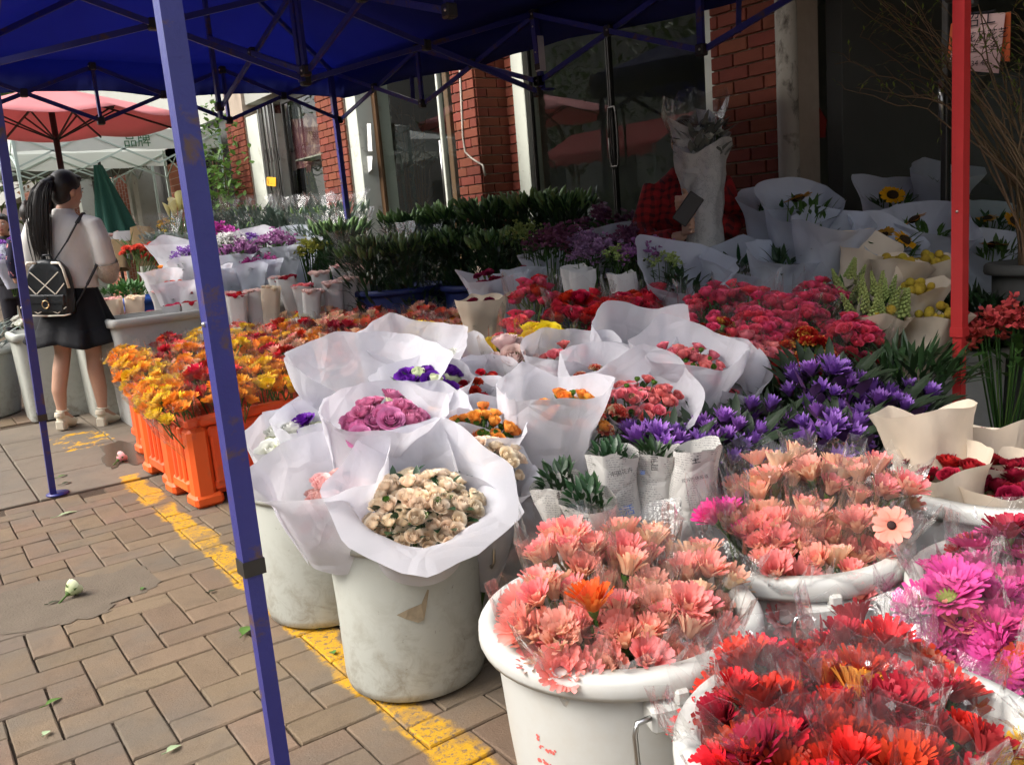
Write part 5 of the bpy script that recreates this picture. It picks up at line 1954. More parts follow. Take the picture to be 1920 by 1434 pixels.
film_bunch('gerbera_bunch', 'tall sleeve of large red gerberas above the crates by the near blue leg', P3(372, 692, 4.1), V((1.25, 4.25, .1)), .10, 9, G['red'] + G['coral'], 'flowers', fm=M_FILMD, size=1.15)
# ================================================================== grey tubs with paper packed roses
for x, y, place in ((1.42, 6.22, 'nearest the woman'), (2.02, 6.17, 'in the middle of its row'), (2.62, 6.12, 'closest to the lilies')):
    rect_tub('tall grey plastic tub of paper packed roses %s' % place, x, y, .57, .42, .70)
rect_tub('tall pale tub behind the woman holding small red roses', 1.28, 6.78, .50, .36, .66, M_TUBG)
rect_tub('pale grey tub standing just behind the woman', .90, 7.10, .46, .40, .62, M_TUBG)
bucket('round white tub of silvery foliage at the left edge', .42, 7.62, h=.50, rt=.34, rb=.28, m=M_TUBG)


def pack(label, px, py, dp, meshes, w=.12, h=.30, n=9, m=None, size=1.0, tilt=.12, name='rose_pack', sink=.02):
    """square paper sleeve packed tight with roses"""
    s = nseed()
    r = random.Random(s)
    O = P3(px, py, dp)
    d = V((r.uniform(-tilt, tilt), r.uniform(-tilt, tilt) - .05, 1)).normalized()
    b = O - d * h
    t = thing(name, label, 'bouquet', b, 'roses packed in white paper sleeves')
    e1 = V((cos(.5), -sin(.5), 0))
    e2 = d.cross(e1).normalized()
    rows = []
    for i in range(7):
        v = i / 6
        row = []
        for k in range(24):
            a = 2 * pi * k / 24
            q = max(abs(cos(a)), abs(sin(a)))
            rad = w / 2 * (.72 + .28 * v) / q ** .75 + r.uniform(-.003, .003)
            p = d * (h * v + (.02 * nz3(a, s, 0) if i == 6 else 0)) + (e1 * cos(a) + e2 * sin(a)) * rad
            row.append(p + e1 * .006 * nz3(p.x * 30, p.z * 20, s))
        rows.append(row)
    MB().grid(rows, closed=True).obj('paper_sleeve', m or M_BOARD, t)
    if n:
        heads(t, d * (h - sink), d, w * .48, n, meshes, s, dome=.0, size=size, lean=.1, jit=.1, zj=.006)
    stems(t, (0, 0, 0), d * (h * .8), w * .3, 5, s)
    return t


PK = [
    (206, 560, 6.25, 'blush', 'half hidden behind the black skirt'), (252, 556, 6.3, 'cream', 'with cream roses beside the green bunch'),
    (322, 572, 5.95, 'hot', 'with a bright pink top standing on the white tub'), (362, 566, 5.95, 'red', 'showing a narrow red slit by the near blue leg'),
    (300, 545, 6.2, 'blush', 'with pinkish tops in front of the orange wraps'), (428, 550, 5.95, 'blush', 'just past the near blue leg'),
    (446, 552, 5.85, 'red', 'with red petals along its edge'), (474, 546, 5.9, 'pale', 'with pale tops, leaning forwards'), (508, 538, 5.9, 'cream', 'with a torn yellowish rim'),
    (536, 521, 6.1, 'dred', 'filled with purple red roses'), (565, 534, 5.95, 'pink', 'with salmon roses at the corner of the middle tub'),
    (600, 512, 6.2, 'pale', 'tall one at the lily side of the gap'), (624, 530, 6.0, 'pale', 'at the street corner of the last tub'), (655, 522, 6.05, 'pale', 'in the middle of the last tub'),
    (636, 498, 6.3, 'blush', 'smallest white one at the back of the last tub'), (668, 503, 6.3, 'pale', 'with a pink edge touching the lilies'), (680, 526, 6.1, 'pale', 'lowest at the lily end'),
    (585, 545, 5.9, 'pale', 'crumpled one low in the middle tub'), (395, 545, 6.1, 'pink', 'mostly behind the near blue leg'), (520, 520, 6.2, 'blush', 'just in front of the magenta statice'),
]
for k, (px, py, dp, c, place) in enumerate(PK):
    pack('white paper sleeve of roses ' + place, px, py, dp, RS[c], w=.125 if k % 3 else .14, n=9, m=M_BOARD if k not in (0, 1, 8) else M_CREAM, size=1.1 if c in ('blush', 'cream', 'hot', 'pink') else .85)

# ------------------------------------------------------------------ statice, alstroemeria and other bunches behind
m_st_p = pm('statice_purple', (.22, .07, .42), tip=(.40, .17, .60), transl=.2)
m_st_m = pm('statice_mauve', (.30, .10, .30), tip=(.42, .18, .38), transl=.2)
m_st_mg = pm('statice_magenta', (.38, .03, .24), tip=(.50, .07, .34), transl=.2)
m_st_w = pm('statice_white', (.72, .70, .68), tip=(.8, .78, .76), transl=.2)
m_st_dk = pm('statice_dusky', (.16, .05, .10), tip=(.26, .09, .16), transl=.15)
m_st_lil = pm('statice_lilac', (.34, .16, .36), tip=(.46, .28, .46), transl=.15)
m_st_g = pm('solidago', (.28, .30, .05), tip=(.42, .42, .09), transl=.2)
m_st_r = pm('red_filler', (.42, .035, .04), tip=(.55, .08, .07), transl=.15)
m_gm = pm('green_mum', (.22, .34, .08), tip=(.42, .50, .18), transl=.2)
SPR = {k: spray('spray_' + k, m, n=110, R=.10, H=.07, s=.016, seed=i) for i, (k, m) in enumerate((
    ('purple', m_st_p), ('mauve', m_st_m), ('magenta', m_st_mg), ('white', m_st_w), ('dusky', m_st_dk), ('lilac', m_st_lil), ('gold', m_st_g), ('red', m_st_r), ('greenmum', m_gm)))}


def spray_bunch(label, px, py, dp, kind, R=.12, paper=None, up=(0, -.1, 1), name='statice_bunch', base_drop=.35, group='statice and filler bunches', lip_b=.05, wr=None, cat='flowers', n=1):
    O = P3(px, py, dp)
    ax = V(up).normalized()
    b = O - ax * base_drop
    t = thing(name, label, cat, b, group)
    for k in range(n):
        o = link('flower_spray', SPR[kind], t, ax * base_drop + V((RNG.uniform(-.04, .04), RNG.uniform(-.04, .04), RNG.uniform(-.01, .01))) * (n > 1), aim(ax, RNG.uniform(0, 6)), R / .10)
        o['kind'] = 'stuff'
    if paper:
        wrapper(t, (0, 0, 0), ax * base_drop, wr or R * 1.2, paper, nseed(), lip_b=lip_b, lip_f=-.04, corner=.02, flare=.1)
    stems(t, (0, 0, 0), ax * base_drop * .9, R * .6, 6, nseed())
    return t


for a in [
    ('mauve statice bunch in front of the bluish wrap', 524, 468, 6.7, 'mauve', .15, M_PAPERB),
    ('mauve pink statice bunch just past the near blue leg', 446, 484, 6.5, 'mauve', .14, M_PAPERB),
    ('small wrap of magenta statice below the mauve ones', 470, 506, 6.3, 'magenta', .09, M_PAPERB),
    ('small wrap of magenta statice next to the middle tub', 500, 497, 6.4, 'magenta', .09, M_PAPERB),
    ('bright magenta stock bunch beside the near blue leg', 420, 450, 7.2, 'magenta', .15, None),
    ('lavender and white statice left of the near blue leg', 352, 488, 6.6, 'purple', .12, M_PAPER),
    ('white statice bunch above the lavender one', 430, 466, 6.9, 'white', .14, None),
    ('purple statice bunch under the tall white wrap', 478, 458, 7.0, 'purple', .11, None),
    ('yellow green solidago bunch beside the mauve statice', 575, 478, 6.7, 'gold', .13, None),
    ('yellow green solidago bunch nearest the lilies', 608, 476, 6.8, 'gold', .12, None),
    ('dusky purple statice bunch at the street end of the shaded row', 1050, 470, 4.4, 'dusky', .14, None),
    ('dusky statice bunch with pale flecks in the shaded row', 1125, 478, 4.3, 'lilac', .13, None),
    ('dusky purple statice bunch in the middle of the shaded row', 1180, 472, 4.4, 'dusky', .14, None),
    ('lilac statice bunch below the newspaper of the bouquet carrier', 1235, 492, 4.2, 'mauve', .12, None),
    ('lilac statice bunch over the white tipped sleeves', 1105, 492, 4.1, 'lilac', .10, None),
    ('lilac statice bunch beside the green button flowers', 1195, 490, 4.0, 'mauve', .10, None),
    ('reddish brown filler bunch in white paper at the back of the shaded row', 1140, 430, 5.0, 'dusky', .15, M_PAPERB),
    ('green button flowers under the bouquet carrier', 1245, 505, 3.95, 'greenmum', .08, None),
    ('green button flowers between two lilac bunches', 1160, 488, 4.0, 'greenmum', .07, None),
    ('pale green leafy heads standing apart by the lilies', 992, 455, 4.7, 'greenmum', .12, None),
    ('red feathery filler bush at the picture edge past the red leg', 1905, 650, 3.1, 'red', .17, None),
]:
    spray_bunch(*a[:5], R=a[5], paper=a[6], n=2 if a[5] > .12 else 1)

for (label, px, py, dp, R, n, ms, kw) in [
    ('large bright white wrap left of the near blue leg', 345, 474, 6.9, .16, 4, RS['whiteE'], dict(wr=.22, lip_b=.08, lip_f=.06, corner=.05, sink=.1)),
    ('tall white wrap with white blooms standing behind the statice', 470, 446, 7.2, .16, 6, RS['whiteE'], dict(wr=.20, lip_b=.07, lip_f=.0, corner=.05, sink=.05)),
    ('bluish white wrap with dark sprigs beside the lilies', 558, 452, 7.2, .16, 0, None, dict(wr=.20, lip_b=.05, lip_f=.04, corner=.04, pmat=M_PAPERB, nleaf=30)),
    ('white wrap of orange alstroemeria left of the near blue leg', 330, 532, 6.15, .13, 16, CARN['coral'], dict(wr=.16, lip_b=.05, lip_f=-.06, size=.6, nleaf=20, sink=-.01)),
    ('wrap of peach alstroemeria above the orange one', 305, 508, 6.5, .12, 14, RS['orange'], dict(wr=.15, lip_b=.04, lip_f=-.04, nleaf=14, sink=-.01, size=1.2)),
    ('small wrap of orange roses just behind the near blue leg', 402, 510, 6.3, .09, 10, RS['orange'], dict(wr=.11, lip_b=.05, lip_f=.0, nleaf=8, sink=.0, size=1.2)),
    ('wrap of brownish orange buds right of the near blue leg', 430, 512, 6.35, .10, 12, RS['orange'], dict(wr=.12, pmat=M_PAPERB, lip_b=.04, lip_f=.0, nleaf=12, sink=.0, size=1.1)),
]:
    O = P3(px, py, dp)
    b = O - V((0, -.08, .45))
    paper_bunch('bouquet', label, O, b, R, n, ms, group='bouquets behind the tubs', **kw)


def loose_bunch(name, label, px, py, dp, R, n, ms, drop=.4, size=1.0, nleaf=20, leafm=None, up=(0, -.1, 1), cat='flowers', lean=.6, lL=.06, dome=.08):
    O = P3(px, py, dp)
    ax = V(up).normalized()
    t = thing(name, label, cat, O - ax * drop)
    o = ax * drop
    if n:
        heads(t, o, ax, R, n, ms, nseed(), dome=dome, size=size, lean=lean)
    leaves(t, o, ax, R, nleaf, leafm or M_LEAF, nseed(), L=lL)
    stems(t, (0, 0, 0), o, R * .8, 8, nseed())
    return t


loose_bunch('gladiolus_bunch', 'coral red gladiolus lying beside the woman', 280, 466, 7.2, .20, 26, CARN['coral'], size=1.15, nleaf=18, up=(.35, .1, 1), lL=.2)
loose_bunch('green_bunch', 'dense dark green leafy bunch beside the white blouse', 236, 528, 6.6, .17, 0, None, nleaf=230, leafm=M_LEAF, lL=.07)
loose_bunch('yellow_bunch', 'small golden yellow flowers behind the coral gladiolus', 312, 416, 8.2, .09, 10, G['yellow'], nleaf=10, size=.8)
t = loose_bunch('calla_bunch', 'pale yellow calla lilies standing tall left of the near blue leg', 336, 404, 8.0, .10, 0, None, nleaf=4)
m_calla = pm('calla', (.80, .72, .36), back=(.78, .74, .45))
cal = MB()
cal.grid([[V((.016 * (1 - .2 * v) * cos(a) * (.3 + v * 1.3), .016 * sin(a) * (.3 + v * 1.3), .09 * v + .02 * v * cos(a))) for a in [2 * pi * k / 10 for k in range(10)]] for v in (0, .3, .6, .85, 1)], closed=True)
cal.tube([(0, 0, -.3), (0, 0, 0)], .006, 5, 1, False)
calm = cal.mesh('calla', [m_calla, M_STEM])
heads(t, V((0, -.04, .42)), V((0, 0, 1)), .09, 9, [calm], 5, size=1.5, lean=.15, jit=.12, dome=.02)
loose_bunch('rose_tray', 'tray of small red and magenta roses beside the black skirt', 262, 592, 6.35, .22, 46, RS['hot'] + RS['red'], drop=.12, nleaf=60, size=.95, lL=.04, dome=.02)
loose_bunch('rose_tray', 'pink and white roses in the tub behind the woman', 66, 592, 7.6, .18, 16, RS['pink'] + RS['whiteE'], drop=.2, nleaf=20, size=1.0)
silv = shade_leaf_clump('silver_foliage', 260, .30, .18, .10, .045, M_SILVER, 9, up=.6)
t = thing('silver_foliage', 'silvery dusty leaves piled in the round white tub', 'foliage', (.42, 7.62, .48))
o = link('foliage', silv, t)
o['kind'] = 'stuff'
# kraft wrapped bundles in a blue tub beyond the woman
rect_tub('blue plastic tub of brown paper bundles', 2.02, 8.05, .75, .55, .72, M_BLUETUB)
for k, (px, py) in enumerate(((192, 462), (222, 455), (252, 450), (205, 440), (238, 436), (268, 432), (285, 436))):
    pack('brown paper bundle ' + ('lowest beside the white blouse', 'in the middle of the blue tub', 'nearest the coral gladiolus', 'white topped, upper row by the blouse', 'white topped, in the upper row', 'torn one, highest of the pile', 'greenish one by the yellow flowers')[k],
         px, py, 8.3, RS['blush'], w=.20, h=.26, n=4 if k in (3, 4) else 0, m=M_KRAFT if k not in (3, 4) else M_BOARD, tilt=.4, name='paper_bundle')
t = thing('wrapped_greens', 'pale green leaves in cloudy film by the yellow callas', 'flowers', P3(300, 440, 7.7) - V((0, 0, .3)))
o = link('foliage', silv, t, (0, 0, .2), None, .55)
o['kind'] = 'stuff'
film(t, (0, 0, 0), (0, 0, .42), .2, 3, M_FILMD)
t = thing('wrapped_greens', 'pale green leaves in cloudy film right under the callas', 'flowers', P3(352, 440, 7.6) - V((0, 0, .3)))
o = link('foliage', silv, t, (0, 0, .2), None, .5)
o['kind'] = 'stuff'
film(t, (0, 0, 0), (0, 0, .42), .18, 4, M_FILMD)

# ------------------------------------------------------------------ lilies in bud along the shop front
m_lbud = mat('lily_bud', (.16, .26, .08), rough=.5, var=.25, scale=10, rand=.2, huer=.02, spec=.4)
m_gleaf = mat('lily_leaf', (.030, .070, .024), rough=.42, var=.3, scale=8, rand=.2, huer=.02, transl=.15, spec=.5)
m_pleaf = mat('pale_leaf', (.11, .16, .12), rough=.5, var=.3, scale=8, rand=.15, huer=.02, transl=.15, spec=.4)
LILY = [shade_leaf_clump('lily_foliage', 420, .24, .34, .13, .028, m_gleaf, 20 + k, up=.8, mats2=m_lbud, buds=60, bl=.095, drop=.30) for k in range(3)]
PALE = [shade_leaf_clump('pale_foliage', 380, .26, .30, .13, .030, m_pleaf, 30 + k, up=.9, mats2=m_lbud, buds=10, bl=.07, drop=.25) for k in range(2)]
m_darktub = mat('dark_blue_plastic', (.012, .020, .10), rough=.5, var=.1, rand=.02, huer=0)
for x, y, place in ((2.95, 5.55, 'nearest dark tub of lilies, half hidden by roses'), (3.35, 5.0, 'dark tub of lilies before the glass doors'), (2.95, 6.75, 'dark tub under the lilies by the far blue leg'),
                    (3.35, 7.9, 'dark tub of pale leaves by the brick pier'), (2.9, 8.6, 'dark tub of pale leaves beyond the statice'), (3.5, 4.35, 'dark tub of lilies closest to the bouquet carrier')):
    bucket(place, x, y, h=.72, rt=.33, rb=.28, m=m_darktub)
for k, (px, py, dp, sc, kind, place, fl) in enumerate([
    (700, 478, 6.05, 1.0, 0, 'lily buds in dark leaves, biggest bunch nearest the roses', True),
    (640, 440, 6.7, .9, 0, 'lily buds in dark leaves above the solidago', True),
    (765, 470, 6.0, .85, 0, 'lily buds in dark leaves with a glinting film at its side', True),
    (770, 425, 6.6, .95, 0, 'upright lily buds under the branch window', False),
    (850, 412, 6.5, 1.0, 0, 'lily buds standing before the brick pier', False),
    (850, 455, 6.0, .8, 0, 'shaded lily buds above the blue tub', False),
    (925, 405, 6.1, 1.0, 0, 'lily buds reaching up in front of the white door post', False),
    (1000, 395, 5.9, 1.0, 0, 'lily buds in front of the reflecting glass door', False),
    (1065, 390, 5.6, .8, 0, 'darkest lily bunch at the end of the row', False),
    (930, 460, 5.6, .8, 0, 'low lily bunch in deep shade', False),
    (415, 410, 8.6, 1.0, 1, 'pale leafy bunch in film just past the near blue leg', True),
    (470, 402, 8.4, 1.0, 1, 'pale leafy bunch in film below the white shop post', True),
    (525, 405, 8.2, 1.0, 1, 'pale leafy bunch in film under the folding gate', True),
    (585, 402, 8.0, 1.0, 1, 'pale leafy bunch in film at the foot of the brick pier', True),
    (640, 395, 7.8, .9, 1, 'pale leafy bunch in film behind the far blue leg', True),
    (450, 430, 8.0, .8, 1, 'low pale leafy bunch behind the magenta stock', True),
    (590, 432, 7.4, .8, 1, 'low pale leafy bunch behind the bluish wrap', True),
]):
    O = P3(px, py, dp)
    t = thing('lily_bunch' if kind == 0 else 'leafy_bunch', place, 'lilies' if kind == 0 else 'foliage', O - V((0, 0, .30 * sc)), 'lilies and leaves along the shop front')
    o = link('foliage', (LILY if kind == 0 else PALE)[k % (3 if kind == 0 else 2)], t, (0, 0, 0), Quaternion((0, 0, 1), k * 1.3), sc)
    o['kind'] = 'stuff'
    if fl:
        film(t, (0, 0, -.15), (0, 0, .42 * sc), .27 * sc, k, M_FILMD, crumple=.05, nu=20)

# ------------------------------------------------------------------ sunflowers, golden balls and dark leaves on the right
for k, (label, px, py, dp, R, n, kw) in enumerate([
    ('bluish wrap of sunflowers beside the bouquet carrier', 1452, 396, 4.1, .14, 0, dict(lip_b=.06, lip_f=.02)),
    ('bluish wrap with one sunflower facing sideways', 1500, 392, 3.9, .15, 1, dict(lip_b=.08, lip_f=-.04, shift=(.0, -.06, .02))),
    ('bluish wrap of sunflowers in front of the dark doorway', 1680, 375, 4.3, .16, 2, dict(lip_b=.08, lip_f=-.04)),
    ('bluish wrap standing tall beside the red leg', 1768, 345, 4.3, .13, 0, dict(lip_b=.06, lip_f=.05)),
    ('wide bluish wrap of sunflowers under the red leg', 1745, 430, 3.9, .18, 1, dict(lip_b=.08, lip_f=.0)),
    ('bluish wrap with a sunflower above the golden balls', 1675, 450, 3.7, .14, 2, dict(lip_b=.05, lip_f=-.06)),
    ('bluish wrap of sunflowers past the red leg', 1870, 410, 4.2, .16, 2, dict(lip_b=.06, lip_f=-.06)),
    ('bluish wrap with one open sunflower at the picture edge', 1880, 468, 3.8, .15, 1, dict(lip_b=.05, lip_f=-.06)),
    ('bluish wrap below the bouquet carrier, nearest the red roses', 1285, 520, 3.85, .17, 0, dict(lip_b=.06, lip_f=.0, corner=.05)),
    ('bluish wrap with purple stars behind the pink roses', 1390, 495, 3.95, .16, 0, dict(lip_b=.05, lip_f=.0)),
    ('bluish wrap behind the top of the pink bank', 1470, 490, 3.8, .14, 0, dict(lip_b=.05, lip_f=.02)),
    ('tall flat lilac wrap rising behind the pink bank', 1550, 455, 3.75, .13, 0, dict(lip_b=.09, lip_f=.07, corner=.03)),
]):
    O = P3(px, py, dp)
    ax = V((-.05, -.25, 1)).normalized()
    b = O - ax * .42
    paper_bunch('sunflower_bouquet', label, O, b, R, n, G['sun'], M_PAPERB, group='bluish wraps in the shade', wr=R * 1.05, sink=-.03, nleaf=34, leafm=M_LEAF if k < 8 else M_DLEAF, lL=.09, dome=.0, lean=.8, size=1.0, fr=.6, front=(-.6, -1, .3), **kw)
m_ballc = mat('golden_ball', (.42, .30, .03), rough=.9, var=.3, scale=220, rand=.12, huer=.01, bump=.6, bscale=500)
ball = MB().ball((0, 0, 0), .0165, 0, 12, 8)
ball.tube([(0, 0, -.12), (0, 0, -.01)], .002, 4, 1, False)
ballm = ball.mesh('golden_ball', [m_ballc, M_STEM])
for (label, px, py, dp, R, n, kw) in [
    ('cream wrap of golden ball flowers, topmost beside the red leg', 1750, 497, 3.55, .085, 18, dict(lip_b=.03, lip_f=-.06)),
    ('cream wrap of golden ball flowers nearest the green snapdragons', 1690, 498, 3.45, .085, 20, dict(lip_b=.03, lip_f=-.04)),
    ('cream wrap of golden ball flowers half folded shut', 1725, 545, 3.3, .075, 14, dict(lip_b=.05, lip_f=.0)),
    ('cream wrap of golden ball flowers spilling down by the red leg', 1757, 598, 3.2, .075, 14, dict(lip_b=.05, lip_f=-.06)),
    ('crumpled cream wrap standing empty above the snapdragons', 1622, 490, 3.6, .08, 0, dict(lip_b=.04, lip_f=.03)),
    ('shaded cream wrap of golden balls below the snapdragons', 1655, 600, 3.2, .07, 8, dict(lip_b=.02, lip_f=.0)),
]:
    O = P3(px, py, dp)
    b = O - V((.0, -.16, .34))
    paper_bunch('golden_ball_bouquet', label, O, b, R, n, [ballm], M_CREAM, group='golden ball flowers in cream paper', wr=R * 1.15, sink=-.035, nleaf=0, dome=.03, lean=.6, size=1.0, corner=.05, flare=.3, **kw)
m_snap = pm('snapdragon', (.42, .50, .16), tip=(.58, .64, .32))
snap = MB()
r = random.Random(3)
for k in range(44):
    z = .10 * k / 44
    a = k * 2.4
    rad = .016 * (1 - z / .12)
    snap.ball((rad * cos(a), rad * sin(a), z), .0085 * (1 - z / .16), 0, 6, 4)
snapm = snap.mesh('snapdragon', [m_snap, M_STEM])
loose_bunch('snapdragon_bunch', 'pale green snapdragons beside the golden balls', 1650, 560, 3.25, .10, 16, [snapm], size=1.0, nleaf=20, lean=.4, drop=.4)
loose_bunch('snapdragon_bunch', 'smaller pale green snapdragons at the top of the pink bank', 1590, 525, 3.45, .06, 8, [snapm], size=.9, nleaf=12, lean=.4, drop=.4)
loose_bunch('leafy_mass', 'dark glossy leaves right of the red leg', 1865, 560, 3.4, .30, 0, None, drop=.5, nleaf=420, leafm=M_DLEAF, lL=.11)
loose_bunch('leafy_mass', 'dark leaves in film left of the red leg', 1715, 665, 2.95, .16, 0, None, drop=.4, nleaf=150, leafm=M_DLEAF, lL=.12)
loose_bunch('leafy_mass', 'dark stems and leaves under the variegated carnations', 1480, 715, 2.85, .18, 0, None, drop=.3, nleaf=130, leafm=M_DLEAF, lL=.09)
loose_bunch('leafy_mass', 'dark fern like greens in white paper by the bouquet carrier', 1200, 445, 4.7, .18, 0, None, drop=.4, nleaf=260, leafm=M_DLEAF, lL=.06)
for k, (px, py, dp) in enumerate(((1090, 506, 3.95), (1075, 500, 4.0), (1165, 512, 3.9))):
    pack('white tipped paper sleeve behind the red roses ' + ('nearest the lilac statice', 'at the street end', 'closest to the bouquet carrier')[k], px, py, dp, RS['red'], w=.12, h=.22, n=0, m=M_BOARD, name='paper_sleeve_pack')
for (label, px, py, dp, R, n, ms, pmn) in [
    ('white wrap of dark red carnations behind the red rose row', 930, 520, 4.4, .14, 20, CARN['dark'], M_PAPERB),
    ('second white wrap of dark carnations closer to the red roses', 985, 512, 4.5, .10, 9, CARN['dark'], M_PAPERB),
    ('large bluish wrap lying behind the dark carnations', 1040, 480, 4.6, .15, 0, None, M_PAPERB),
    ('cream paper cone beside the dark carnations', 905, 565, 4.0, .09, 3, CARN['dark'], M_CREAM),
]:
    O = P3(px, py, dp)
    b = O - V((-.02, -.12, .40))
    paper_bunch('carnation_bouquet', label, O, b, R, n, ms, pmn, group='carnations in paper', wr=R * 1.2, sink=.0, nleaf=10, lip_b=.06, lip_f=-.04)
# display step that carries the back rows
for (x, y, w, d, h, lb) in ((3.35, 3.05, .9, 1.1, .52, 'low dark display step carrying the shaded bunches'), (3.62, 1.75, .6, 1.3, .58, 'low dark display step carrying the sunflowers'),
                            (2.75, 3.85, .8, .6, .50, 'low dark display step under the statice row'), (2.1, 7.2, 1.5, .9, .55, 'low dark display step under the statice and white wraps')):
    st_ = thing('display_step', lb, 'step', (x, y, 0))
    MB().bbox((0, 0, h - .02), (w, d, .04), .005).obj('top_board', m_dark, st_, smooth=False)
    for sx in (-1, 1):
        for sy in (-1, 1):
            MB().bbox((sx * (w / 2 - .04), sy * (d / 2 - .04), (h - .042) / 2), (.04, .04, h - .042), .004).obj('leg', m_dark, st_, smooth=False)

# twisted willow branches by the sign
wil = thing('willow_branches', 'twisted bare willow branches with a few green shoots by the sign', 'branches', P3(1935, 420, 3.4))
m_bark = mat('willow_bark', (.13, .085, .045), rough=.8, var=.3, scale=30, rand=.1)
m_shoot = mat('shoot_green', (.14, .20, .03), rough=.6, var=.2, transl=.2)
wr = random.Random(17)
wb_ = P3(1945, 420, 3.4)
bucket('tall dark bucket holding the willow branches', wb_.x, wb_.y, h=.80, rt=.16, rb=.13, m=m_dark)
for k in range(34):
    a0 = P3(1930 + wr.uniform(-30, 60), 380 + wr.uniform(-30, 60), 3.4 + wr.uniform(-.1, .1))
    e = P3(wr.uniform(1560, 1900) if k < 26 else wr.uniform(1880, 1960), wr.uniform(-90, 190), 3.45 + wr.uniform(-.25, .3))
    pts = []
    for i in range(15):
        t = i / 14
        p = a0.lerp(e, t) + V((0, 0, .10 * sin(pi * t)))
        am = .035 * t ** .5
        p += V((am * nz3(t * 5, k * 3.1, 0), am * nz3(t * 5, k * 3.1, 9), am * 1.6 * nz3(t * 6, k * 3.1, 5)))
        pts.append(p - wil.location)
    br = MB().tube([V((wb_.x - wil.location.x + wr.uniform(-.05, .05), wb_.y - wil.location.y + wr.uniform(-.05, .05), .5 - wil.location.z))] + pts, [.005] + [.0045 * (1 - .75 * i / 14) for i in range(15)], 5, 0, False)
    for q in range(7):
        i = wr.randrange(7, 15)
        d = V((wr.uniform(-1, .3), wr.uniform(-1, 1), wr.uniform(-.3, 1))).normalized()
        br.tube([pts[i], pts[i] + d * .03 + V((0, 0, .01)), pts[i] + d * .065 + V((.01, 0, .0))], [.0015, .0012, .0008], 4, 0, False)
        for z in range(2):
            br.leaf(pts[i] + d * (.03 + .03 * z), d + V((wr.uniform(-.6, .6), wr.uniform(-.6, .6), .3)), .026, .008, 1, .2, .2, 2)
    br.obj('branch', [m_bark, m_shoot], wil)

# bare branches in a vase behind the brown framed door
vb = thing('branch_vase', 'bunch of bare budding branches seen through the brown framed door', 'branches', (4.75, PX(770, 300, 4.75).y, .06))
MB().lathe([(0, 0), (.10, 0), (.12, .25), (.10, .5), (.11, .55), (.10, .55), (.09, .5), (.09, .3), (0, .3)], 20).obj('vase', m_dark, vb)
for k in range(16):
    a = wr.uniform(0, 6.28)
    top = V((.32 * cos(a) * wr.random(), .40 * sin(a) * wr.random(), wr.uniform(1.5, 2.35)))
    pts = [V((.03 * cos(a), .03 * sin(a), .3)).lerp(top, i / 8) + V((.03 * nz3(i * .6, k, 0), .03 * nz3(i * .6, k, 7), 0)) for i in range(9)]
    br = MB().tube(pts, [.007 * (1 - .8 * i / 8) for i in range(9)], 4, 0, False)
    for q in range(6):
        i = wr.randrange(3, 9)
        d = V((wr.uniform(-1, 1), wr.uniform(-1, 1), wr.uniform(.2, 1))).normalized()
        br.tube([pts[i], pts[i] + d * .16], [.003, .001], 4, 0, False)
        br.ball(pts[i] + d * .13, .008, 0, 5, 4)
    br.obj('branch', m_bark, vb)

# climbing plant beyond the white post
iv = thing('climbing_plant', 'green climbing plant against the shadowed bay beside the near blue leg', 'plant', (PX(415, 330, 3.8).x, PX(415, 330, 3.8).y, 0))
im = MB()
ir = random.Random(23)
c0 = P3(412, 320, 11.3) - iv.location
for k in range(620):
    u, w = ir.gauss(0, .34), ir.gauss(-.15, .50)
    p = c0 + V((ir.gauss(0, .12), -u * .9, w))
    if w < -.1 and abs(u) > .7:
        continue
    im.leaf(p, (ir.uniform(-1, .2), ir.uniform(-1, 1), ir.uniform(-.5, .8)), ir.uniform(.06, .12), ir.uniform(.04, .08), 0, .2, .2, 3)
tag(im.obj('crown', mat('ivy_leaf', (.075, .15, .03), rough=.5, var=.35, scale=3, rand=0, huer=0, transl=.25, blotch=((.12, .22, .04), 4, .5, .62)), iv), None, kind='stuff')
tr = MB()
for k in range(5):
    tr.tube([V((ir.uniform(-.1, .1), ir.uniform(-.2, .2), 0)), c0 + V((0, ir.uniform(-.3, .3), ir.uniform(-.3, .3)))], [.02, .008], 5, 0, False)
tr.obj('trunk', m_bark, iv)
# ================================================================== far things down the street
m_redcan = mat('red_canvas', (.70, .26, .27), rough=.7, var=.06, scale=3, rand=0, huer=0, transl=.35)
m_pole = mat('dark_pole', (.035, .03, .028), rough=.5, var=.1, rand=0, huer=0)
uc = P3(112, 300, 8.4)
um = thing('parasol', 'large red market parasol with dark pole behind the woman', 'parasol', (uc.x, uc.y, 0))
ur, uz, uh = 1.22, 2.34, .34
cvu = MB()
rows = []
for i in range(7):
    v = i / 6
    row = []
    for k in range(48):
        a = 2 * pi * k / 48 + .25
        seg = (k % 6) / 6.0
        rad = ur * v * (1 - .06 * sin(pi * seg) * v)
        row.append(V((rad * cos(a), rad * sin(a), uz + uh * (1 - v ** 1.05) - .05 * v * sin(pi * seg))))
    rows.append(row)
cvu.grid(rows, closed=True)
cvu.obj('canopy', m_redcan, um).modifiers.new('thickness', 'SOLIDIFY').thickness = .003
MB().tube([(0, 0, 0), (0, 0, uz + uh)], .028, 10).obj('pole', m_pole, um)
for k in range(8):
    a = 2 * pi * k / 8 + .25
    MB().bar((0, 0, uz + uh - .03), (ur * .98 * cos(a), ur * .98 * sin(a), uz - .015), .012, .018).obj('rib', m_pole, um, smooth=False)
    MB().bar((.03 * cos(a), .03 * sin(a), uz - .14), (ur * .5 * cos(a), ur * .5 * sin(a), uz + uh * .5 - .03), .010, .014).obj('strut', m_pole, um, smooth=False)
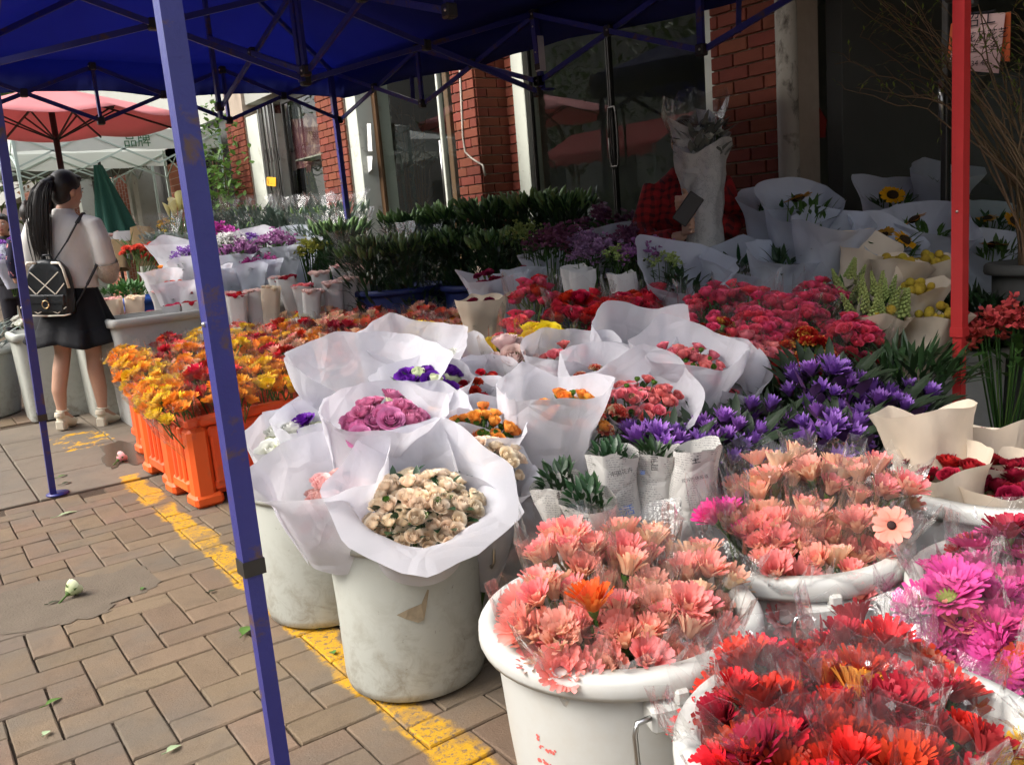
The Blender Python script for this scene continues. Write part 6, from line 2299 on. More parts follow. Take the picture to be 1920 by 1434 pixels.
MB().lathe([(0, 0), (.28, 0), (.28, .06), (.1, .10), (.05, .3), (0, .3)], 20).obj('base', m_conc, um)

m_whitecan = mat('white_canvas', (.66, .70, .66), rough=.7, var=.06, scale=2, rand=0, huer=0, transl=.3)
m_greycan = mat('grey_canvas', (.13, .14, .12), rough=.8, var=.15, scale=2, rand=0, huer=0, transl=.15)
m_palebar = mat('pale_green_paint', (.42, .52, .47), rough=.5, var=.1, rand=.03, huer=0)
m_greenink = mat('green_ink', (.03, .12, .05), rough=.7, var=0, rand=0, huer=0)


def far_tent(label, x0, x1, y0, y1, ze, zr, mroof, mval, text=None):
    t = thing('canopy_tent', label, 'tent', (x0, y0, 0))
    w, d = x1 - x0, y1 - y0
    n = 14
    rows = []
    for i in range(n + 1):
        row = []
        for j in range(n + 1):
            u, v = i / n, j / n
            h = min(1, 2 * min(u, 1 - u), 2 * min(v, 1 - v))
            row.append(V((w * u, d * v, ze + (zr - ze) * h - .06 * sin(pi * h))))
        rows.append(row)
    MB().grid(rows).obj('canopy', mroof, t)
    val = MB()
    cs = [V((0, 0, ze)), V((w, 0, ze)), V((w, d, ze)), V((0, d, ze))]
    for k in range(4):
        a, b = cs[k], cs[(k + 1) % 4]
        val.grid([[a.lerp(b, q / 8) for q in range(9)], [a.lerp(b, q / 8) + V((0, 0, -.24 + .015 * sin(q * 2))) for q in range(9)]])
    val.obj('valance', mval, t)
    for c in cs:
        MB().bar((c.x, c.y, 0), (c.x, c.y, ze), .035).obj('leg', m_palebar, t, smooth=False)
    for k in range(4):
        a, b = cs[k], cs[(k + 1) % 4]
        for q in range(3):
            p0, p1 = a.lerp(b, q / 3), a.lerp(b, (q + 1) / 3)
            MB().bar(p0 + V((0, 0, -.05)), p1 + V((0, 0, -.42)), .02).obj('truss_bar', m_palebar, t, smooth=False)
            MB().bar(p0 + V((0, 0, -.42)), p1 + V((0, 0, -.05)), .02).obj('truss_bar', m_palebar, t, smooth=False)
    if text:
        o = link('lettering', textmesh(text, .17, 'lettering', m_greenink), t)
        o.rotation_euler = (pi / 2, 0, 0)
        o.location = (w * .50, -.02, ze - .20)
    return t


far_tent('white pop-up tent with green characters on its valance beyond the parasol', 1.55, 4.0, 12.2, 15.0, 2.60, 3.1, m_whitecan, m_whitecan, '品牌')
far_tent('dull grey tent on pale frames farther down the street', 1.2, 3.9, 15.4, 18.4, 2.70, 3.2, m_greycan, m_greycan)
far_tent('white tent at the far left behind the two shoppers', -1.8, 1.3, 15.6, 18.6, 2.75, 3.3, m_whitecan, m_whitecan)
# folded green parasol
gp = P3(190, 350, 12.2)
gu = thing('folded_parasol', 'folded dark green parasol leaning by the brick piers', 'parasol', (gp.x, gp.y, 0))
m_greencan = mat('green_canvas', (.02, .085, .065), rough=.75, var=.12, scale=6, rand=0, huer=0)
rows = []
for i in range(9):
    v = i / 8
    row = []
    for k in range(48):
        a = 2 * pi * k / 48
        rad = (.05 + .20 * v) * (1 + .22 * sin(8 * a + .6 * v))
        row.append(V((rad * cos(a) + .12 * v, rad * sin(a), 2.28 - .95 * v + .03 * sin(8 * a) * v)))
    rows.append(row)
MB().grid(rows, closed=True).obj('folded_canopy', m_greencan, gu)
MB().tube([(.12, 0, 0), (.02, 0, 2.34)], .022, 8).obj('pole', m_pole, gu)
MB().lathe([(0, 0), (.25, 0), (.25, .07), (.05, .12), (.05, .3), (0, .3)], 18, (.12, 0, 0)).obj('base', m_conc, gu)
# things at the far left
rect_tub('orange plastic bin with purple wraps at the left edge', .35, 10.3, .62, .45, .55, M_CRATE)
for k, (px, py) in enumerate(((8, 470), (28, 462), (45, 480), (18, 492))):
    spray_bunch('pale purple wrap in the orange bin ' + ('at the left edge', 'highest of the four', 'beside the far blue leg', 'lowest of the four')[k], px, py, 9.0, 'purple', R=.13, paper=M_PAPERB)
sb = PZ(12, 575, 0)
stb = thing('stone_block', 'grey stepped stone parasol base at the left edge', 'base', (.38, 9.3, 0))
MB().lathe([(0, 0), (.17, 0), (.18, .05), (.15, .10), (.13, .12), (.12, .20), (.07, .24), (.06, .34), (0, .35)], 24).obj('stone', m_conc, stb)


def tree(label, x, y, h, cr, seed, n=1500, name='tree', col=None):
    r = random.Random(seed)
    t = thing(name, label, 'tree', (x, y, 0), 'street trees')
    mb = MB()
    mb.tube([(0, 0, 0), (.05, .02, h * .3), (.0, .08, h * .55), (.05, .05, h * .8)], [.18, .14, .10, .03], 9)
    cl = []
    for k in range(9):
        a = r.uniform(0, 6.28)
        e = V((cr * .8 * cos(a), cr * .8 * sin(a), h * r.uniform(.6, 1.0)))
        mb.tube([(0, .05, h * r.uniform(.35, .55)), V((0, 0, h * .5)).lerp(e, .6) + V((0, 0, .3)), e], [.07, .04, .015], 6)
        cl.append(e)
    cl += [V((0, 0, h))]
    mb.obj('trunk', m_bark, t)
    lf = MB()
    for k in range(n):
        c = r.choice(cl)
        p = c + V((r.gauss(0, cr * .33), r.gauss(0, cr * .33), r.gauss(0, cr * .26)))
        lf.leaf(p, (r.uniform(-1, 1), r.uniform(-1, 1), r.uniform(-.6, .5)), .30, .16, 0, .2, .2, 2)
    tag(lf.obj('crown', col or mat('tree_leaf', (.07, .12, .03), rough=.6, var=.4, scale=1.2, rand=.1, huer=.02, transl=.2), t), None, kind='stuff')


tree('broad street tree at the far end behind the shoppers', .8, 24, 5.0, 2.4, 1, 1700)
tree('reddish flowering tree beside the pinkish end building', 2.6, 31, 5.5, 2.6, 2, 1500, col=mat('tree_blossom', (.20, .12, .06), rough=.6, var=.4, scale=1.2, rand=.1, transl=.2, blotch=((.35, .12, .12), 2, .55, .65)))
for k, (x, y) in enumerate(((-9, 3), (-8.5, 9), (-9.5, 15), (-8.8, 21), (-9, -4))):
    tree('street tree across the road, reflected in the glass doors, ' + ('second', 'third', 'fourth', 'fifth', 'first')[k] + ' in its row', x, y, 5.2, 2.4, 10 + k, 1100)
ob = thing('street_building', 'pale building across the road, seen only as a reflection in the glass', 'building', (0, 0, 0))
bpart('wall', m_wall, ybox(-20, 45, -17, -16, 0, 9), parent=ob)
for k in range(14):
    bpart('window', m_dark, ybox(-18 + k * 4.4, -16 + k * 4.4, -15.99, -15.94, 1.5, 3.2), parent=ob)
# red awning stall across the way, mirrored in the glass door
aw = thing('awning_stall', 'red scalloped awning stall across the way, mirrored in the glass door', 'stall', (-4.2, 13.0, 0))
rows = []
for i in range(6):
    v = i / 5
    rows.append([V((-1.2 * (1 - v), 4.0 * k / 40, 2.9 - .6 * v)) for k in range(41)])
rows.append([V((.02, 4.0 * k / 40, 2.08 + .06 * abs(sin(pi * k / 4)))) for k in range(41)])
MB().grid(rows).obj('awning', mat('red_awning', (.55, .07, .07), rough=.7, var=.08, scale=2, rand=0, huer=0, transl=.3), aw)
for yy in (.05, 3.95):
    MB().bar((0, yy, 0), (0, yy, 2.3), .04).bar((-1.2, yy, 0), (-1.2, yy, 2.9), .04).obj('post', m_palebar, aw, smooth=False)
MB().bbox((-.6, 2, .4), (.9, 3.2, .8), .02).obj('counter', m_whitecan, aw, smooth=False)

# ================================================================== fallen bits on the paving
lfm = {}
for nm, c in (('green', (.10, .20, .04)), ('pale', (.36, .45, .26)), ('dry', (.05, .06, .03))):
    lfm[nm] = mat('fallen_' + nm, c, rough=.6, var=.2, scale=30, rand=.1, transl=.1)
for k, (px, py, L, W, nm, a, place) in enumerate([
    (108, 968, .11, .025, 'pale', .35, 'long pale green leaf on the bricks near the far left leg'), (108, 895, .07, .02, 'green', .6, 'small leaf beside the far left leg'),
    (115, 908, .06, .025, 'dry', .4, 'withered dark leaf beside the far left leg'), (455, 1190, .075, .04, 'green', .9, 'fresh green leaf touching the near blue leg'),
    (85, 1322, .05, .02, 'green', .5, 'bright green scrap on the left bricks'), (90, 1132, .04, .015, 'dry', .3, 'dark leaf scrap on the cement patch'),
    (312, 1410, .04, .02, 'pale', .4, 'pale leaf scrap at the lower edge'), (265, 1105, .03, .015, 'green', 1.1, 'tiny leaf at the edge of the cement patch'),
    (547, 1105, .05, .02, 'green', .8, 'leaf scrap between the near blue leg and the barrels'), (390, 1110, .03, .014, 'dry', .2, 'dark leaf scrap left of the near blue leg'),
    (626, 1225, .025, .02, 'green', 1.4, 'small bud on the yellow line beside the barrel'), (600, 1180, .022, .018, 'green', 1.2, 'small bud behind the worn barrel'),
    (485, 935, .08, .03, 'dry', .2, 'dark leaf under the crate corner'), (82, 1378, .025, .02, 'pale', .9, 'leaf stub at the left brick joint'), (165, 758, .10, .03, 'dry', .5, 'grey leaf scrap by the woman'),
]):
    p = PZ(px, py, .006)
    t = thing('fallen_leaf', place, 'leaf', p, 'fallen leaves')
    mb = MB().leaf((0, 0, 0), (cos(a), sin(a), .12), L, W, 0, .25, .35, 4)
    mb.tube([(0, 0, 0), (-.3 * L * cos(a), -.3 * L * sin(a), .003)], .0015, 4, 0, False)
    mb.obj('blade', lfm[nm], t)
for (px, py, ms, sz, place) in ((128, 1112, RS['greenE'], 1.3, 'white green flower bud lying on the cement patch'), (222, 862, RS['blush'], 1.6, 'pink rosebud lying on the wet slab')):
    p = PZ(px, py, .02)
    t = thing('fallen_bud', place, 'bud', p)
    link('flower', ms[0], t, (0, 0, 0), aim((.8, .4, .45)), sz)

# ================================================================== people
m_skin = mat('skin', (.50, .29, .20), rough=.55, var=.05, scale=12, rand=.04, huer=0, spec=.35)
m_hair = mat('black_hair', (.014, .011, .010), rough=.52, var=.3, scale=40, rand=0, huer=0, spec=.5, stretch=(12, 12, 1))
m_brownhair = mat('brown_hair', (.05, .022, .014), rough=.45, var=.3, scale=40, rand=0, huer=0, stretch=(12, 12, 1))
m_lips = mat('lips', (.35, .09, .08), rough=.5, var=0, rand=0, huer=0)
m_eye = mat('eye_dark', (.01, .008, .008), rough=.2, var=0, rand=0, huer=0)
m_eyew = mat('eye_white', (.6, .58, .55), rough=.3, var=0, rand=0, huer=0)


def fused(name, mb, m, par, voxel=.010, it=3):
    """join overlapping volumes into one continuous skin"""
    o = mb.obj(name, m, par)
    md = o.modifiers.new('remesh', 'REMESH')
    md.mode = 'VOXEL'
    md.voxel_size = voxel
    md.use_smooth_shade = True
    s = o.modifiers.new('smooth', 'SMOOTH')
    s.factor = .5
    s.iterations = it
    return o


def loft(mb, secs, n=28, mi=0, cap=True):
    """secs: (centre, rx, ry)"""
    rows = []
    for c, rx, ry in secs:
        c = V(c)
        rows.append([c + V((rx * cos(2 * pi * k / n), ry * sin(2 * pi * k / n), 0)) for k in range(n)])
    o = len(mb.v)
    mb.grid(rows, mi, True)
    if cap:
        mb.add(rows[0], [tuple(range(n - 1, -1, -1))], mi)
        mb.add(rows[-1], [tuple(range(n))], mi)


def hand(mb, wrist, d, palm, side, curl=.6, L=.17):
    """palm and five unequal curled fingers; d points along the hand, palm is the palm's normal, side points to the thumb"""
    d, palm, side = V(d).normalized(), V(palm).normalized(), V(side).normalized()
    w = V(wrist)
    pc = w + d * .045
    R = Matrix((side, d, palm)).transposed()
    mb.bbox(pc, (.078, .092, .028), .011, rot=R)
    for i, (off, fl) in enumerate(((.029, .070), (.010, .080), (-.010, .074), (-.029, .058))):
        p = w + d * .085 + side * off
        pts = [p]
        for j in range(3):
            a = curl * (j + .6)
            p = p + (d * cos(a) + palm * sin(a)) * fl * (.42, .33, .25)[j]
            pts.append(p)
        mb.tube(pts, [.0095, .009, .008, .0065], 7)
    p = w + d * .025 + side * .036
    mb.tube([p, p + (side * .7 + d * .7) * .032 + palm * .006, p + (side * .45 + d * .8 + palm * .4) * .062], [.012, .0105, .0075], 7)


def head_mesh(mb, c, yaw=0.0, s=1.0, tilt=0.0):
    """head with brow, nose, jaw and ears; face towards +Y before yaw"""
    R = Matrix.Rotation(yaw, 3, 'Z') @ Matrix.Rotation(tilt, 3, 'X')
    c = V(c)

    def B(p, r, sc):
        o = len(mb.v)
        mb.ball((0, 0, 0), r, 0, 18, 12, sc)
        for i in range(o, len(mb.v)):
            mb.v[i] = tuple(c + R @ (V(mb.v[i]) + V(p)) * s)
    B((0, -.012, .02), .082, (.92, 1.12, 1.12))
    B((0, .022, -.045), .058, (.95, 1.0, 1.18))
    B((0, .078, -.022), .014, (.75, 1.1, 1.5))
    B((0, .058, -.084), .022, (1.1, .9, .8))
    B((0, .066, -.060), .017, (1.3, .8, .6))
    for sx in (-1, 1):
        B((sx * .074, -.012, -.015), .020, (.35, .8, 1.4))
        B((sx * .036, .045, -.02), .030, (1, .8, 1))
    return R


def face_bits(par, c, R, s=1.0):
    c = V(c)
    for sx in (-1, 1):
        MB().ball(c + R @ V((sx * .031, .074, .006)) * s, .011 * s, 0, 10, 7, (1.2, .6, .7)).obj('eye', m_eyew, par)
        MB().ball(c + R @ V((sx * .031, .0815, .006)) * s, .0055 * s, 0, 8, 6).obj('pupil', m_eye, par)
        MB().tube([c + R @ V((sx * .018, .080, .024)) * s, c + R @ V((sx * .034, .080, .030)) * s, c + R @ V((sx * .05, .068, .024)) * s], [.003, .0035, .002], 5).obj('eyebrow', m_hair, par)
    MB().tube([c + R @ V((-.022, .075, -.058)) * s, c + R @ V((0, .086, -.056)) * s, c + R @ V((.022, .075, -.058)) * s], [.003, .006, .003], 6).obj('lips', m_lips, par)


def hair_cap(mb, c, R, s=1.0, back=1.0):
    c = V(c)
    for p, r_, sc in (((0, -.026, .034), .092, (.88, 1.08, 1.06)), ((0, -.045, -.02), .070, (.95, .9, 1.2)), ((0, .035, .085), .045, (1.35, .9, .55))):
        o = len(mb.v)
        mb.ball((0, 0, 0), r_, 0, 20, 14, sc)
        for i in range(o, len(mb.v)):
            mb.v[i] = tuple(c + R @ (V(mb.v[i]) + V(p)) * s)


# ---------------------------------------------------------------- woman with the backpack
wm = thing('person', 'person in white blouse and short black skirt with long ponytail, seen from behind', 'person', (.93, 6.38, 0), rotz=radians(-36))
wm.rotation_euler.y = radians(4.5)
mb = MB()
HC = V((.02, .035, 1.535))
HR = head_mesh(mb, HC, radians(-30), 1.0, radians(-8))
mb.tube([(0, -.02, 1.32), (.0, -.005, 1.40), (.012, .015, 1.47)], [.062, .050, .050], 12)
loft(mb, [((0, 0, .80), .14, .10), ((0, 0, .90), .165, .115), ((0, 0, 1.02), .128, .092), ((0, 0, 1.18), .145, .10), ((0, -.005, 1.30), .15, .09), ((0, -.01, 1.36), .10, .07)])
for sx in (-1, 1):
    fy = -.05 if sx < 0 else .03
    fx = sx * .115
    mb.tube([(sx * .085, 0, .86), (sx * .09, .005, .70), (sx * .095, .01 + fy * .3, .50), (sx * .103, -.012 + fy * .6, .38), (fx, -.012 + fy, .26), (fx, fy, .12), (fx, fy + .01, .08)], [.084, .074, .050, .051, .046, .030, .032], 14)
    mb.tube([(fx, fy, .10), (fx + sx * .006, fy + .07, .055), (fx + sx * .012, fy + .145, .03)], [.034, .034, .022], 10)
    mb.tube([(sx * .165, -.01, 1.325), (sx * .215, -.02, 1.20), (sx * .225, .0, 1.08), (sx * .19, .10, 1.03), (sx * .09, .21, 1.10)], [.045, .042, .038, .034, .026], 10)
hand(mb, (.09, .21, 1.10), (-.5, .5, .6), (-.3, -.6, .5), (.3, .2, .8), .9)
hand(mb, (-.09, .21, 1.10), (.5, .5, .6), (.3, -.6, .5), (-.3, .2, .8), .9)
fused('body', mb, m_skin, wm, .010)
face_bits(wm, HC, HR)
hb = MB()
hair_cap(hb, HC, HR, 1.0)
fused('hair', hb, m_hair, wm, .008, 2)
pt = MB()
rr = random.Random(4)
root = HC + HR @ V((0, -.105, .055))
for k in range(90):
    a, q = rr.uniform(0, 6.28), rr.random() ** .5
    o1 = V((cos(a) * q, sin(a) * q, 0))
    end = V((-.085 + .06 * o1.x, -.155 + .03 * o1.y, 1.09 + rr.uniform(-.02, .10)))
    pts = []
    for i in range(8):
        t = i / 7
        p = (root + o1 * .016).lerp(end, t)
        p += V((-.03 * sin(pi * t), -.055 * sin(pi * t ** .6), .06 * sin(pi * min(1, t * 1.6)) * (t < .625))) + o1 * .040 * sin(pi * t ** .8)
        pts.append(p)
    pt.tube(pts, [.002, .0025, .0028, .0028, .0026, .0024, .002, .0008], 4)
vol = MB()
pts = []
for i in range(8):
    t = i / 7
    p = root.lerp(V((-.085, -.155, 1.10)), t)
    p += V((-.03 * sin(pi * t), -.055 * sin(pi * t ** .6), .06 * sin(pi * min(1, t * 1.6)) * (t < .625)))
    pts.append(p)
vol.tube(pts, [.022, .036, .046, .046, .042, .034, .022, .006], 16)
tail = fused('ponytail', vol, m_hair, wm, .008, 2)
pt.obj('loose_strands', m_hair, tail)
MB().tube([root + V((.0, 0, 0)), root + V((0, -.025, .0))], .024, 10).obj('hair_tie', m_pole, wm)
m_blouse = mat('white_blouse', (.82, .79, .75), rough=.8, var=.06, scale=14, rand=0, huer=0, transl=.18, bump=.5, bscale=22)
bl = MB()
loft(bl, [((0, 0, .925), .178, .132), ((0, 0, 1.0), .160, .122), ((0, 0, 1.10), .158, .120), ((0, 0, 1.22), .172, .122), ((0, -.004, 1.31), .172, .108), ((0, -.012, 1.36), .125, .085), ((0, -.014, 1.395), .070, .066), ((0, -.008, 1.425), .062, .062)])
for sx in (-1, 1):
    bl.tube([(sx * .12, -.01, 1.335), (sx * .18, -.012, 1.32), (sx * .222, -.02, 1.22), (sx * .238, -.005, 1.10), (sx * .225, .05, 1.03), (sx * .18, .11, 1.02)], [.06, .068, .066, .066, .062, .050], 14)
bo = fused('blouse', bl, m_blouse, wm, .011, 2)
m_lace = mat('lace', (.62, .54, .46), rough=.9, var=.5, scale=120, rand=0, huer=0, bump=.8, bscale=120)
for sx in (-1, 1):
    MB().tube([(sx * .243, -.006, 1.09), (sx * .243, .012, 1.045), (sx * .215, .07, 1.005), (sx * .17, .12, 1.01)], [.070, .069, .064, .052], 16, 0, False).obj('lace_cuff', m_lace, wm)
sk = MB()
rows = []
for i in range(13):
    v = i / 12
    row = []
    for k in range(72):
        a = 2 * pi * k / 72
        f = 1 + .085 * v * sin(9 * a + 1.2 * sin(2 * a)) + .03 * v * sin(17 * a)
        rx, ry = .150 + .145 * v ** 1.05, .112 + .165 * v ** 1.05
        row.append(V((rx * cos(a) * f, ry * sin(a) * f, .955 - .385 * v - .015 * v * sin(5 * a))))
    rows.append(row)
sk.grid(rows, closed=True)
sk.grid([[V((p.x * .97, p.y * .97, p.z + .004)) for p in rows[-1]], [V((p.x * .95, p.y * .95, p.z + .05)) for p in rows[-3]]], closed=True)
sk.obj('skirt', mat('black_cloth', (.010, .010, .012), rough=.75, var=.2, scale=30, rand=0, huer=0, spec=.25, bump=.2, bscale=120), wm).modifiers.new('thickness', 'SOLIDIFY').thickness = .003
m_shoe = mat('cream_leather', (.66, .60, .47), rough=.4, var=.06, scale=20, rand=0, huer=0, spec=.45)
for sx in (-1, 1):
    fy = -.05 if sx < 0 else .03
    fx = sx * .115
    sh = MB()
    sh.tube([(fx, fy - .028, .075), (fx, fy - .010, .070), (fx + sx * .006, fy + .07, .036), (fx + sx * .010, fy + .13, .020), (fx + sx * .014, fy + .185, .016)], [.026, .040, .038, .036, .016], 12)
    sh.tube([(fx, fy - .038, .085), (fx, fy - .036, .12)], [.034, .030], 12)
    s1 = fused('shoe', sh, m_shoe, wm, .007, 2)
    MB().bbox((fx, fy - .022, .032), (.058, .055, .064), .008).obj('heel', m_shoe, s1, smooth=False)
    MB().tube([(fx + .036 * cos(a), fy + .006 + .036 * sin(a), .125) for a in [2 * pi * k / 16 for k in range(17)]], .005, 6).obj('ankle_strap', m_shoe, s1)

# backpack
m_bag = mat('black_leather', (.012, .014, .016), rough=.35, var=.25, scale=40, rand=0, huer=0, spec=.5, bump=.35, bscale=60)
m_trim = mat('cream_trim', (.74, .69, .58), rough=.4, var=.05, rand=0, huer=0)
m_gold = mat('gold_metal', (.65, .48, .25), rough=.3, metal=.9, var=.05, rand=0, huer=0)
bp_ = thing('backpack', 'small black leather backpack with cream lattice trim on the ponytailed person', 'backpack', (.93, 6.38, 0), rotz=radians(-32))
bp_.rotation_euler.y = radians(4.5)
bx, by, bz = -.045, -.20, .94
bb = MB()
loft(bb, [((bx, by, bz - .165), .125, .055), ((bx, by, bz - .155), .140, .066), ((bx, by, bz - .05), .142, .07), ((bx, by, bz + .06), .132, .065), ((bx, by, bz + .12), .112, .058), ((bx, by, bz + .16), .075, .045), ((bx, by, bz + .175), .035, .03)], 32)
for i, q in enumerate(bb.v):
    x, y, z = q
    u, w = x - bx, y - by
    k = max(abs(u) / .14, .001)
    bb.v[i] = (x, by + max(-.06, min(.06, w * 1.5)), z)
fused('bag_body', bb, m_bag, bp_, .009, 2)
yf = by - .068
fl_ = MB().bbox((bx, yf, bz - .075), (.225, .022, .075), .010)
fl_.obj('pocket_flap', m_bag, bp_, smooth=False)
MB().bbox((bx, yf - .004, bz - .115), (.20, .014, .06), .008).obj('pocket', m_bag, bp_, smooth=False)
MB().bbox((bx, yf - .016, bz - .085), (.026, .008, .085), .003).obj('pocket_strap', m_bag, bp_, smooth=False)
MB().tube([(bx + .020 * cos(a), yf - .022, bz - .098 + .024 * sin(a)) for a in [2 * pi * k / 16 for k in range(17)]], .0035, 6).obj('buckle', m_gold, bp_)
for (x0_, z0_, x1_, z1_) in ((-.085, .10, .055, -.035), (.085, .10, -.055, -.035), (-.115, .03, -.06, -.035), (.115, .03, .06, -.035), (-.115, -.115, -.06, -.155), (.115, -.115, .06, -.155), (-.03, -.14, -.06, -.155), (.03, -.14, .06, -.155)):
    MB().bar((bx + x0_, yf - .003, bz + z0_), (bx + x1_, yf - .003, bz + z1_), .006, .005).obj('lattice_strip', m_trim, bp_, smooth=False)
for sx in (-1, 1):
    pts = [(bx + sx * .045, yf + .01, bz + .155), (bx + sx * .095, yf + .0, bz + .155), (bx + sx * .115, yf + .0, bz + .12), (bx + sx * .140, yf + .004, bz - .0)]
    MB().tube(pts, .0085, 8).obj('frame_arc', m_trim, bp_)
    MB().tube([(bx + sx * .134, yf + .01, bz - .16), (bx + sx * .10, yf + .0, bz - .168), (bx, yf, bz - .170)], .005, 6).obj('base_piping', m_trim, bp_)
MB().tube([(bx - .03, by, bz + .165), (bx - .02, by - .01, bz + .20), (bx + .02, by - .01, bz + .20), (bx + .03, by, bz + .165)], .007, 8).obj('carry_loop', m_bag, bp_)
for sx, pts in ((1, [(bx + .03, by + .02, bz + .165), (.06, -.155, 1.22), (.115, -.115, 1.335), (.125, -.03, 1.395), (.13, .06, 1.34)]), (-1, [(bx - .03, by + .02, bz + .165), (-.10, -.15, 1.22), (-.125, -.10, 1.34), (-.125, -.03, 1.392), (-.12, .06, 1.33)]),
                (2, [(bx + .12, by + .03, bz - .13), (.15, -.13, .95), (.195, -.08, 1.06), (.205, -.02, 1.12)])):
    mb = MB()
    for i in range(len(pts) - 1):
        mb.bar(pts[i], V(pts[i + 1]) + (V(pts[i + 1]) - V(pts[i])) * .05, .022, .008)
    mb.obj('shoulder_strap', m_bag, bp_, smooth=False)


# ---------------------------------------------------------------- simple standing people
def standing(label, loc, az, top_m, bottom_m, hair_m, s=1.0, arms=None, head_yaw=0.0, bun=False, short=False, collar=None, legs=True, face=True):
    t = thing('person', label, 'person', loc, rotz=-az)
    mb = MB()
    hc = V((0, .03, 1.53)) * s
    R = head_mesh(mb, hc, head_yaw, s)
    mb.tube([V((0, -.02, 1.30)) * s, V((0, .0, 1.40)) * s, V((0, .012, 1.46)) * s], [.06 * s, .05 * s, .05 * s], 12)
    loft(mb, [(V((0, 0, .82)) * s, .15 * s, .11 * s), (V((0, 0, 1.02)) * s, .135 * s, .10 * s), (V((0, 0, 1.30)) * s, .15 * s, .09 * s)])
    arms = arms or [[(sx * .17, -.01, 1.31), (sx * .22, -.02, 1.10), (sx * .22, .03, .88)] for sx in (-1, 1)]
    for pts in arms:
        n = len(pts)
        mb.tube([V(p) * s for p in pts], [(.044 - .016 * i / (n - 1)) * s for i in range(n)], 10)
    for sx in (-1, 1):
        mb.tube([V((sx * .085, 0, .86)) * s, V((sx * .095, .01, .48)) * s, V((sx * .10, -.01, .3)) * s, V((sx * .10, 0, .08)) * s], [.085 * s, .055 * s, .052 * s, .034 * s], 12)
        mb.tube([V((sx * .10, -.02, .04)) * s, V((sx * .11, .13, .03)) * s], [.034 * s, .028 * s], 10)
    fused('body', mb, m_skin, t, .013)
    if face:
        face_bits(t, hc, R, s)
    hb = MB()
    hair_cap(hb, hc, R, s * (1.0 if not short else .99))
    if bun:
        hb.ball(hc + R @ V((0, -.05, .115)) * s, .045 * s)
    fused('hair', hb, hair_m, t, .010, 2)
    tp = MB()
    loft(tp, [(V((0, 0, .86)) * s, .185 * s, .135 * s), (V((0, 0, 1.02)) * s, .168 * s, .125 * s), (V((0, 0, 1.22)) * s, .180 * s, .125 * s), (V((0, -.004, 1.32)) * s, .172 * s, .105 * s), (V((0, -.01, 1.375)) * s, .10 * s, .08 * s), (V((0, -.006, 1.41)) * s, .066 * s, .066 * s)])
    for pts in arms:
        k = max(2, len(pts) - 1)
        q = [V(p) * s for p in pts[:k]]
        if len(pts) > 2:
            q.append(V(pts[k - 1]) .lerp(V(pts[k]), .72) * s if k < len(pts) else q[-1])
        tp.tube(q, [.066 * s, .060 * s, .055 * s, .05 * s, .05 * s][:len(q)], 12)
    fused('top', tp, top_m, t, .013, 2)
    bt_ = MB()
    loft(bt_, [(V((0, 0, .70)) * s, .165 * s, .125 * s), (V((0, 0, .92)) * s, .172 * s, .128 * s)])
    for sx in (-1, 1):
        bt_.tube([V((sx * .085, 0, .84)) * s, V((sx * .095, .01, .48)) * s, V((sx * .10, 0, .10)) * s], [.098 * s, .075 * s, .062 * s], 12)
    fused('trousers', bt_, bottom_m, t, .015, 2)
    if collar:
        MB().lathe([(.085 * s, 1.345 * s), (.078 * s, 1.385 * s), (.066 * s, 1.42 * s)], 20, (0, -.008, 0)).obj('collar', collar, t)
    return t, R, hc


m_black = mat('black_shirt', (.012, .012, .013), rough=.85, var=.2, scale=20, rand=0, huer=0)
m_navy = mat('navy_floral', (.018, .018, .042), rough=.8, var=.1, rand=0, huer=0, blotch=((.55, .22, .24), 22, .60, .64))
m_trous = mat('dark_trousers', (.02, .02, .026), rough=.85, var=.2, scale=20, rand=0, huer=0)
p1_ = P3(48, 372, 8.8)
standing('shopper in navy floral top with white collar and hair in a bun', (p1_.x, p1_.y, 0), radians(18), m_navy, m_trous, m_hair, 1.0, bun=True, collar=m_whitepaper, face=False)
p2__ = P3(8, 385, 9.8)
standing('shopper in black shirt at the left edge behind the far blue leg', (p2__.x - .05, p2__.y, 0), radians(200), m_black, m_trous, m_hair, .98, short=True)
m_tan = mat('tan_shirt', (.20, .13, .08), rough=.85, var=.15, scale=15, rand=0, huer=0)
p3_ = P3(1712, 250, 5.6)
standing('man in a tan shirt standing deep in the dark shop', (p3_.x, p3_.y, .06), radians(235), m_tan, m_trous, m_hair, 1.06, short=True)


# bouquet carrier in the red checked jacket
def plaid(nt, c, co, b):
    sp = N(nt, 'ShaderNodeSeparateXYZ')
    nt.links.new(co, sp.inputs[0])
    nz_ = noise_tex(nt, 9, co, 2, .5)
    gx = math_node(nt, 'GREATER_THAN', math_node(nt, 'SINE', math_node(nt, 'ADD', math_node(nt, 'MULTIPLY', sp.outputs[0], 150), math_node(nt, 'MULTIPLY', nz_, 14))), .25)
    gz = math_node(nt, 'GREATER_THAN', math_node(nt, 'SINE', math_node(nt, 'ADD', math_node(nt, 'MULTIPLY', sp.outputs[2], 140), math_node(nt, 'MULTIPLY', nz_, 14))), .25)
    f = math_node(nt, 'MULTIPLY', math_node(nt, 'ADD', gx, gz), .40)
    return mixc(nt, f, c, (.012, .010, .012))


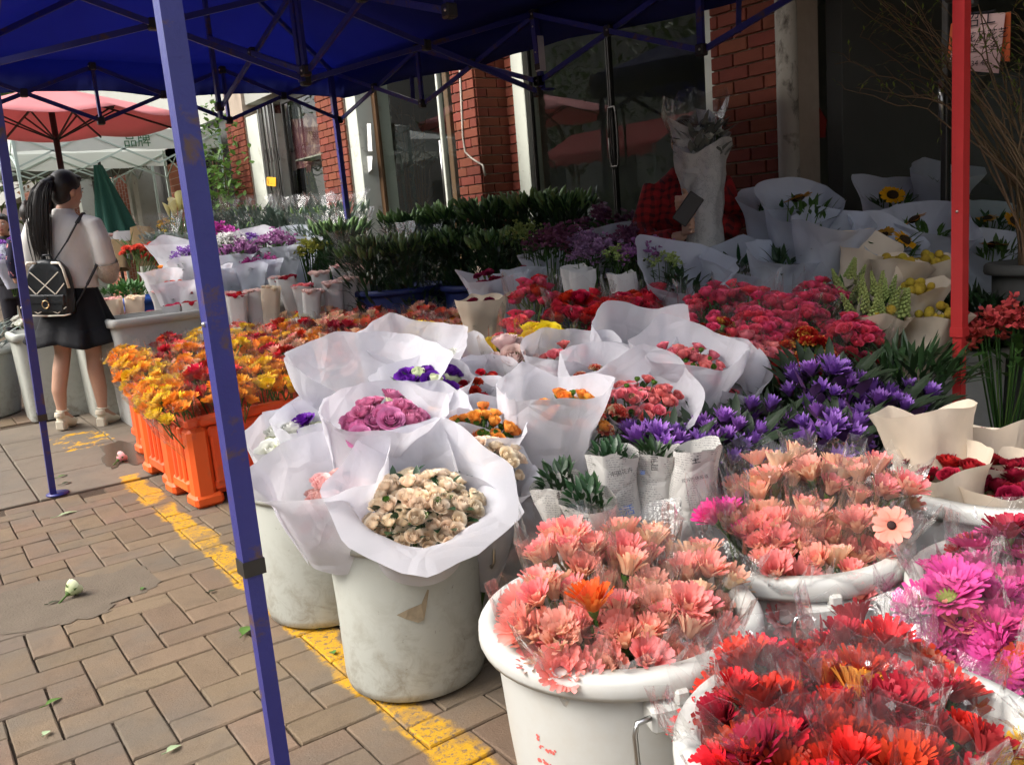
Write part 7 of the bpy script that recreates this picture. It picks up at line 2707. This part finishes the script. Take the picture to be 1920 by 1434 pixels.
m_plaid = mat('red_plaid', (.36, .018, .018), rough=.85, var=.25, scale=25, rand=0, huer=0, extra=plaid, bump=.4, bscale=25)
pc_ = P3(1288, 400, 4.45)
caz = radians(34.6 + 12 + 180)
ca, R_, hc_ = standing('person in a red checked jacket hidden behind a tall newspaper bouquet', (pc_.x + .03, pc_.y + .02, 0), caz, m_plaid, m_trous, m_brownhair, .94,
                       arms=[[(-.17, -.01, 1.31), (-.25, .02, 1.10), (-.21, .20, 1.06), (-.02, .36, 1.16)], [(.17, -.01, 1.31), (.25, .03, 1.10), (.20, .22, 1.02), (.02, .37, 1.05)]], head_yaw=radians(-14))
# shift the head into view beside the wrap is done by the bouquet's place; hands clasp the stems
hm = MB()
hand(hm, (-.02, .35, 1.13), (.55, .5, .05), (-.55, .75, 0), (0, .1, 1), 1.0)
fused('hand', hm, m_skin, ca, .006, 2)
hm = MB()
hand(hm, (.03, .36, 1.02), (-.4, .6, .1), (.4, .7, 0), (0, .1, 1), 1.0)
fused('hand', hm, m_skin, ca, .006, 2)
cb = P3(1322, 478, 4.22)
ct = P3(1318, 285, 4.20)
ct2 = P3(1302, 215, 4.25)
cbq = thing('newspaper_bouquet', 'tall bouquet in newspaper and clear film held by the person in red checks', 'bouquet', cb)
wrapper(cbq, (0, 0, 0), ct - cb, .128, M_NEWS, 77, lip_b=.10, lip_f=-.02, r0=.085, start=.0, corner=.04, crumple=.03, name='newspaper', power=2.2, flare=.05, nv=16)
o_ = ct2 - cb
film(cbq, (ct - cb) * .6, o_, .15, 9, M_FILM, nu=18)
wrapper(cbq, (ct - cb) * .55, (ct2 - cb) + V((-.03, .03, 0)), .12, M_NEWS, 78, lip_b=.06, lip_f=-.12, r0=.09, start=.3, turn=.55, corner=.03, crumple=.02, name='upper_sheet', power=1.0, flare=.1)
lv = link('foliage', shade_leaf_clump('grey_foliage', 150, .11, .16, .075, .03, mat('grey_leaf', (.16, .17, .15), rough=.7, var=.3, scale=20, rand=0, transl=.1), 6, up=.7), cbq, (ct - cb) * .9)
lv['kind'] = 'stuff'
heads(cbq, (ct - cb) + V((.02, 0, .10)), V((0, 0, 1)), .08, 9, RS['whiteE'] + RS['greenE'], 3, size=.8, lean=.5)
stems(cbq, V((0, 0, -.12)), (ct - cb) * .4, .05, 14, 5)
ph = thing('phone', 'dark phone held in front of the newspaper bouquet', 'phone', P3(1290, 392, 3.98))
MB().bbox((0, 0, 0), (.075, .010, .145), .006, rot=Matrix.Rotation(radians(-40), 3, 'Z') @ Matrix.Rotation(radians(38), 3, 'Y')).obj('case', m_pole, ph, smooth=False)
